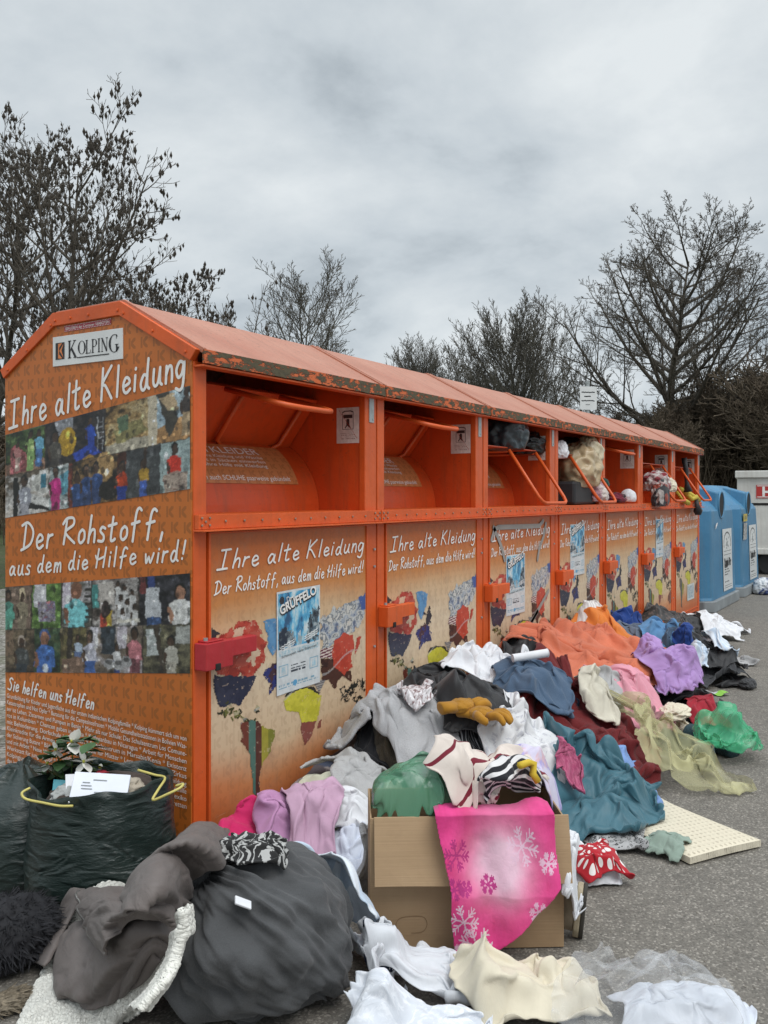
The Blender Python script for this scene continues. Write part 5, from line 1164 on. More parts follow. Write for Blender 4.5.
def spec(px, py, w, h, ang=0, c=.75, lump=.06, style=None, th=.004, **k):
    p, t = on(px, py); el = math.atan2(CAMH - p.z, t)
    fw_, fl_ = w * t / FPX, h * t / FPX / math.sin(min(1.2, el + .38)); SEED[0] += 1
    a = math.radians(ang); cw = abs(math.cos(a)); sw = abs(math.sin(a))
    FW_, FL_ = fw_ * cw + fl_ * sw, fw_ * sw + fl_ * cw; FW_ *= 1.13; FL_ *= 1.13; W_, L_ = FW_ * 1.25, FL_ * 1.25
    return dict(x=p.x, y=p.y, w=W_, l=L_, fw=FW_, fl=FL_, ang=math.radians(31.4 - 90) + a, c=c, lump=lump, style=style, th=th, seed=SEED[0], **k)
def layer(rows):
    sp = []
    for r in rows:
        r = dict(r); args = r.pop('at'); s = spec(*args, **r.pop('k', {})); s['row'] = r; sp.append(s)
    A = drape(sp); out = []
    for s, P in zip(sp, A):
        r = s['row']; o = cloth_mesh(r['n'], P, s, F[r['m']], r.get('parent')); out.append(o)
        if r.get('parent') is None: tag(o, r['l'], r['cat'], r.get('g'))
        else:
            if r.get('l'): o['label'] = r['l']
    for s, P in zip(sp, A):
        v = raster(P); v[:, 2] += s['th'] * .5; stamp_verts(v)
    return out
def I(n, l, cat, m, *at, parent=None, g=None, **k): return dict(n=n, l=l, cat=cat, m=m, at=at, k=k, parent=parent, g=g)

def blob(name, label, cat, c, rad, mat, seed=1, amp=.12, fq=2.2, nu=64, nv=40, parent=None, flat=True, ridge=True, aniso=(1, 1, 1), stamp=True, rz=0, group=None):
    """crumpled closed lump standing on its base"""
    vs, fs = [], []; cr, sr = math.cos(rz), math.sin(rz)
    for j in range(nv + 1):
        th = math.pi * j / nv
        for i in range(nu):
            ph = 2 * math.pi * i / nu; n = Vector((math.sin(th) * math.cos(ph), math.sin(th) * math.sin(ph), math.cos(th)))
            q = Vector((n.x * aniso[0], n.y * aniso[1], n.z * aniso[2])) * fq + Vector((seed * 3.7, seed * 1.3, seed))
            f = mnoise.noise(q) * .8 + mnoise.noise(q * 2.1) * .45
            if ridge: f += (1 - abs(mnoise.noise(q * 1.6 + Vector((9, 9, 9)))) * 2.4) * .45 + (1 - abs(mnoise.noise(q * 3.6)) * 2.4) * .26 + (1 - abs(mnoise.noise(q * 7.5)) * 2.4) * .11
            s = 1 + amp * f; z = n.z * rad[2] * s
            if flat and z < -rad[2] * .55: z = -rad[2] * .55 + (z + rad[2] * .55) * .15
            x_, y_ = n.x * rad[0] * s, n.y * rad[1] * s; vs.append((x_ * cr - y_ * sr, x_ * sr + y_ * cr, z))
    for j in range(nv):
        for i in range(nu): fs.append((j * nu + i, (j + 1) * nu + i, (j + 1) * nu + (i + 1) % nu, j * nu + (i + 1) % nu))
    me = bpy.data.meshes.new(name); me.from_pydata(vs, [], fs); me.materials.append(mat); lay = me.uv_layers.new(name='UVMap')
    uvs = []
    for f in fs:
        for v in f: p = vs[v]; uvs += [p[0] * .8 + p[2] * .5 + seed, p[1] * .8 + p[2] * .6]
    lay.data.foreach_set('uv', uvs); me.polygons.foreach_set('use_smooth', [True] * len(fs)); me.update()
    o = bpy.data.objects.new(name, me); COL.objects.link(o)
    if parent is not None: o.parent = parent; o.location = Vector(c) - parent.location
    else: o.location = c; tag(o, label, cat, group)
    sb = o.modifiers.new('subdivide', 'SUBSURF'); sb.levels = sb.render_levels = 1
    if stamp and -.1 < c[2] < .8 and c[1] < 1: stamp_verts([(v[0] + c[0], v[1] + c[1], v[2] + c[2]) for v in vs for _ in (0,)])
    return o
def roll(name, label, cat, pts, r, mat, seed=1, parent=None, wr=.12, k=20, taper=None):
    """soft wrinkled tube, such as a sleeve or a rolled blanket"""
    P = [Vector(p) for p in pts]; n = 8 * (len(P) - 1); path = []
    for i in range(len(P) - 1):
        p0, p1, p2, p3 = P[max(i - 1, 0)], P[i], P[i + 1], P[min(i + 2, len(P) - 1)]
        for q in range(8):
            t_ = q / 8; path.append(.5 * (2 * p1 + (p2 - p0) * t_ + (2 * p0 - 5 * p1 + 4 * p2 - p3) * t_ * t_ + (3 * p1 - p0 - 3 * p2 + p3) * t_ ** 3))
    path.append(P[-1]); path = [path[0] - (path[1] - path[0]) * .15] + path + [path[-1] + (path[-1] - path[-2]) * .15]
    rr = [r * ((taper[0] + (taper[1] - taper[0]) * i / (len(path) - 1)) if taper else 1) for i in range(len(path))]; rr[0] *= .45; rr[-1] *= .45
    org = path[0].copy(); org.z = 0 if parent is None else 0
    b = MB(); b.tube([p - org for p in path], rr, k)
    vs = []
    for i, p in enumerate(b.v):
        c = path[i // k] - org; d = Vector(p) - c; q = Vector(p) * 14 + Vector((seed, seed * 2, 0)); f = mnoise.noise(q) * .7 + (1 - abs(mnoise.noise(q * 1.7)) * 2.5) * .5
        vs.append(tuple(c + d * (1 + wr * f)))
    b.v = vs; o = b.build(name, mat, None, smooth=True)
    me = o.data; lay = me.uv_layers.new(name='UVMap'); uv = []
    for lp in me.loops: q = divmod(lp.vertex_index, k); uv += [q[0] * .02 + seed, q[1] * r * 6.28 / k]
    lay.data.foreach_set('uv', uv)
    if parent is not None: o.parent = parent; o.location = org - parent.location
    else: o.location = org; tag(o, label, cat)
    stamp_verts([Vector(v) + org for v in vs]); return o
# ------------------------------------------------------------------ solid things of the heap first
# hidden bottom of the heap
mb = MB(); st = 2; jj = [j for j in range(0, HNY, st)]; ii = [i for i in range(0, HNX, st)]; ok = {}
for j in jj:
    for i in ii:
        if BASE[j, i] > .02: ok[(i, j)] = len(mb.v); mb.v.append((GX[j, i], GY[j, i], BASE[j, i] - .045))
for (i, j) in list(ok):
    q = [(i, j), (i + st, j), (i + st, j + st), (i, j + st)]
    if all(p in ok for p in q): mb.f.append(tuple(ok[p] for p in q)); mb.m.append(0); mb.c.append(None)
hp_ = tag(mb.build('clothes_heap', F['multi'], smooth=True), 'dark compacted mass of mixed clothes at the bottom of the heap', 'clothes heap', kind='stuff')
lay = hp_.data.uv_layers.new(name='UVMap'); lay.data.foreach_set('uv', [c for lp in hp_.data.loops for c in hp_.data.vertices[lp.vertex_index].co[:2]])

# cardboard box
t = NT('corrugated_cardboard'); o = t.obj(); f = t.noise(o, 5, 5, .6); g = t.noise(t.map(o, (1, 1, 60)), 3, 2)
c = t.mix(t.ramp(f, (.3, 0), (.7, 1)), (.34, .225, .125), (.40, .275, .16)); c = t.mix(t.m('MULTIPLY', t.ramp(t.noise(o, 16, 5), (.6, 0), (.8, 1)), .35), c, (.24, .16, .09))
t.p(Base_Color=c, Roughness=.85); t.bump(g, .0008); M['card'] = t.mat
M['card_edge'] = simple('cut_cardboard_edge', (.25, .16, .085), .9)
BA = math.atan2(-.832, .555); bo = gnd(370, 952); BW, BD, BH = .565, .27, .385
be, bd = (math.cos(BA), math.sin(BA)), (-math.sin(BA), math.cos(BA))
box = thing('cardboard_box', 'open brown cardboard box with a folded-down front flap at the front of the heap', 'cardboard box', (bo[0], bo[1], 0), BA)
def boxw(u, v, z): return Vector((bo[0] + be[0] * u + bd[0] * v, bo[1] + be[1] * u + bd[1] * v, z))
T_ = .005
for nm, a in (('front_panel', (0, BW, 0, T_, .003, BH)), ('back_panel', (0, BW, BD - T_, BD, .003, BH)), ('side_panel', (0, T_, T_ + .001, BD - T_ - .001, .003, BH)), ('side_panel', (BW - T_, BW, T_ + .001, BD - T_ - .001, .003, BH)), ('bottom_panel', (T_ + .001, BW - T_ - .001, T_ + .001, BD - T_ - .001, .004, .009))):
    b = MB(); b.box(*a); pnl = b.build(nm, M['card'], box, bevel=.0015)
    if nm == 'front_panel':
        h_ = MB(); h_.stroke(smooth_line([(.085, .055), (.075, .078), (.092, .098), (.15, .10), (.165, .078), (.152, .056), (.12, .053)], 5), .0022, lambda x, z: (x, -.0012, z)); h_.build('hand_hole_cut', M['card_edge'], pnl)
def flap(nm, hinge, ang, L, a0, a1):               # front flap hangs outwards
    b = MB(); n = 14; r_ = random.Random(int(L * 1000)); vs = []
    for i in range(n + 1):
        for j in range(5):
            u = a0 + (a1 - a0) * i / n; d = L * j / 4; w_ = .004 * math.sin(i * .5 + j) * j / 4; vs.append((u, -.004 - math.sin(ang) * d - w_, BH + .003 - math.cos(ang) * d))
    m_ = len(vs); vs += [(x, y + T_ * .9, z + .001) for x, y, z in vs]; fs = []
    for i in range(n):
        for j in range(4):
            a = i * 5 + j; fs += [(a, a + 5, a + 6, a + 1), (m_ + a, m_ + a + 1, m_ + a + 6, m_ + a + 5)]
    for i in range(n): a = i * 5 + 4; fs.append((a, a + 5, m_ + a + 5, m_ + a)); a = i * 5; fs.append((a + 5, a, m_ + a, m_ + a + 5))
    for j in range(4): a = j; fs.append((a, a + 1, m_ + a + 1, m_ + a)); a = n * 5 + j; fs.append((a + 1, a, m_ + a, m_ + a + 1))
    b.add(vs, fs); b.build(nm, M['card'], box)
flap('flap', 0, math.radians(17), .185, .012, BW + .012)
if 0: b = MB(); X = Matrix.Translation((BW, .02, BH)) @ Matrix.Rotation(math.radians(-58), 4, 'Y'); pass
stamp_box((bo, be, bd), 0, BW, 0, BD, BH * 1.06)

# foam pad
pc0, pc1 = Vector((*gnd(690, 866), 0)), Vector((*gnd(761, 848), 0)); e1 = (pc1 - pc0); e1.z = 0; LW = e1.length; e1.normalize(); e2 = (Vector((*gnd(612, 790), 0)) - pc0); e2 -= e1 * e2.dot(e1); e2.normalize()
t = NT('cream_foam_with_flecks'); u_ = t.obj(); Xx, Yy, Zz = t.xyz(u_); v_ = t.vec(t.m('ADD', t.m('MULTIPLY', Xx, 44), t.m('MULTIPLY', t.m('FLOOR', t.m('MULTIPLY', Yy, 34)), .5)), t.m('MULTIPLY', Yy, 34))
d_ = t.m('ADD', t.m('POWER', t.m('MULTIPLY', t.m('SUBTRACT', t.m('FRACT', t.xyz(v_)[0]), .5), 1.0), 2), t.m('POWER', t.m('SUBTRACT', t.m('FRACT', t.xyz(v_)[1]), .5), 2))
t.p(Base_Color=t.mix(t.m('MULTIPLY', t.m('LESS_THAN', d_, .055), t.ramp(t.noise(u_, 60, 3), (.4, .25), (.55, 1))), (.66, .60, .47), (.42, .37, .28)), Roughness=.9); t.bump(t.m('SUBTRACT', .3, d_), .004); M['foam'] = t.mat
b = MB(); nx, ny = 16, 44; LL = .98; th = .036; vs = []
def padz(v): return .16 * max(0, (v - .45)) ** 1.2
for s in (0, 1):
    for i in range(nx + 1):
        for j in range(ny + 1):
            u, v = LW * i / nx, LL * j / ny; ed = min(i, nx - i, j, ny - j); z = padz(v) + (.002 + (.004 if ed == 0 else 0) if s == 0 else th - (.006 if ed == 0 else 0)) + .003 * math.sin(u * 9 + v * 5)
            vs.append((u, v, z))
m_ = (nx + 1) * (ny + 1); fs = []
for i in range(nx):
    for j in range(ny):
        a = i * (ny + 1) + j; q = (a, a + ny + 1, a + ny + 2, a + 1); fs += [q[::-1], tuple(m_ + k for k in q)]
for i in range(nx):
    for j in (0, ny): a = i * (ny + 1) + j; q = (a, a + ny + 1, m_ + a + ny + 1, m_ + a); fs.append(q if j == 0 else q[::-1])
for j in range(ny):
    for i in (0, nx): a = i * (ny + 1) + j; q = (a + 1, a, m_ + a, m_ + a + 1); fs.append(q if i == 0 else q[::-1])
b.add(vs, fs); pad = b.build('foam_pad', M['foam'], smooth=False); pad.location = pc0; pad.rotation_euler = (0, 0, math.atan2(e1.y, e1.x)); tag(pad, 'long cream foam pad with small flecks lying out onto the asphalt', 'foam pad')
if e1.cross(e2).z < 0: print('pad flipped')
stamp_verts([tuple(pc0 + e1 * v[0] + e2 * v[1] + Vector((0, 0, v[2]))) for v in vs])

# dark bin bags by the end wall
t = NT('dark_green_bin_bag'); u_ = t.uv(); o = t.obj()
r1 = t.noise(t.map(o, (1, 1, 2.6), rot=(.3, .25, 0)), 9, 6, .6, 1.3, 'RIDGED_MULTIFRACTAL')
t.p(Base_Color=t.mix(t.noise(o, 6, 4), (.010, .019, .017), (.020, .034, .030)), Roughness=t.ramp(t.noise(o, 20, 3), (.3, .26), (.7, .42)))
pv = t.bump(r1, .012, .9); t.bump(t.noise(t.map(o, (1, 1, 3)), 40, 4, .6, .8), .004, .8, pv); M['binbag'] = t.mat
M['yellow'] = simple('yellow_drawstring', (.55, .48, .14), .5)
def sack(name, label, cx, cy, rx, ry, h, seed, open_=True, rz=0):
    R = thing(name, label, 'bin bag', (cx, cy, 0), rz, 'dark bin bags beside the end wall'); nu, b, vs = 72, MB(), []; rows = []
    prof = [(0, .90), (.02, .97), (.10, 1.02), (.22, 1.05), (.36, 1.05), (.5, 1.03), (.64, 1.01), (.76, 1.0), (.86, .98), (.93, .97), (.975, .975), (1.0, .96), (.985, .925), (.93, .90), (.85, .88), (.80, .86)] if open_ else \
           [(0, .90), (.02, .97), (.12, 1.03), (.3, 1.06), (.5, 1.03), (.68, .96), (.80, .84), (.88, .66), (.94, .45), (.99, .28), (1.02, .2), (1.0, .12)]
    P2 = []
    for i in range(len(prof) - 1):
        for q in range(3): f = q / 3; P2.append((prof[i][0] * (1 - f) + prof[i + 1][0] * f, prof[i][1] * (1 - f) + prof[i + 1][1] * f))
    P2.append(prof[-1])
    for k, (z, r) in enumerate(P2):
        for i in range(nu):
            a = 2 * math.pi * i / nu; n = Vector((math.cos(a), math.sin(a), 0)); q = Vector((n.x * 2.2, n.y * 2.2, z * 5.5 + math.cos(a) * .8)) + Vector((seed, seed * 2, 0))
            f = mnoise.noise(q) * .5 + (1 - abs(mnoise.noise(q * 1.9)) * 2.6) * .35 + (1 - abs(mnoise.noise(q * 4.1)) * 2.6) * .15
            s = 1 + .055 * f; ru = math.sin(a * 9 + seed + 2 * mnoise.noise(n * 3)) * .014 * max(0, (z - .75) / .25); sq = 1 + .05 * abs(math.sin(2 * a)) * (1 - z * .5)
            zz = z * h * (1 + (.03 * math.sin(a * 2 + seed) + .018 * math.sin(a * 5 + seed)) * z)
            vs.append(((rx * r * sq * s + ru) * n.x, (ry * r * sq * s + ru) * n.y, zz))
    m = len(P2); fs = [(k * nu + i, k * nu + (i + 1) % nu, (k + 1) * nu + (i + 1) % nu, (k + 1) * nu + i) for k in range(m - 1) for i in range(nu)]
    if not open_: fs.append(tuple((m - 1) * nu + i for i in range(nu)))
    b.add(vs, fs); body = b.build('bag', M['binbag'], R, smooth=True); sb = body.modifiers.new('subdivide', 'SUBSURF'); sb.levels = sb.render_levels = 1
    stamp_ell(cx, cy, rx * 1.05, ry * 1.05, h * (.93 if open_ else .9), 6); return R, body
d0 = ray(103); bt = 2.93; bx, by = CX + bt * d0[0], CY + bt * d0[1]; bx = min(bx, -.26)
bag, bagm = sack('bin_bag', 'open dark green bin bag with yellow drawstrings, filled with papers', bx, by, .222, .20, .405, 3, rz=math.radians(-58))
d0 = ray(22); bt = 3.12; bag2, _ = sack('bin_bag', 'closed dark green bin bag behind the open one, at the left edge', CX + bt * d0[0], CY + bt * d0[1], .23, .22, .375, 7, open_=False, rz=.4)
M['paper'] = simple('white_paper', (.70, .71, .74), .6, .06, 20)
def bagpt(px, py, t_): d = ray(px); return Vector((CX + t_ * d[0], CY + t_ * d[1], CAMH - (py - 496) / FPX * t_))
for pts in ([(73, 806, 2.72), (60, 806, 2.73), (44, 803, 2.75), (26, 799, 2.78), (22, 793, 2.79), (30, 788, 2.81)], [(138, 770, 2.93), (155, 775, 2.90), (165, 778, 2.87), (158, 790, 2.80), (153, 800, 2.755), (168, 794, 2.74), (180, 788, 2.75), (183, 784, 2.77), (176, 786, 2.78)]):
    b = MB(); q = [bagpt(*p) - bag.location for p in pts]; Rm = Matrix.Rotation(math.radians(58), 3, 'Z'); sm = []
    for i in range(len(q) - 1):
        a0, a1, a2, a3 = q[max(i - 1, 0)], q[i], q[i + 1], q[min(i + 2, len(q) - 1)]
        for f in range(5): f = f / 5; sm.append(Rm @ (.5 * (2 * a1 + (a2 - a0) * f + (2 * a0 - 5 * a1 + 4 * a2 - a3) * f * f + (3 * a1 - a0 - 3 * a2 + a3) * f ** 3)))
    sm.append(Rm @ q[-1]); b.tube(sm, .0042, 6); b.build('drawstring', M['yellow'], bag, smooth=True)
# papers and cartons inside the open bag
r_ = random.Random(5); M['carton'] = simple('white_carton', (.66, .69, .76), .5, .05, 10); M['cyan'] = simple('turquoise_card', (.05, .30, .38), .5)
def slab(name, label, cat, c, s, rot, mat, bevel=.002, marks=0):
    b = MB(); b.box(-s[0] / 2, s[0] / 2, -s[1] / 2, s[1] / 2, -s[2] / 2, s[2] / 2); o = b.build(name, mat, bevel=bevel); o.location = c; o.rotation_euler = rot; tag(o, label, cat)
    if marks:
        g = MB(); q = random.Random(marks)
        for i in range(marks):
            x = -s[0] * .35 + q.random() * s[0] * .5; y = -s[1] * .35 + i * s[1] * .7 / marks; g.stroke([(x, y), (x + s[0] * q.uniform(.1, .25), y)], .004, lambda a, b_: (a, b_, s[2] / 2 + .0012))
        g.build('printed_marks', M['base_grey'], o)
    return o
slab('paper_carton', 'white folded carton standing in the open bin bag', 'carton', bagpt(100, 791, 2.80), (.17, .11, .03), (math.radians(38), .12, math.radians(-48)), M['carton'], marks=7)
slab('paper_sheet', 'white sheet of paper leaning in the open bin bag', 'paper', bagpt(84, 796, 2.85), (.11, .15, .004), (math.radians(50), .1, math.radians(-30)), M['paper'])
blob('tissue_paper', 'crumpled grey tissue paper inside the open bin bag', 'paper', bagpt(70, 797, 2.87), (.06, .05, .04), cl('grey_tissue', (.36, .37, .36)), 4, .22, stamp=False)
blob('tissue_paper', 'crumpled beige tissue paper at the right inside the open bin bag', 'paper', bagpt(125, 790, 2.9), (.06, .05, .035), cl('beige_tissue', (.40, .35, .28)), 9, .22, stamp=False)
blob('rag', 'dark brown rag under the papers inside the open bin bag', 'rag', (bx, by, .345), (.17, .15, .05), cl('brown_rag', (.04, .025, .018)), 12, .12, stamp=False)
blob('red_cloth', 'small dark red cloth inside the open bin bag', 'cloth', bagpt(101, 778, 2.98), (.035, .03, .022), F['red'], 13, .2, stamp=False)
slab('turquoise_card', 'turquoise card sticking out of the open bin bag', 'card', bagpt(64, 786, 2.93), (.07, .04, .003), (.9, .2, -.6), M['cyan'])
# faint round emblem on the bag front
em = MB(); ec = bagpt(108, 898, 2.695); ax = Vector((.5208, -.8537, 0)); Rz = Matrix.Rotation(math.radians(58), 3, 'Z')
bvh = [Vector(v.co) for v in bagm.data.vertices]
def embf(u, v):
    w_ = ec + ax * u; w_ = w_ - bag.location; w_.z = ec.z + v; l = Rz @ w_
    a = math.atan2(l.y / .20, l.x / .222); best = min(bvh, key=lambda p: (p.z - l.z) ** 2 * 1.0 + (math.atan2(p.y / .2, p.x / .222) - a) ** 2 * .05); r = math.hypot(best.x, best.y) + .006; l2 = Vector((math.cos(math.atan2(l.y, l.x)) * r, math.sin(math.atan2(l.y, l.x)) * r, l.z)); return l2
em.stroke([(.040 * math.cos(a / 16 * math.pi), .040 * math.sin(a / 16 * math.pi)) for a in range(33)], .0025, embf); em.stroke([(.026 * math.cos(a / 16 * math.pi), .026 * math.sin(a / 16 * math.pi)) for a in range(33)], .002, embf)
em.stroke([(-.012, .012), (.012, .012)], .005, embf); em.stroke([(0, .012), (0, -.016)], .005, embf); em.stroke([(-.014, -.008), (0, -.018), (.014, -.008)], .004, embf)
for i in range(13):
    a = math.radians(165 - i * 12); em.stroke([(.030 * math.cos(a), .030 * math.sin(a)), (.036 * math.cos(a), .036 * math.sin(a))], .0035, embf)
em.build('emblem', simple('faint_grey_print', (.075, .09, .09), .5), bagm)

# big dark grey bundle tied from a sheet
bc, btt = Vector((*atd(256, 2.36), 0)), 2.36; BR = (.25, .235, .198)
bun = thing('cloth_bundle', 'large charcoal grey bedsheet tied into a bulging bundle in the foreground', 'bundle', bc)
K = (Vector((*atd(205, 2.34), .36)) - bc - Vector((0, 0, .19))).normalized(); o1 = K.orthogonal().normalized(); o2 = K.cross(o1)
nu, nv, vs, fs = 220, 100, [], []
for j in range(nv + 1):
    th = math.pi * j / nv
    for i in range(nu):
        ph = 2 * math.pi * i / nu; n = (K * math.cos(th) + o1 * math.sin(th) * math.cos(ph) + o2 * math.sin(th) * math.sin(ph)); kk = math.sin(th)
        cp = Vector((math.cos(ph), math.sin(ph), 0)); wv = mnoise.noise(Vector((n.x * 2, n.y * 2, n.z * 2)) + Vector((3, 1, 2))) * .5
        f1 = 1 - abs(mnoise.noise(cp * 5.5 + Vector((wv, wv, th * .6)))) * 2.6; f2 = 1 - abs(mnoise.noise(cp * 13 + Vector((wv * 2, -wv, th * 1.4 + 7)))) * 2.4
        dec = math.exp(-th * .38); lump_ = mnoise.noise(n * 2.1 + Vector((5, 5, 5))) * .15 + mnoise.noise(n * 4.4 + Vector((1, 5, 5))) * .06; md = .35 + 1.5 * abs(mnoise.noise(n * 2.6 + Vector((8, 2, 4))))
        s = 1 + lump_ + (.11 * f1 + .045 * f2) * dec * md * min(1, kk * 3)
        p = Vector((n.x * BR[0], n.y * BR[1], n.z * BR[2])) * s; p += K * .02 * math.exp(-(th / .22) ** 2)
        if p.z < -.17: p.z = -.17 + (p.z + .17) * .1
        sp_ = max(0, -p.z / .19); p.x *= 1 + .10 * sp_; p.y *= 1 + .10 * sp_
        vs.append((p.x, p.y, p.z + .178))
for j in range(nv):
    for i in range(nu): fs.append((j * nu + i, (j + 1) * nu + i, (j + 1) * nu + (i + 1) % nu, j * nu + (i + 1) % nu))
b = MB(); b.add(vs, fs); bo_ = b.build('sheet', F['dark_grey'], bun, smooth=True)
lay = bo_.data.uv_layers.new(name='UVMap'); lay.data.foreach_set('uv', [c for f in fs for v in f for c in (vs[v][0] + vs[v][2] * .6, vs[v][1] + vs[v][2] * .7)])
stamp_verts([Vector(v) + bc for v in vs])
kc = bc + Vector((K.x * BR[0], K.y * BR[1], K.z * BR[2] + .178)) + K * .02
for q in range(3):
    pts = []
    for i in range(9):
        a = 2 * math.pi * i / 8 * .85 + q * 2.0; pts.append(kc + o1 * math.cos(a) * (.045 + .008 * q) + o2 * math.sin(a) * (.045 + .008 * q) + K * (-.01 + .020 * q + .006 * math.sin(a * 2)))
    roll('knot_fold', '', '', pts, .024, F['dark_grey'], 20 + q, bun, .22, 16)
roll('knot_tail', '', '', [kc + K * .02, kc + o1 * .05 + K * .045, kc + o1 * .13 + Vector((0, 0, -.01))], .026, F['dark_grey'], 31, bun, .3, 16, (1, .7))
p, _ = on(243, 908); slab('white_scrap', 'small white scrap tucked into a fold of the charcoal bundle', 'scrap', p + Vector((0, 0, .006)), (.045, .024, .006), (.5, .5, -.6), M['paper'], .002)

# rolled and tied pieces that lie under others
p1, _ = on(660, 752); p2, _ = on(700, 768); p3, _ = on(728, 772); p4, _ = on(690, 745); p5, _ = on(735, 758)
tb = thing('fleece_blanket', 'dark teal fleece blanket folded into two rolls beside the sheer yellow fabric', 'blanket', (p1.x, p1.y, 0))
up = Vector((0, 0, 1)); roll('roll', '', '', [p1 + up * .06, p2 + up * .055, (p2 + p3) / 2 + up * .055], .062, F['tealfleece'], 3, tb, .08); roll('roll', '', '', [p4 + up * .05, (p4 + p5) / 2 + up * .06, p5 + up * .055], .062, F['tealfleece'], 5, tb, .08)

# ------------------------------------------------------------------ garments, from the bottom layer up
layer([
 I('curtain', 'sheer white curtain lying between the charcoal bundle and the cardboard box', 'curtain', 'white_sheer', 356, 952, 28, 44, c=.7, lump=.06, th=.001),
 I('lace_cloth', 'small white lace frill on the asphalt at the right foot of the charcoal bundle', 'lace cloth', 'lace', 344, 1008, 30, 30, c=.85, lump=.03, th=.002),
 I('leopard_scarf', 'grey leopard print cloth under the edge of the teal sheet', 'cloth', 'leopard', 616, 846, 52, 30, c=.75, lump=.03),
 I('sage_tee_shirt', 'crumpled sage green top on the asphalt beside the foam pad', 'top', 'sage', 664, 846, 36, 24, c=.6, lump=.035, style='rag'),
 I('white_tee_shirt', 'white top lying under the red polka dot cloth', 'top', 'white', 585, 868, 46, 48, c=.6, lump=.04),
 I('white_hoodie', 'white hoodie spread out at the far end of the heap', 'hoodie', 'white', 716, 630, 72, 26, c=.62, lump=.14, style='tee'),
 I('grey_rag', 'light grey rag lying on the asphalt near the far end', 'rag', 'greylight', 722, 660, 42, 12, c=.75, lump=.04),
 I('black_tee_shirt', 'small black top lying alone on the asphalt beside the dark grey trousers', 'top', 'black', 733, 684, 34, 20, c=.6, lump=.05, style='rag'),
 I('white_petticoat', 'white frilled petticoat on the asphalt at the lower left corner of the box', 'petticoat', 'lace', 366, 964, 62, 24, c=.5, lump=.04),
 I('white_apron', 'flat white apron sticking out below the middle of the box front', 'apron', 'white', 446, 962, 64, 14, c=.6, lump=.03),
 I('white_handkerchief', 'small white handkerchief on the asphalt beside the charcoal bundle', 'handkerchief', 'white', 358, 934, 26, 26, c=.5, lump=.03),
 I('cream_sheet', 'pale cream sheet lying under the light grey fleece by the first bank', 'sheet', 'ivory', 352, 800, 82, 42, c=.7, lump=.05),
 I('grey_shorts', 'dark grey shorts lying under the teal sheet at the front edge', 'shorts', 'greydark', 614, 832, 40, 24, c=.6, lump=.05),
 I('plum_jumper', 'rose brown jumper peeping out between grey jumper and first bank', 'jumper', 'pinkbrown', 388, 728, 44, 26, c=.6, lump=.07, th=.008),
 I('charcoal_cardigan', 'charcoal cardigan lying under the mustard gloves', 'cardigan', 'dark_grey', 450, 738, 76, 40, c=.55, lump=.06, th=.006),
 I('beige_trousers', 'beige trousers showing below the orange towel', 'trousers', 'cream', 548, 700, 60, 30, c=.55, lump=.06),
 I('pink_shirt', 'hot pink shirt lying against the foot of the first orange bank', 'shirt', 'hotpink', 246, 832, 72, 44, c=.6, lump=.05),
 I('green_cloth', 'dark green cloth half hidden beside the box at its left', 'cloth', 'sage', 362, 838, 22, 40, c=.8, lump=.04),
 I('dark_scarf', 'dark navy scarf on the asphalt left of the cardboard box', 'scarf', 'navy', 350, 904, 26, 26, c=.8, lump=.03),
])
layer([
 I('blue_shirt', 'pale blue striped shirt lying between charcoal bundle and box', 'shirt', 'paleblue', 322, 862, 66, 44, 20, c=.7, lump=.07, style='tee'),
 I('zebra_scarf', 'black and white zebra print scarf behind the charcoal bundle', 'scarf', 'zebra', 252, 856, 60, 26, c=.6, lump=.04),
 I('grey_fleece', 'light grey fleece jumper lying against the first orange bank', 'jumper', 'grey_fleece', 346, 778, 92, 48, c=.66, lump=.075, th=.010, style='tee'),
 I('black_jacket', 'black jacket under the white blanket by the second orange bank', 'jacket', 'black', 440, 702, 110, 50, c=.6, lump=.09, th=.006),
 I('royal_blue_tee_shirt', 'royal blue top lying by the fourth orange bank', 'top', 'royal', 622, 628, 46, 18, c=.6, lump=.12),
 I('net_bag', 'black net bag slumped at the foot of the sixth orange bank', 'bag', 'net', 660, 624, 52, 26, c=.62, lump=.17, th=.003),
 I('black_coat', 'black sports jacket on the heap between orange towel and dark grey trousers', 'jacket', 'black', 680, 702, 60, 44, c=.55, lump=.09, style='tee', th=.006),
 I('grey_trousers', 'dark grey trousers lying on the asphalt edge near the lime green scrap', 'trousers', 'greydark', 706, 674, 38, 40, 15, c=.75, lump=.10),
 I('denim_jeans', 'grey blue jeans lying behind the orange towel', 'jeans', 'denim_grey', 636, 640, 44, 20, c=.65, lump=.12),
 I('dark_shoe_bag', 'black bag at the foot of the post between first and second bank', 'bag', 'black_matt', 372, 748, 26, 34, c=.6, lump=.09),
 I('brown_fur', 'brown fur collar tucked under the grey knitted jumper', 'fur', 'brownfur', 398, 748, 44, 36, c=.6, lump=.08, th=.014),
 I('lace_tablecloth', 'white embroidered tablecloth spread on the asphalt in front of the box', 'tablecloth', 'white_sheer', 414, 990, 118, 34, -6, c=.5, lump=.06, th=.0025),
])
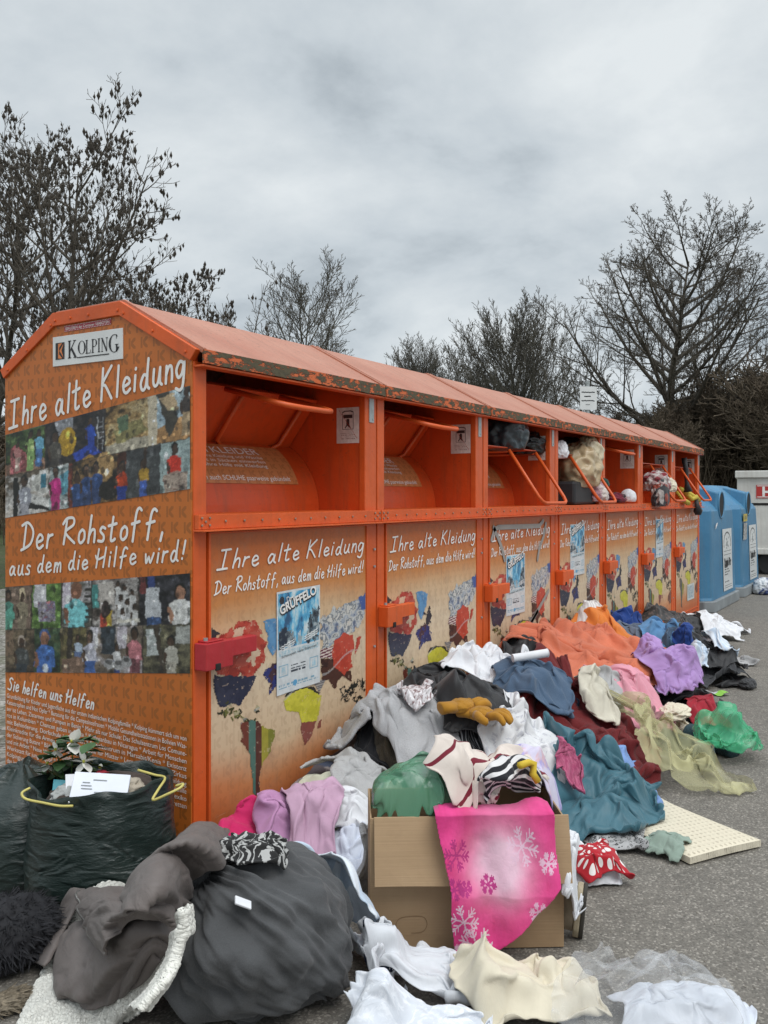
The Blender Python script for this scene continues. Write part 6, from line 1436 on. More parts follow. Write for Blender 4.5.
layer([
 I('red_jacket_hem', 'red jacket hem hanging below the maroon coat', 'jacket', 'red', 592, 770, 50, 14, -25, c=.8, lump=.03, th=.008),
 I('navy_jumper', 'navy jumper lying between blue jeans and maroon coat', 'jumper', 'navy', 530, 702, 66, 32, c=.55, lump=.06, th=.008),
 I('white_vest', 'white vest lying beside the mauve hoodie and the box', 'vest', 'white', 336, 822, 46, 28, c=.55, lump=.05),
 I('grey_socks', 'grey knitted socks lying in front of the light grey fleece', 'socks', 'grey_knit', 372, 786, 34, 20, c=.5, lump=.05, th=.008),
 I('denim_shorts', 'denim shorts lying behind the lilac top', 'shorts', 'denim', 676, 650, 34, 16, c=.6, lump=.08),
 I('black_leggings', 'black leggings stretched out below the black sports jacket', 'leggings', 'black_matt', 690, 722, 44, 18, c=.6, lump=.05),
 I('white_pillowcase', 'white pillowcase lying between pale pink top and maroon coat', 'pillowcase', 'whiteblue', 604, 704, 44, 24, c=.55, lump=.06),
 I('mauve_hoodie', 'mauve hoodie lying against the foot of the first orange bank', 'hoodie', 'mauve', 292, 820, 60, 24, 10, c=.58, lump=.09, th=.006),
 I('white_shirt', 'bluish white shirt bundled at the left side of the box', 'shirt', 'whiteblue', 348, 846, 38, 40, c=.55, lump=.08),
 I('grey_jumper', 'grey marl knitted jumper with twisted sleeves in front of the second bank', 'jumper', 'grey_knit', 410, 742, 92, 66, 30, c=.66, lump=.085, th=.012, style='tee'),
 I('striped_scarf', 'dark scarf with thin grey stripes below the mustard gloves', 'scarf', 'darkstripe', 470, 748, 66, 44, 20, c=.6, lump=.07),
 I('white_blanket', 'thin white blanket lying on the black jackets by the second bank', 'blanket', 'white', 480, 676, 98, 46, 12, c=.42, lump=.095),
 I('black_bin_liner', 'black bin liner at the foot of the third orange bank', 'bin liner', 'black', 510, 655, 50, 22, c=.6, lump=.11),
 I('maroon_coat', 'maroon fleece coat sprawled across the middle of the heap', 'coat', 'maroon', 574, 734, 116, 84, -18, c=.42, lump=.085, th=.010),
 I('blue_quilt', 'light blue quilted jacket peeping out above the teal sheet', 'jacket', 'puffy', 602, 784, 58, 34, 10, c=.7, lump=.06, th=.012),
 I('blue_tee_shirt', 'mid blue top between the grey jeans and the lilac top', 'top', 'midblue', 662, 642, 36, 20, c=.6, lump=.10),
 I('black_bag', 'black plastic bag lying on the far part of the heap behind the lilac top', 'bag', 'black', 699, 652, 48, 28, c=.6, lump=.11),
 I('lace_doily', 'white frilled doily lying in the bottom foreground', 'doily', 'lace', 420, 1018, 112, 30, 5, c=.75, lump=.035, th=.002),
 I('cream_shirt', 'crumpled cream shirt on the asphalt in front of the box', 'shirt', 'cream', 524, 1000, 98, 44, 12, c=.45, lump=.085),
 I('polka_dot_cloth', 'red cloth with white polka dots lying at the right of the box', 'cloth', 'polka', 596, 868, 36, 22, 20, c=.62, lump=.05),
])
layer([
 I('pale_mauve_tee_shirt', 'pale mauve top lying over the darker mauve hoodie', 'top', 'mauve2', 312, 806, 42, 44, 10, c=.7, lump=.06),
 I('black_anorak', 'black anorak lying in front of the white blanket', 'anorak', 'black', 474, 700, 70, 34, c=.6, lump=.085, th=.005),
 I('jeans', 'blue denim jeans lying beside the white blanket', 'jeans', 'denim', 526, 678, 52, 32, -10, c=.65, lump=.06),
 I('printed_shirt', 'white printed shirt crumpled left of the maroon coat', 'shirt', 'whitefloral', 512, 752, 70, 42, 12, c=.58, lump=.08),
 I('teal_sheet', 'teal satin sheet draped at the front edge of the heap behind the box', 'sheet', 'teal', 572, 800, 94, 60, -20, c=.42, lump=.09, fs=.11),
 I('orange_cloth', 'bright orange cloth lying behind the orange towel', 'cloth', 'orange', 612, 645, 56, 34, -25, c=.65, lump=.12),
 I('white_ribbed_tee_shirt', 'white ribbed top lying on the bright orange cloth', 'top', 'whitestripe', 590, 630, 32, 22, c=.62, lump=.14),
 I('green_liner', 'pale green plastic bag standing crumpled behind the left end of the box', 'plastic bag', 'greenbag', 410, 799, 80, 42, c=.55, lump=.11, th=.0012, fs=.1),
 I('navy_cloth', 'dark navy cloth between green plastic bag and striped shirt', 'cloth', 'navy', 446, 790, 40, 40, c=.6, lump=.07),
 I('black_trousers', 'black trousers lying beside the pale pink top', 'trousers', 'black_matt', 672, 688, 40, 36, c=.6, lump=.10),
 I('white_foreground_bag', 'plump white bag cut by the bottom edge of the photo', 'bag', 'whitebag', 680, 1022, 116, 48, c=.72, lump=.13, th=.002),
 I('red_cloth', 'red cloth peeping from under the black sports jacket', 'cloth', 'red', 700, 716, 34, 18, c=.6, lump=.06),
])
layer([
 I('orange_towel', 'large salmon orange towel draped over the heap by the fourth bank', 'towel', 'orangetowel', 598, 668, 116, 58, -22, c=.5, lump=.11, th=.012, fs=.14),
 I('lilac_pyjamas', 'lilac floral pyjamas hanging down behind the right end of the box', 'pyjamas', 'lilacfloral', 524, 782, 50, 62, 10, c=.62, lump=.075),
 I('striped_shirt', 'cream shirt with maroon stripes lying on the box', 'shirt', 'maroonstripe', 472, 780, 84, 44, -25, c=.66, lump=.085, style='tee'),
 I('plastic_film', 'clear plastic bag lying on the asphalt at the lower right', 'plastic bag', 'clearbag', 630, 990, 132, 56, -10, c=.5, lump=.075, th=.001, fs=.1),
 I('green_bag', 'bright green plastic bag lying on the asphalt at the right of the heap', 'plastic bag', 'brightbag', 730, 736, 84, 36, c=.58, lump=.12, th=.0012),
 I('silver_scarf', 'silver floral foil scarf bunched on top of the grey knitted jumper', 'scarf', 'foil', 424, 698, 34, 20, c=.55, lump=.07),
 I('pink_knit', 'deep pink knit between maroon coat and teal sheet', 'knitwear', 'pinkfringe', 566, 762, 26, 14, c=.6, lump=.05),
 I('maroon_scrap', 'small crimson cloth at the left end of the striped shirt', 'cloth', 'red', 430, 752, 20, 12, c=.6, lump=.05),
 I('light_blue_shirt', 'white shirt with pale blue stripes beside the orange towel', 'shirt', 'paleblue', 648, 680, 22, 34, c=.65, lump=.08),
])
layer([
 I('lilac_tee_shirt', 'lilac top lying across the heap in front of the sixth bank', 'top', 'lilac', 672, 662, 52, 20, c=.65, lump=.10),
 I('pink_tee_shirt', 'pale pink top lying on the lower end of the orange towel', 'top', 'palepink', 628, 694, 58, 30, 18, c=.72, lump=.05),
 I('white_pile_scarf', 'cream white crumpled scarf between maroon coat and orange towel', 'scarf', 'creamfloral', 588, 688, 38, 30, c=.58, lump=.08, th=.008),
 I('purple_cloth', 'small purple cloth left of the lilac top, against the orange cloth', 'cloth', 'lilac', 650, 655, 24, 14, c=.55, lump=.05),
 I('grey_undershirt', 'pale grey undershirt lying between cream scarf and pale pink top', 'undershirt', 'greylight', 606, 690, 30, 24, c=.5, lump=.05),
 I('beige_cloth', 'beige cloth beside the black leggings near the bright green bag', 'cloth', 'cream', 664, 712, 26, 14, c=.5, lump=.05),
 I('blue_white_cloth', 'small blue and white cloth below the white hoodie at the far end', 'cloth', 'paleblue', 712, 645, 24, 12, c=.5, lump=.06),
 I('navy_cloth', 'small royal blue cloth beside the black plastic bag', 'cloth', 'royal', 682, 637, 16, 10, c=.6, lump=.07),
 I('white_stockings', 'bunched white stockings hanging over the left edge of the teal sheet', 'stockings', 'white', 548, 786, 24, 22, c=.5, lump=.04),
 I('rose_blouse', 'rose brown blouse lying under the right end of the maroon coat', 'blouse', 'pinkbrown', 640, 712, 30, 20, c=.5, lump=.05),
 I('face_mask', 'pale blue disposable mask lying among the far clothes', 'mask', 'paleblue', 692, 641, 14, 9, c=.8, lump=.05),
])
layer([
 I('sheer_fabric', 'sheer yellow green fabric trailing over the front of the heap', 'fabric', 'yellowsheer', 650, 746, 52, 76, 20, c=.4, lump=.09, th=.0012, fs=.1),
])
bpy.data.scenes.remove(SIM)
# ------------------------------------------------------------------ taupe jacket with white teddy lining, sprawled over bag and bundle
p, _ = on(120, 965)
jk = thing('winter_jacket', 'taupe winter jacket with white teddy fleece lining sprawled in the lower left foreground', 'jacket', (p.x, p.y, 0))
PATCH = []
def patch(name, rows, mat, parent, amp=.010, seed=1, nu=48, nv=48, th=.006, fq=9, tuck=1.0, nap=0.0):
    """soft surface through a small grid of points (photo x, photo y, height above what lies below)"""
    def lifted(x, y, l):
        p = on(x, y)[0]; d = (Vector((CX, CY, CAMH)) - p).normalized() * .7 + Vector((0, 0, .5)); return p, d.normalized() * l
    C = [[q if isinstance(q, Vector) else lifted(*q)[0] for q in r] for r in rows]; LF = [[Vector() if isinstance(q, Vector) else lifted(*q)[1] for q in r] for r in rows]
    def cr(P, f):
        n = len(P) - 1; i = min(int(f * n), n - 1); t = f * n - i; p0, p1, p2, p3 = P[max(i - 1, 0)], P[i], P[i + 1], P[min(i + 2, n)]
        return .5 * (2 * p1 + (p2 - p0) * t + (2 * p0 - 5 * p1 + 4 * p2 - p3) * t * t + (3 * p1 - p0 - 3 * p2 + p3) * t ** 3)
    org = C[0][0].copy(); org.z = 0; A = np.zeros((nu, nv, 3)); tk = tuck
    for j in range(nv):
        fj = j / (nv - 1); col = [cr(r, fj) for r in C]; lcol = [cr(r, fj) for r in LF]
        for i in range(nu):
            fi = i / (nu - 1); e_ = min(1, min(fi, 1 - fi, fj, 1 - fj) / .22); w_ = 1 - tk + tk * math.sin(e_ * math.pi / 2)
            A[i, j] = cr(col, fi) + cr(lcol, fi) * w_
    du = np.gradient(A, axis=0); dv = np.gradient(A, axis=1); nn = np.cross(du, dv); nn /= np.linalg.norm(nn, axis=-1, keepdims=True) + 1e-9; nn *= np.where(nn[..., 2:] < 0, -1, 1)
    W_ = np.cumsum(np.linalg.norm(du, axis=-1).mean(1)); L_ = np.cumsum(np.linalg.norm(dv, axis=-1).mean(0)); U, V = np.meshgrid(W_, L_, indexing='ij')
    wp = (fbm(U * 7, V * 7, seed) - .5) * .2; a = (U + V * .6 + wp) * fq; b = (V - U * .5 + wp) * fq * .22
    r1 = (1 - np.abs(2 * vnoise(a + 9, b + 9, seed + 1) - 1)) ** 2; r2 = (1 - np.abs(2 * vnoise(a * 2.3 + 9, b * 2.3 + 9, seed + 2) - 1)) ** 2; lo = fbm(U * 7 + 30, V * 7, seed + 4) - .5
    A = A + nn * (amp * 1.3 * (r1 + .3 * r2 + 1.3 * lo))[..., None]; A[..., 2] = np.maximum(A[..., 2], .004)
    if nap: A = A + nn * (np.random.RandomState(seed).rand(nu, nv) * nap)[..., None]
    P = A.reshape(-1, 3) - np.array(org); idx = np.arange(nu * nv).reshape(nu, nv); q = np.stack([idx[:-1, :-1], idx[1:, :-1], idx[1:, 1:], idx[:-1, 1:]], -1).reshape(-1, 4)
    me = bpy.data.meshes.new(name); me.from_pydata(P.tolist(), [], q.tolist()); me.materials.append(mat); lay = me.uv_layers.new(name='UVMap'); uv = np.stack([U.ravel(), V.ravel()], -1) + seed * .3
    lay.data.foreach_set('uv', uv[q.ravel()].ravel().astype(np.float32)); me.polygons.foreach_set('use_smooth', [True] * len(q)); me.update()
    o = bpy.data.objects.new(name, me); COL.objects.link(o); o.parent = parent; o.location = org - parent.location
    sb = o.modifiers.new('subdivide', 'SUBSURF'); sb.levels = sb.render_levels = 1; so = o.modifiers.new('thickness', 'SOLIDIFY'); so.thickness = th; so.offset = 0
    v = raster(A); v[:, 2] += th * .5; stamp_verts(v); PATCH.append(A); return o
patch('lining', [[(74, 922, .04), (110, 915, .03), (150, 920, .03), (186, 905, .03)], [(58, 952, .04), (100, 950, .03), (150, 955, .03), (184, 945, .03)], [(40, 988, .04), (90, 990, .04), (142, 992, .04), (174, 978, .04)], [(20, 1036, .04), (70, 1036, .04), (118, 1034, .04), (152, 1022, .04)]], F['white_fleece'], jk, .012, 3, 150, 150, th=.012, tuck=.6, nap=.006)
patch('shell', [[(72, 902, .03), (86, 900, .05)], [(54, 930, .03), (68, 934, .05)], [(34, 966, .03), (46, 974, .05)]], F['taupe'], jk, .004, 9, 24, 14, tuck=.3)
patch('sleeve', [[(76, 936, .05), (102, 946, .09), (140, 945, .08), (168, 925, .05)], [(58, 962, .06), (94, 970, .13), (138, 966, .12), (172, 945, .06)], [(64, 1000, .05), (92, 1014, .08), (132, 1008, .08), (160, 980, .05)]], F['taupe'], jk, .013, 5, fq=10)
patch('shell', [[(79, 903, .05), (104, 898, .07), (132, 898, .07), (160, 880, .06)], [(86, 934, .06), (108, 932, .09), (134, 934, .09), (168, 916, .07)], [(108, 966, .06), (118, 962, .07), (140, 954, .08), (170, 940, .06)]], F['taupe'], jk, .010, 7, tuck=.4)
ZP = [Vector(PATCH[-1][i, 1]) for i in range(0, 48, 2)]
patch('hood', [[(192, 836, .03), (207, 826, .06), (226, 838, .03)], [(160, 868, .04), (192, 858, .10), (220, 866, .04)], [(134, 892, .05), (162, 886, .11), (190, 892, .05)], [(124, 918, .05), (156, 920, .10), (186, 914, .05)]], F['taupe'], jk, .014, 11, fq=9)
STL = ((174, 916), (176, 938), (169, 962), (155, 986), (134, 1010)); STR = ((185, 906), (188, 932), (182, 958), (170, 984), (150, 1010)); rws = []; tm = 9
for a, c_ in zip(STL, STR):
    tt_ = [on(*q)[1] for q in (a, ((a[0] + c_[0]) / 2, a[1]), c_)]; tm = min(tm - .004, min(tt_) - .03); md_ = ((a[0] + c_[0]) / 2, (a[1] + c_[1]) / 2)
    rws.append([bagpt(a[0], a[1], tm + .03), bagpt(md_[0], md_[1], tm - .012), bagpt(c_[0], c_[1], tm + .025)])
patch('lining', rws, F['white_fleece'], jk, .006, 13, 170, 40, th=.014, tuck=0, nap=.005)
b = MB(); tc_ = Vector((CX, CY, CAMH)); b.tube([p + (tc_ - p).normalized() * .006 - jk.location for p in ZP], .003, 6); b.build('zip', simple('dull_metal_zip', (.30, .29, .27), .35, .3, 90, .7), jk, smooth=True)
# black fluffy thing and feathers in the corner
def tuft(name, label, cat, c, rad, n, L, mat, seed, lie=None):
    r = random.Random(seed); b = MB()
    for i in range(n):
        th, ph = math.acos(r.uniform(-.1, 1)), r.uniform(0, 6.28); d = Vector((math.sin(th) * math.cos(ph), math.sin(th) * math.sin(ph), math.cos(th)))
        p = Vector((d.x * rad[0], d.y * rad[1], d.z * rad[2])) * r.uniform(.82, 1); e_ = (d + Vector((r.gauss(0, .5), r.gauss(0, .5), r.gauss(-.15, .4)))).normalized()
        if lie: e_ = (Vector(lie) + Vector((r.gauss(0, .22), r.gauss(0, .22), r.gauss(0, .15)))).normalized()
        l = L * r.uniform(.5, 1.2); s_ = e_.orthogonal().normalized() * L * .07; m_ = p + e_ * l * .5 + Vector((0, 0, -.004)); q = p + e_ * l + Vector((0, 0, -.012))
        b.add([p - s_, p + s_, m_ + s_ * .8, q, m_ - s_ * .8], [(0, 1, 2, 3, 4)])
    o = b.build(name, mat); o.location = c; return tag(o, label, cat)
p, _ = on(4, 962); M['fluff'] = simple('black_fluff', (.009, .009, .012), .8)
fp = thing('faux_fur_cushion', 'black fluffy cushion at the left edge below the bin bags', 'cushion', (p.x, p.y, 0))
blob('cushion', '', '', Vector((p.x, p.y, .07)), (.15, .13, .10), M['fluff'], 6, .14, parent=fp)
tf = tuft('fur', None, None, (0, 0, .06), (.155, .135, .11), 2600, .045, M['fluff'], 3); tf.parent = fp
p, _ = on(6, 1012, .02); M['fur'] = simple('beige_fur', (.17, .14, .10), .9, .5, 90)
tuft('fur_trim', 'tuft of beige and brown fur lying in the bottom left corner', 'fur', p, (.05, .035, .025), 900, .04, M['fur'], 8, lie=(.6, -.35, .1))

# ------------------------------------------------------------------ pink cloth hanging over the box front
NX, NZ = 150, 190
cv = Canvas(NX, NZ, (.66, .045, .25))
def ip(x, y): return (x - 432) / 128.0, (y - 778) / 174.0
cv.blot(0, 0, 1, 1, [(.62, .02, .17), (.70, .04, .23), (.66, .03, .20)], 5, 3)
g = np.exp(-(((cv.x - .52) / .21) ** 2 + ((cv.y - .40) / .19) ** 2)); g = np.clip(g * 1.25 * (.75 + .5 * fbm(cv.x * 7, cv.y * 9, 8)), 0, .92)[..., None]; cv.a = cv.a * (1 - g) + np.array((.74, .52, .62)) * g
def flake(cx, cy, r, c):
    for k in range(6):
        a = k * math.pi / 3 + .2; dx, dy = math.cos(a), math.sin(a) * .82
        for (u0, v0, u1, v1) in [(0, 0, r, 0)] + [(r * q, 0, r * (q + .22), s * r * .24) for q in (.45, .7) for s in (-1, 1)]:
            x0, y0, x1, y1 = cx + u0 * dx - v0 * dy, cy + u0 * dy + v0 * dx, cx + u1 * dx - v1 * dy, cy + u1 * dy + v1 * dx
            L2 = (x1 - x0) ** 2 + (y1 - y0) ** 2 + 1e-9; t_ = np.clip(((cv.x - x0) * (x1 - x0) + (cv.y - y0) * (y1 - y0)) / L2, 0, 1)
            cv.put((cv.x - x0 - t_ * (x1 - x0)) ** 2 + (cv.y - y0 - t_ * (y1 - y0)) ** 2 < .0052 ** 2, c)
for x, y, r, c in ((461, 900, .12, (.72, .5, .6)), (474, 925, .13, (.72, .5, .6)), (452, 934, .06, (.7, .42, .55)), (520, 832, .12, (.72, .48, .6)), (545, 846, .07, (.72, .45, .58)), (455, 838, .10, (.40, .02, .16)), (452, 868, .07, (.42, .02, .18)), (534, 892, .07, (.7, .4, .55)), (486, 866, .06, (.45, .03, .2)), (463, 868, .05, (.45, .03, .2))):
    u, v = ip(x, y); flake(u, v, r, c)
outline = [ip(*q) for q in ((434, 806), (452, 803), (485, 803), (520, 800), (546, 796), (553, 800), (554, 838), (557, 868), (542, 886), (520, 908), (492, 934), (471, 948), (455, 938), (450, 905), (448, 862), (440, 830))]
m = np.zeros((NZ, NX), bool); Xq = cv.x + (fbm(cv.x * 9, cv.y * 9, 3) - .5) * .02; Yq = cv.y
for i in range(len(outline)):
    (x0, y0), (x1, y1) = outline[i], outline[(i + 1) % len(outline)]
    if y0 != y1: m ^= ((Yq >= y0) != (Yq >= y1)) & (Xq < (x1 - x0) * (Yq - y0) / (y1 - y0) + x0)
cv.on[:] = m
kx = BW / 196.0
def pinkf(u, v):
    px_, py_ = 432 + 128 * u, 778 + 174 * v; uu = (px_ - 371) * kx; d = (py_ - 806) * 2.56 / FPX      # distance down the cloth from the box rim
    w = .010 * math.sin(u * 9 + v * 2.5) + .007 * math.sin(u * 17 - v * 6 + 1) + .012 * mnoise.noise(Vector((u * 3.5, v * 4, 2))) + .006 * mnoise.noise(Vector((u * 9, v * 8, 5)))
    if d < 0: q = boxw(uu, -d * 1.6, BH + .03 + w * .7)
    else:
        s_ = min(1, d / .06); ang = math.radians(17); dd = min(d, .20); out = .026 + math.sin(ang) * dd - max(0, d - .20) * .06 + .022 * math.exp(-d / .04)
        q = boxw(uu, -out - .012 - w * (.35 + .65 * s_), BH + .03 - .022 * (1 - math.exp(-d / .03)) - d)
    return q - PO
PO = boxw(.3, 0, 0)
t = NT('pink_snowflake_print'); o = t.obj(); t.p(Base_Color=t.mix(1.0, t.attr(), t.ramp(t.noise(o, 25, 3), (.3, .9), (.7, 1.08)), 'MULTIPLY'), Roughness=.75); t.b.inputs['Sheen Weight'].default_value = .15
pv = t.bump(t.noise(o, 9, 4, .5, .9, 'RIDGED_MULTIFRACTAL'), .006, .8); t.bump(t.noise(o, 45, 3, .6, .5), .0025, .7, pv); M['pinkprint'] = t.mat
b = MB(); cv.to(b, pinkf); pk = b.build('printed_cloth', M['pinkprint'], smooth=True); pk.location = PO; tag(pk, 'bright pink cloth with white snowflake print hanging over the front of the box', 'cloth')
so = pk.modifiers.new('thickness', 'SOLIDIFY'); so.thickness = .003

p, _ = on(508, 792); sc_ = thing('striped_knit_scarf', 'black and white striped knitted scarf bunched on the box behind the pink cloth', 'scarf', (p.x, p.y, 0))
patch('scarf', [[(480, 786, .02), (496, 776, .03), (515, 772, .03), (536, 774, .02)], [(482, 798, .03), (500, 790, .06), (518, 786, .05), (538, 788, .03)], [(486, 804, .02), (504, 803, .05), (520, 800, .05), (538, 799, .02)]], F['bwstripe'], sc_, .016, 77, 50, 60, th=.008, fq=14, tuck=.8)
b = MB(); q = [on(x, y, .012)[0] for x, y in ((520, 770), (528, 768), (534, 773), (533, 782), (538, 790))]
o = None; org = q[0].copy(); b.tube([v - org for v in q], [.011] * 5, 7); o = b.build('ribbon', simple('yellow_ribbon', (.60, .42, .03), .7), smooth=True); o.location = org; tag(o, 'yellow ribbon lying at the right end of the striped knitted scarf', 'ribbon')
# loose grit on the asphalt
rg = random.Random(3); b = MB()
for i in range(900):
    px, py = rg.uniform(330, 768), rg.uniform(640, 1024); x, y = gnd(px, py)
    if y > -.05: continue
    r_ = rg.uniform(.0015, .0045); z = float(hat(x, y))
    if z > .02: continue
    b.add([(x + r_ * rg.uniform(.7, 1.2), y, .001), (x, y + r_ * rg.uniform(.7, 1.2), .001), (x - r_, y - r_ * .3, .001), (x, y - r_, .001), (x, y, r_ * 1.1)], [(0, 1, 4), (1, 2, 4), (2, 3, 4), (3, 0, 4)])
tag(b.build('grit', simple('pale_grit', (.22, .20, .17), .9, .6, 200)), 'loose grit scattered on the asphalt', 'grit', kind='stuff')

# ------------------------------------------------------------------ mustard gloves
def glove(label, px, py, ang, seed, curl):
    p, _ = on(px, py, .02); R = thing('knitted_glove', label, 'glove', p, math.radians(31.4 - 90 + ang), 'pair of mustard gloves'); r = random.Random(seed)
    pl = blob('palm', '', '', Vector(p) + Vector((0, 0, .012)), (.052, .042, .022), F['mustard'], seed, .10, parent=R, stamp=False, ridge=False)
    pl.location = (0, 0, .012)
    for i in range(4):
        y0 = -.030 + .020 * i; L = (.062, .074, .070, .054)[i]; c = curl * r.uniform(.6, 1.2)
        b = MB(); pts = [(.035, y0, .014), (.05 + L * .35, y0 * 1.15 + c * .1, .020), (.045 + L * .75, y0 * 1.25 + c * .35, .016), (.045 + L, y0 * 1.3 + c * .7, .008)]
        sm = [Vector(q) for q in pts]; b.tube([sm[0], sm[0].lerp(sm[1], .5), sm[1], sm[1].lerp(sm[2], .5), sm[2], sm[3], sm[3] + (sm[3] - sm[2]) * .25], [.0115, .0115, .011, .011, .0105, .009, .003], 10); b.build('finger', F['mustard'], R, smooth=True)
    b = MB(); sg = 1 if seed % 2 else -1; b.tube([(-.01, .03 * sg, .014), (.01, .055 * sg, .016), (.032, .070 * sg, .012), (.05, .075 * sg, .008), (.056, .076 * sg, .007)], [.0135, .0135, .012, .0105, .003], 10); b.build('thumb', F['mustard'], R, smooth=True)
    b = MB(); b.tube([(-.03, 0, .012), (-.06, 0, .014), (-.085, .003, .012), (-.088, .003, .012)], [.030, .028, .031, .02], 16); c_ = b.build('cuff', F['mustard'], R, smooth=True); c_.scale = (1, 1.1, .55); c_.location = (0, 0, .006)
    R.scale = (1.15, 1.15, 1.5); return R
glove('mustard glove with its fingers towards the black anorak, upper one of the pair', 462, 716, 25, 3, .05); glove('mustard glove lying lower right of its mate', 482, 724, -30, 4, -.04)

# ------------------------------------------------------------------ shoe standing on edge at the right of the box
p = Vector((*gnd(578, 940), 0)); R = thing('shoe', 'worn beige shoe standing on its edge at the right side of the box', 'shoe', p, BA)
ol = [(.0, .0), (.045, -.005), (.085, .02), (.10, .07), (.085, .135), (.055, .19), (.01, .20), (-.035, .175), (-.04, .11), (-.03, .04)]
ol = smooth_line(ol + ol[:1], 5)[:-1]; ol = [(x * .62, z * .80 + .005) for x, z in ol]
M['sole'] = simple('worn_cream_sole', (.38, .32, .22), .8, .25, 40); M['tread'] = simple('dark_rubber_tread', (.045, .04, .032), .8); M['upper'] = simple('beige_upper', (.26, .21, .15), .8, .2, 30)
b = MB(); b.prism(ol, .0, .018, 'y'); s1 = b.build('sole', M['sole'], R, bevel=.005); b = MB(); b.prism([(x * 1.02, z * 1.01 - .001) for x, z in ol], -.012, -.0003, 'y'); b.build('tread', M['tread'], R, bevel=.003)
b = MB(); b.prism([(x * .8, .09 + (z - .09) * .8) for x, z in ol], .0185, .06, 'y'); b.build('upper', M['upper'], R, bevel=.015)
R.rotation_euler = (math.radians(6), 0, BA + math.radians(72))

# ------------------------------------------------------------------ artificial flowers in the closed bag
p = bagpt(70, 792, 3.02); R = thing('flower_bunch', 'bunch of artificial white flowers with green leaves standing in the closed bin bag', 'flowers', p)
M['leaf'] = simple('dusty_green_leaf', (.06, .13, .05), .55, .35, 30); M['petal'] = simple('white_petal', (.74, .73, .68), .6); M['stamen'] = simple('yellow_green_stamen', (.42, .42, .05), .6); M['stem'] = simple('green_stem', (.06, .13, .03), .6)
r = random.Random(4)
def toward(px, py, t_): return bagpt(px, py, t_) - p
def leafm(b, c, d, L, w, mi=0):
    d = d.normalized(); s_ = d.cross(Vector((.3, .2, 1))).normalized(); n = s_.cross(d); prev = None; vs = []
    for i in range(6):
        f = i / 5; q = c + d * L * f - n * (L * .25 * f * f); ww = w * math.sin(math.pi * min(.97, f * .92 + .06)); vs += [q - s_ * ww, q - n * .15 * ww, q + s_ * ww]
    b.add(vs, [(3 * i + k, 3 * i + k + 1, 3 * i + k + 4, 3 * i + k + 3) for i in range(5) for k in (0, 1)], mi)
heads = [(73, 742, 2.94, .044), (84, 762, 2.9, .042), (56, 750, 2.96, .03), (47, 764, 2.95, .028), (88, 757, 3.05, .018), (100, 768, 3.0, .014)]
for i in range(64):
    a = r.uniform(0, 6.28); c = toward(r.uniform(46, 98), r.uniform(738, 780), r.uniform(2.93, 3.05)); b = MB(); leafm(b, c, Vector((math.cos(a), math.sin(a), r.uniform(-.2, .7))), r.uniform(.05, .08), r.uniform(.02, .03)); b.build('leaf', M['leaf'], R, smooth=True)
for px, py, t_, s in heads:
    c = toward(px, py, t_); b = MB(); b.tube([c - Vector((0, 0, .005)), c * .5 + Vector((r.uniform(-.02, .02), 0, -.02)), Vector((0, 0, -.06))], .0022, 5); b.build('stem', M['stem'], R)
    fd = (Vector((CX, CY, CAMH)) - bagpt(px, py, t_)).normalized() + Vector((r.uniform(-.4, .4), r.uniform(-.4, .4), .4)); fd.normalize(); e_1 = fd.orthogonal().normalized(); e_2 = fd.cross(e_1); b = MB()
    for k in range(5):
        a = k * 1.2566 + r.uniform(-.15, .15); d = e_1 * math.cos(a) + e_2 * math.sin(a) + fd * .25; leafm(b, c, d, s, s * .62)
    fb = b.build('flower', M['petal'], R, smooth=True); b = MB(); b.tube([c, c + fd * .012, c + fd * .016], [.004, .005, .001], 7); b.build('stamen', M['stamen'], fb)

# ------------------------------------------------------------------ white tube, small scraps
p, _ = on(530, 661, .02); b = MB(); a = math.radians(31.4 - 90 + 15); dx, dy = math.cos(a) * .09, math.sin(a) * .09
b.tube([(-dx, -dy, -.006), (dx, dy, .012)], .020, 20); b.tube([(dx * .97, dy * .97, .0118), (dx * 1.02, dy * 1.02, .0122)], .022, 20)
o = b.build('cardboard_tube', M['paper'], bevel=.002); o.location = p; tag(o, 'short white tube lying between the blue jeans and the black bin liner', 'tube')
p, _ = on(716, 695, .004); cv = Canvas(16, 16); cv.poly([(.1, .2), (.5, .0), (.9, .55), (1, .95), (.3, 1)], lambda x, y: np.where((y + x * .3 > .62)[:, None], (.30, .62, .10), (.58, .60, .62)), .1, 4)
b = MB(); cv.to(b, lambda u, v: ((u - .5) * .14, (.5 - v) * .14, .012 + .010 * math.sin(u * 7 + v * 3))); o = b.build('bag_label', M['printcol']); o.location = p; o.rotation_euler = (0, 0, -.6); tag(o, 'small white and lime green label at the tip of the dark grey trousers', 'label')
p, _ = on(764, 594, .0); blob('white_plastic_bag', 'white plastic bag with dark blue print lying beside the farther blue container', 'plastic bag', Vector((p.x, p.y, .08)), (.17, .14, .13), cl('white_blue_print', (.66, .68, .70), 'blot', (.02, .04, .14), 9, thr=.56, rough=.4), 5, .16)
p, _ = on(748, 678, .0); blob('black_glove', 'small black glove lying out on the asphalt at the far right', 'glove', Vector((p.x, p.y, .03)), (.09, .05, .035), F['black'], 8, .2)
p, _ = on(688, 716, .0); blob('clothing_straps', 'crumpled beige straps beside the bright green plastic bag', 'straps', Vector((p.x - .1, p.y + .05, p.z + .03)), (.12, .07, .04), F['cream'], 18, .3)
p, _ = on(738, 651, .0); blob('white_sock', 'small white sock lying on the asphalt near the white hoodie', 'sock', Vector((p.x, p.y, .02)), (.10, .035, .022), F['white'], 28, .2)
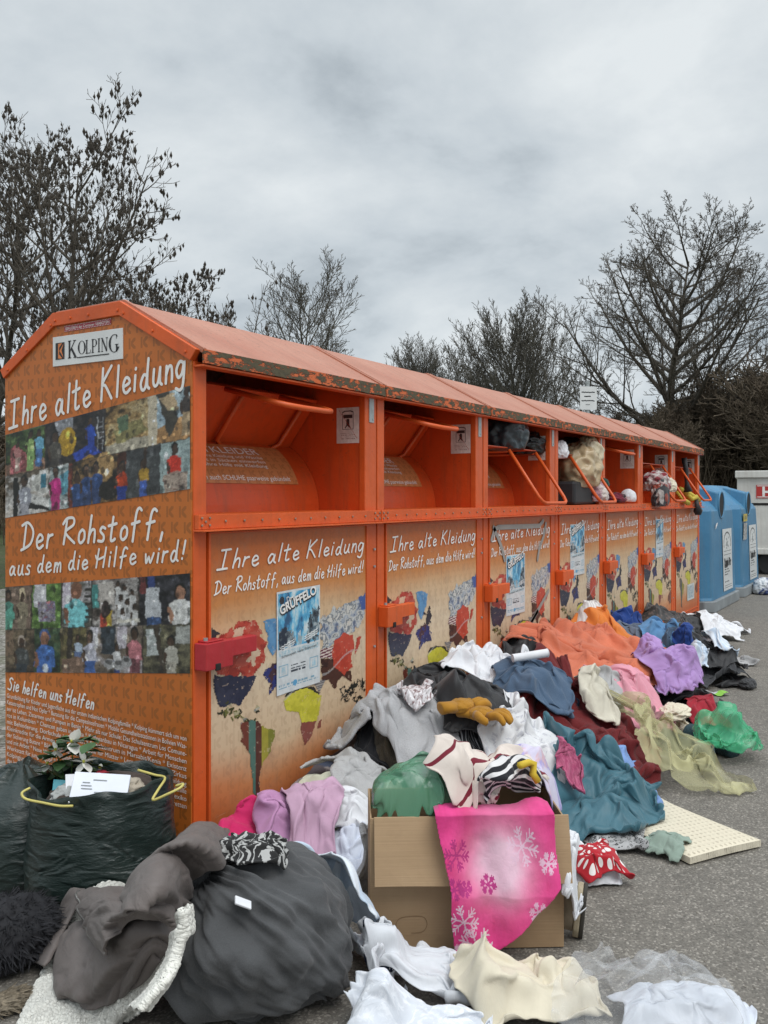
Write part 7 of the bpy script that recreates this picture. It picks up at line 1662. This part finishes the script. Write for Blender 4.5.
p, _ = on(697, 612, .0); blob('black_cloth', 'black cloth bundled at the corner of the last orange bank', 'cloth', Vector((p.x - .1, -.24, .08)), (.30, .17, .12), F['black'], 38, .2)

# ------------------------------------------------------------------ things stuffed into the hatches
def fr3(px, py, y0): x, z = front(px, py, y0); return Vector((x, y0, z))
M['bagplastic'] = plastic('dark_slate_bag', (.045, .06, .07), 1, .3, 1.2); M['bagblack'] = plastic('black_bag_film', (.010, .011, .012), 1, .28, 1.4); M['bagbeige'] = plastic('beige_bag_film', (.42, .31, .17), 1, .3, 1.2, c2=(.50, .40, .26))
blob('slate_bag', 'slate grey bag resting on the open flap of the taped bank', 'bag', fr3(504, 436, .12), (.16, .14, .155), M['bagplastic'], 4, .16, stamp=False)
blob('black_bin_bag', 'crinkled black bag on the open flap beside the slate grey bag', 'bag', fr3(528, 447, .16), (.21, .13, .10), M['bagblack'], 9, .2, stamp=False)
blob('beige_bag', 'bulging beige plastic bag stuffed into the open hatch', 'bag', fr3(577, 472, .10), (.27, .17, .20), M['bagbeige'], 14, .18, stamp=False, rz=.3)
blob('cream_bag', 'cream knotted bag top above the bulging beige bag', 'bag', fr3(588, 455, .06), (.12, .10, .14), plastic('cream_bag_film', (.62, .54, .38), 1, .3, 1.2), 19, .25, stamp=False)
b = MB(); b.box(-.30, .30, -.16, .16, -.085, .085); o = b.build('dark_box', simple('dark_grey_case', (.022, .024, .027), .55, .2, 12), bevel=.02); q = fr3(573, 492, .10); o.location = (q.x, .16, 1.252 + .086); o.rotation_euler = (0, 0, .06); tag(o, 'flat dark grey case lying under the bulging beige bag', 'case')
blob('dark_bag', 'black bag on the open flap above the bulging beige bag', 'bag', fr3(577, 446, .24), (.34, .16, .07), M['bagblack'], 24, .12, stamp=False)
blob('white_bundle', 'small white bundle at the left end of the open hatch with beige bag', 'bundle', fr3(559, 452, .05), (.07, .06, .075), F['white'], 29, .2, stamp=False)
blob('pink_clothing', 'dusty pink and white clothing squeezed out beside the dark grey case', 'clothing', fr3(596, 494, .03), (.15, .08, .10), cl('dusty_pink_mix', (.40, .22, .26), 'blot', (.62, .56, .52), 8, thr=.5), 34, .25, stamp=False)
blob('dark_green_hat', 'small dark green hat above the pink clothing', 'hat', fr3(601, 484, .02), (.07, .06, .05), cl('bottle_green', (.01, .06, .045)), 39, .15, stamp=False)
blob('crimson_cloth', 'crimson and black cloth lying on the nearly empty shelf', 'cloth', Vector((front(615, 500, .05)[0], .06, 1.29)), (.14, .09, .05), cl('crimson_mix', (.16, .012, .03), 'blot', (.02, .02, .022), 9), 44, .22, stamp=False)
o = blob('knitted_hat', 'round white knitted hat lying on the nearly empty shelf', 'hat', Vector((front(628, 497, .05)[0], .05, 1.305)), (.075, .07, .07), F['white'], 49, .06, stamp=False)
pd = cl('red_white_plaid', (.50, .46, .44), 'plaid', (.22, .03, .04), 11, thr=.55); fd_ = cl('dark_apple_print', (.05, .05, .055), 'floral', (.28, .06, .04), 12, c3=(.42, .38, .36), thr=.55)
R = thing('spilling_bundle', 'red, white and dark printed bundle of cloth spilling out of the open hatch', 'bundle', (front(655, 485, 0)[0], 0, 1.25))
blob('plaid_cloth', '', '', fr3(656, 484, -.02), (.20, .12, .11), pd, 54, .2, parent=R, stamp=False); blob('printed_cloth', '', '', fr3(660, 495, -.07), (.15, .07, .17), fd_, 59, .2, parent=R, stamp=False); blob('white_cloth', '', '', fr3(668, 487, -.06), (.12, .07, .08), F['cream'], 64, .2, parent=R, stamp=False)
yp = lambda px, py, y: fr3(px, py, y)
b = MB(); M['yellowband'] = simple('yellow_webbing', (.55, .44, .06), .7)
for pts in ([(680, 489, .05), (688, 493, .0), (694, 497, -.03), (699, 500, -.05)], [(678, 493, .02), (683, 500, -.06), (688, 503, -.064)], [(684, 491, .03), (691, 499, -.02), (697, 497, -.05)]): b.tube([yp(*q) for q in pts], [.028] * len(pts), 8)
o = b.build('yellow_strap', M['yellowband'], smooth=True); tag(o, 'yellow straps lying over the edge of the last hatch', 'strap')
b = MB(); b.tube([yp(684, 458, .02), yp(686, 470, -.0), yp(687, 484, -.01), yp(688, 492, -.02)], [.03, .025, .022, .05], 8); o = b.build('black_belt', F['black'], smooth=True); tag(o, 'black belt hanging inside the last hatch', 'belt')
b = MB(); b.tube([yp(696, 499, -.04), yp(697, 505, -.068), yp(698, 511, -.07), yp(698, 515, -.07)], [.02, .025, .05, .03], 9); o = b.build('black_strap', F['black'], smooth=True); tag(o, 'black strap end hanging below the yellow straps', 'strap')
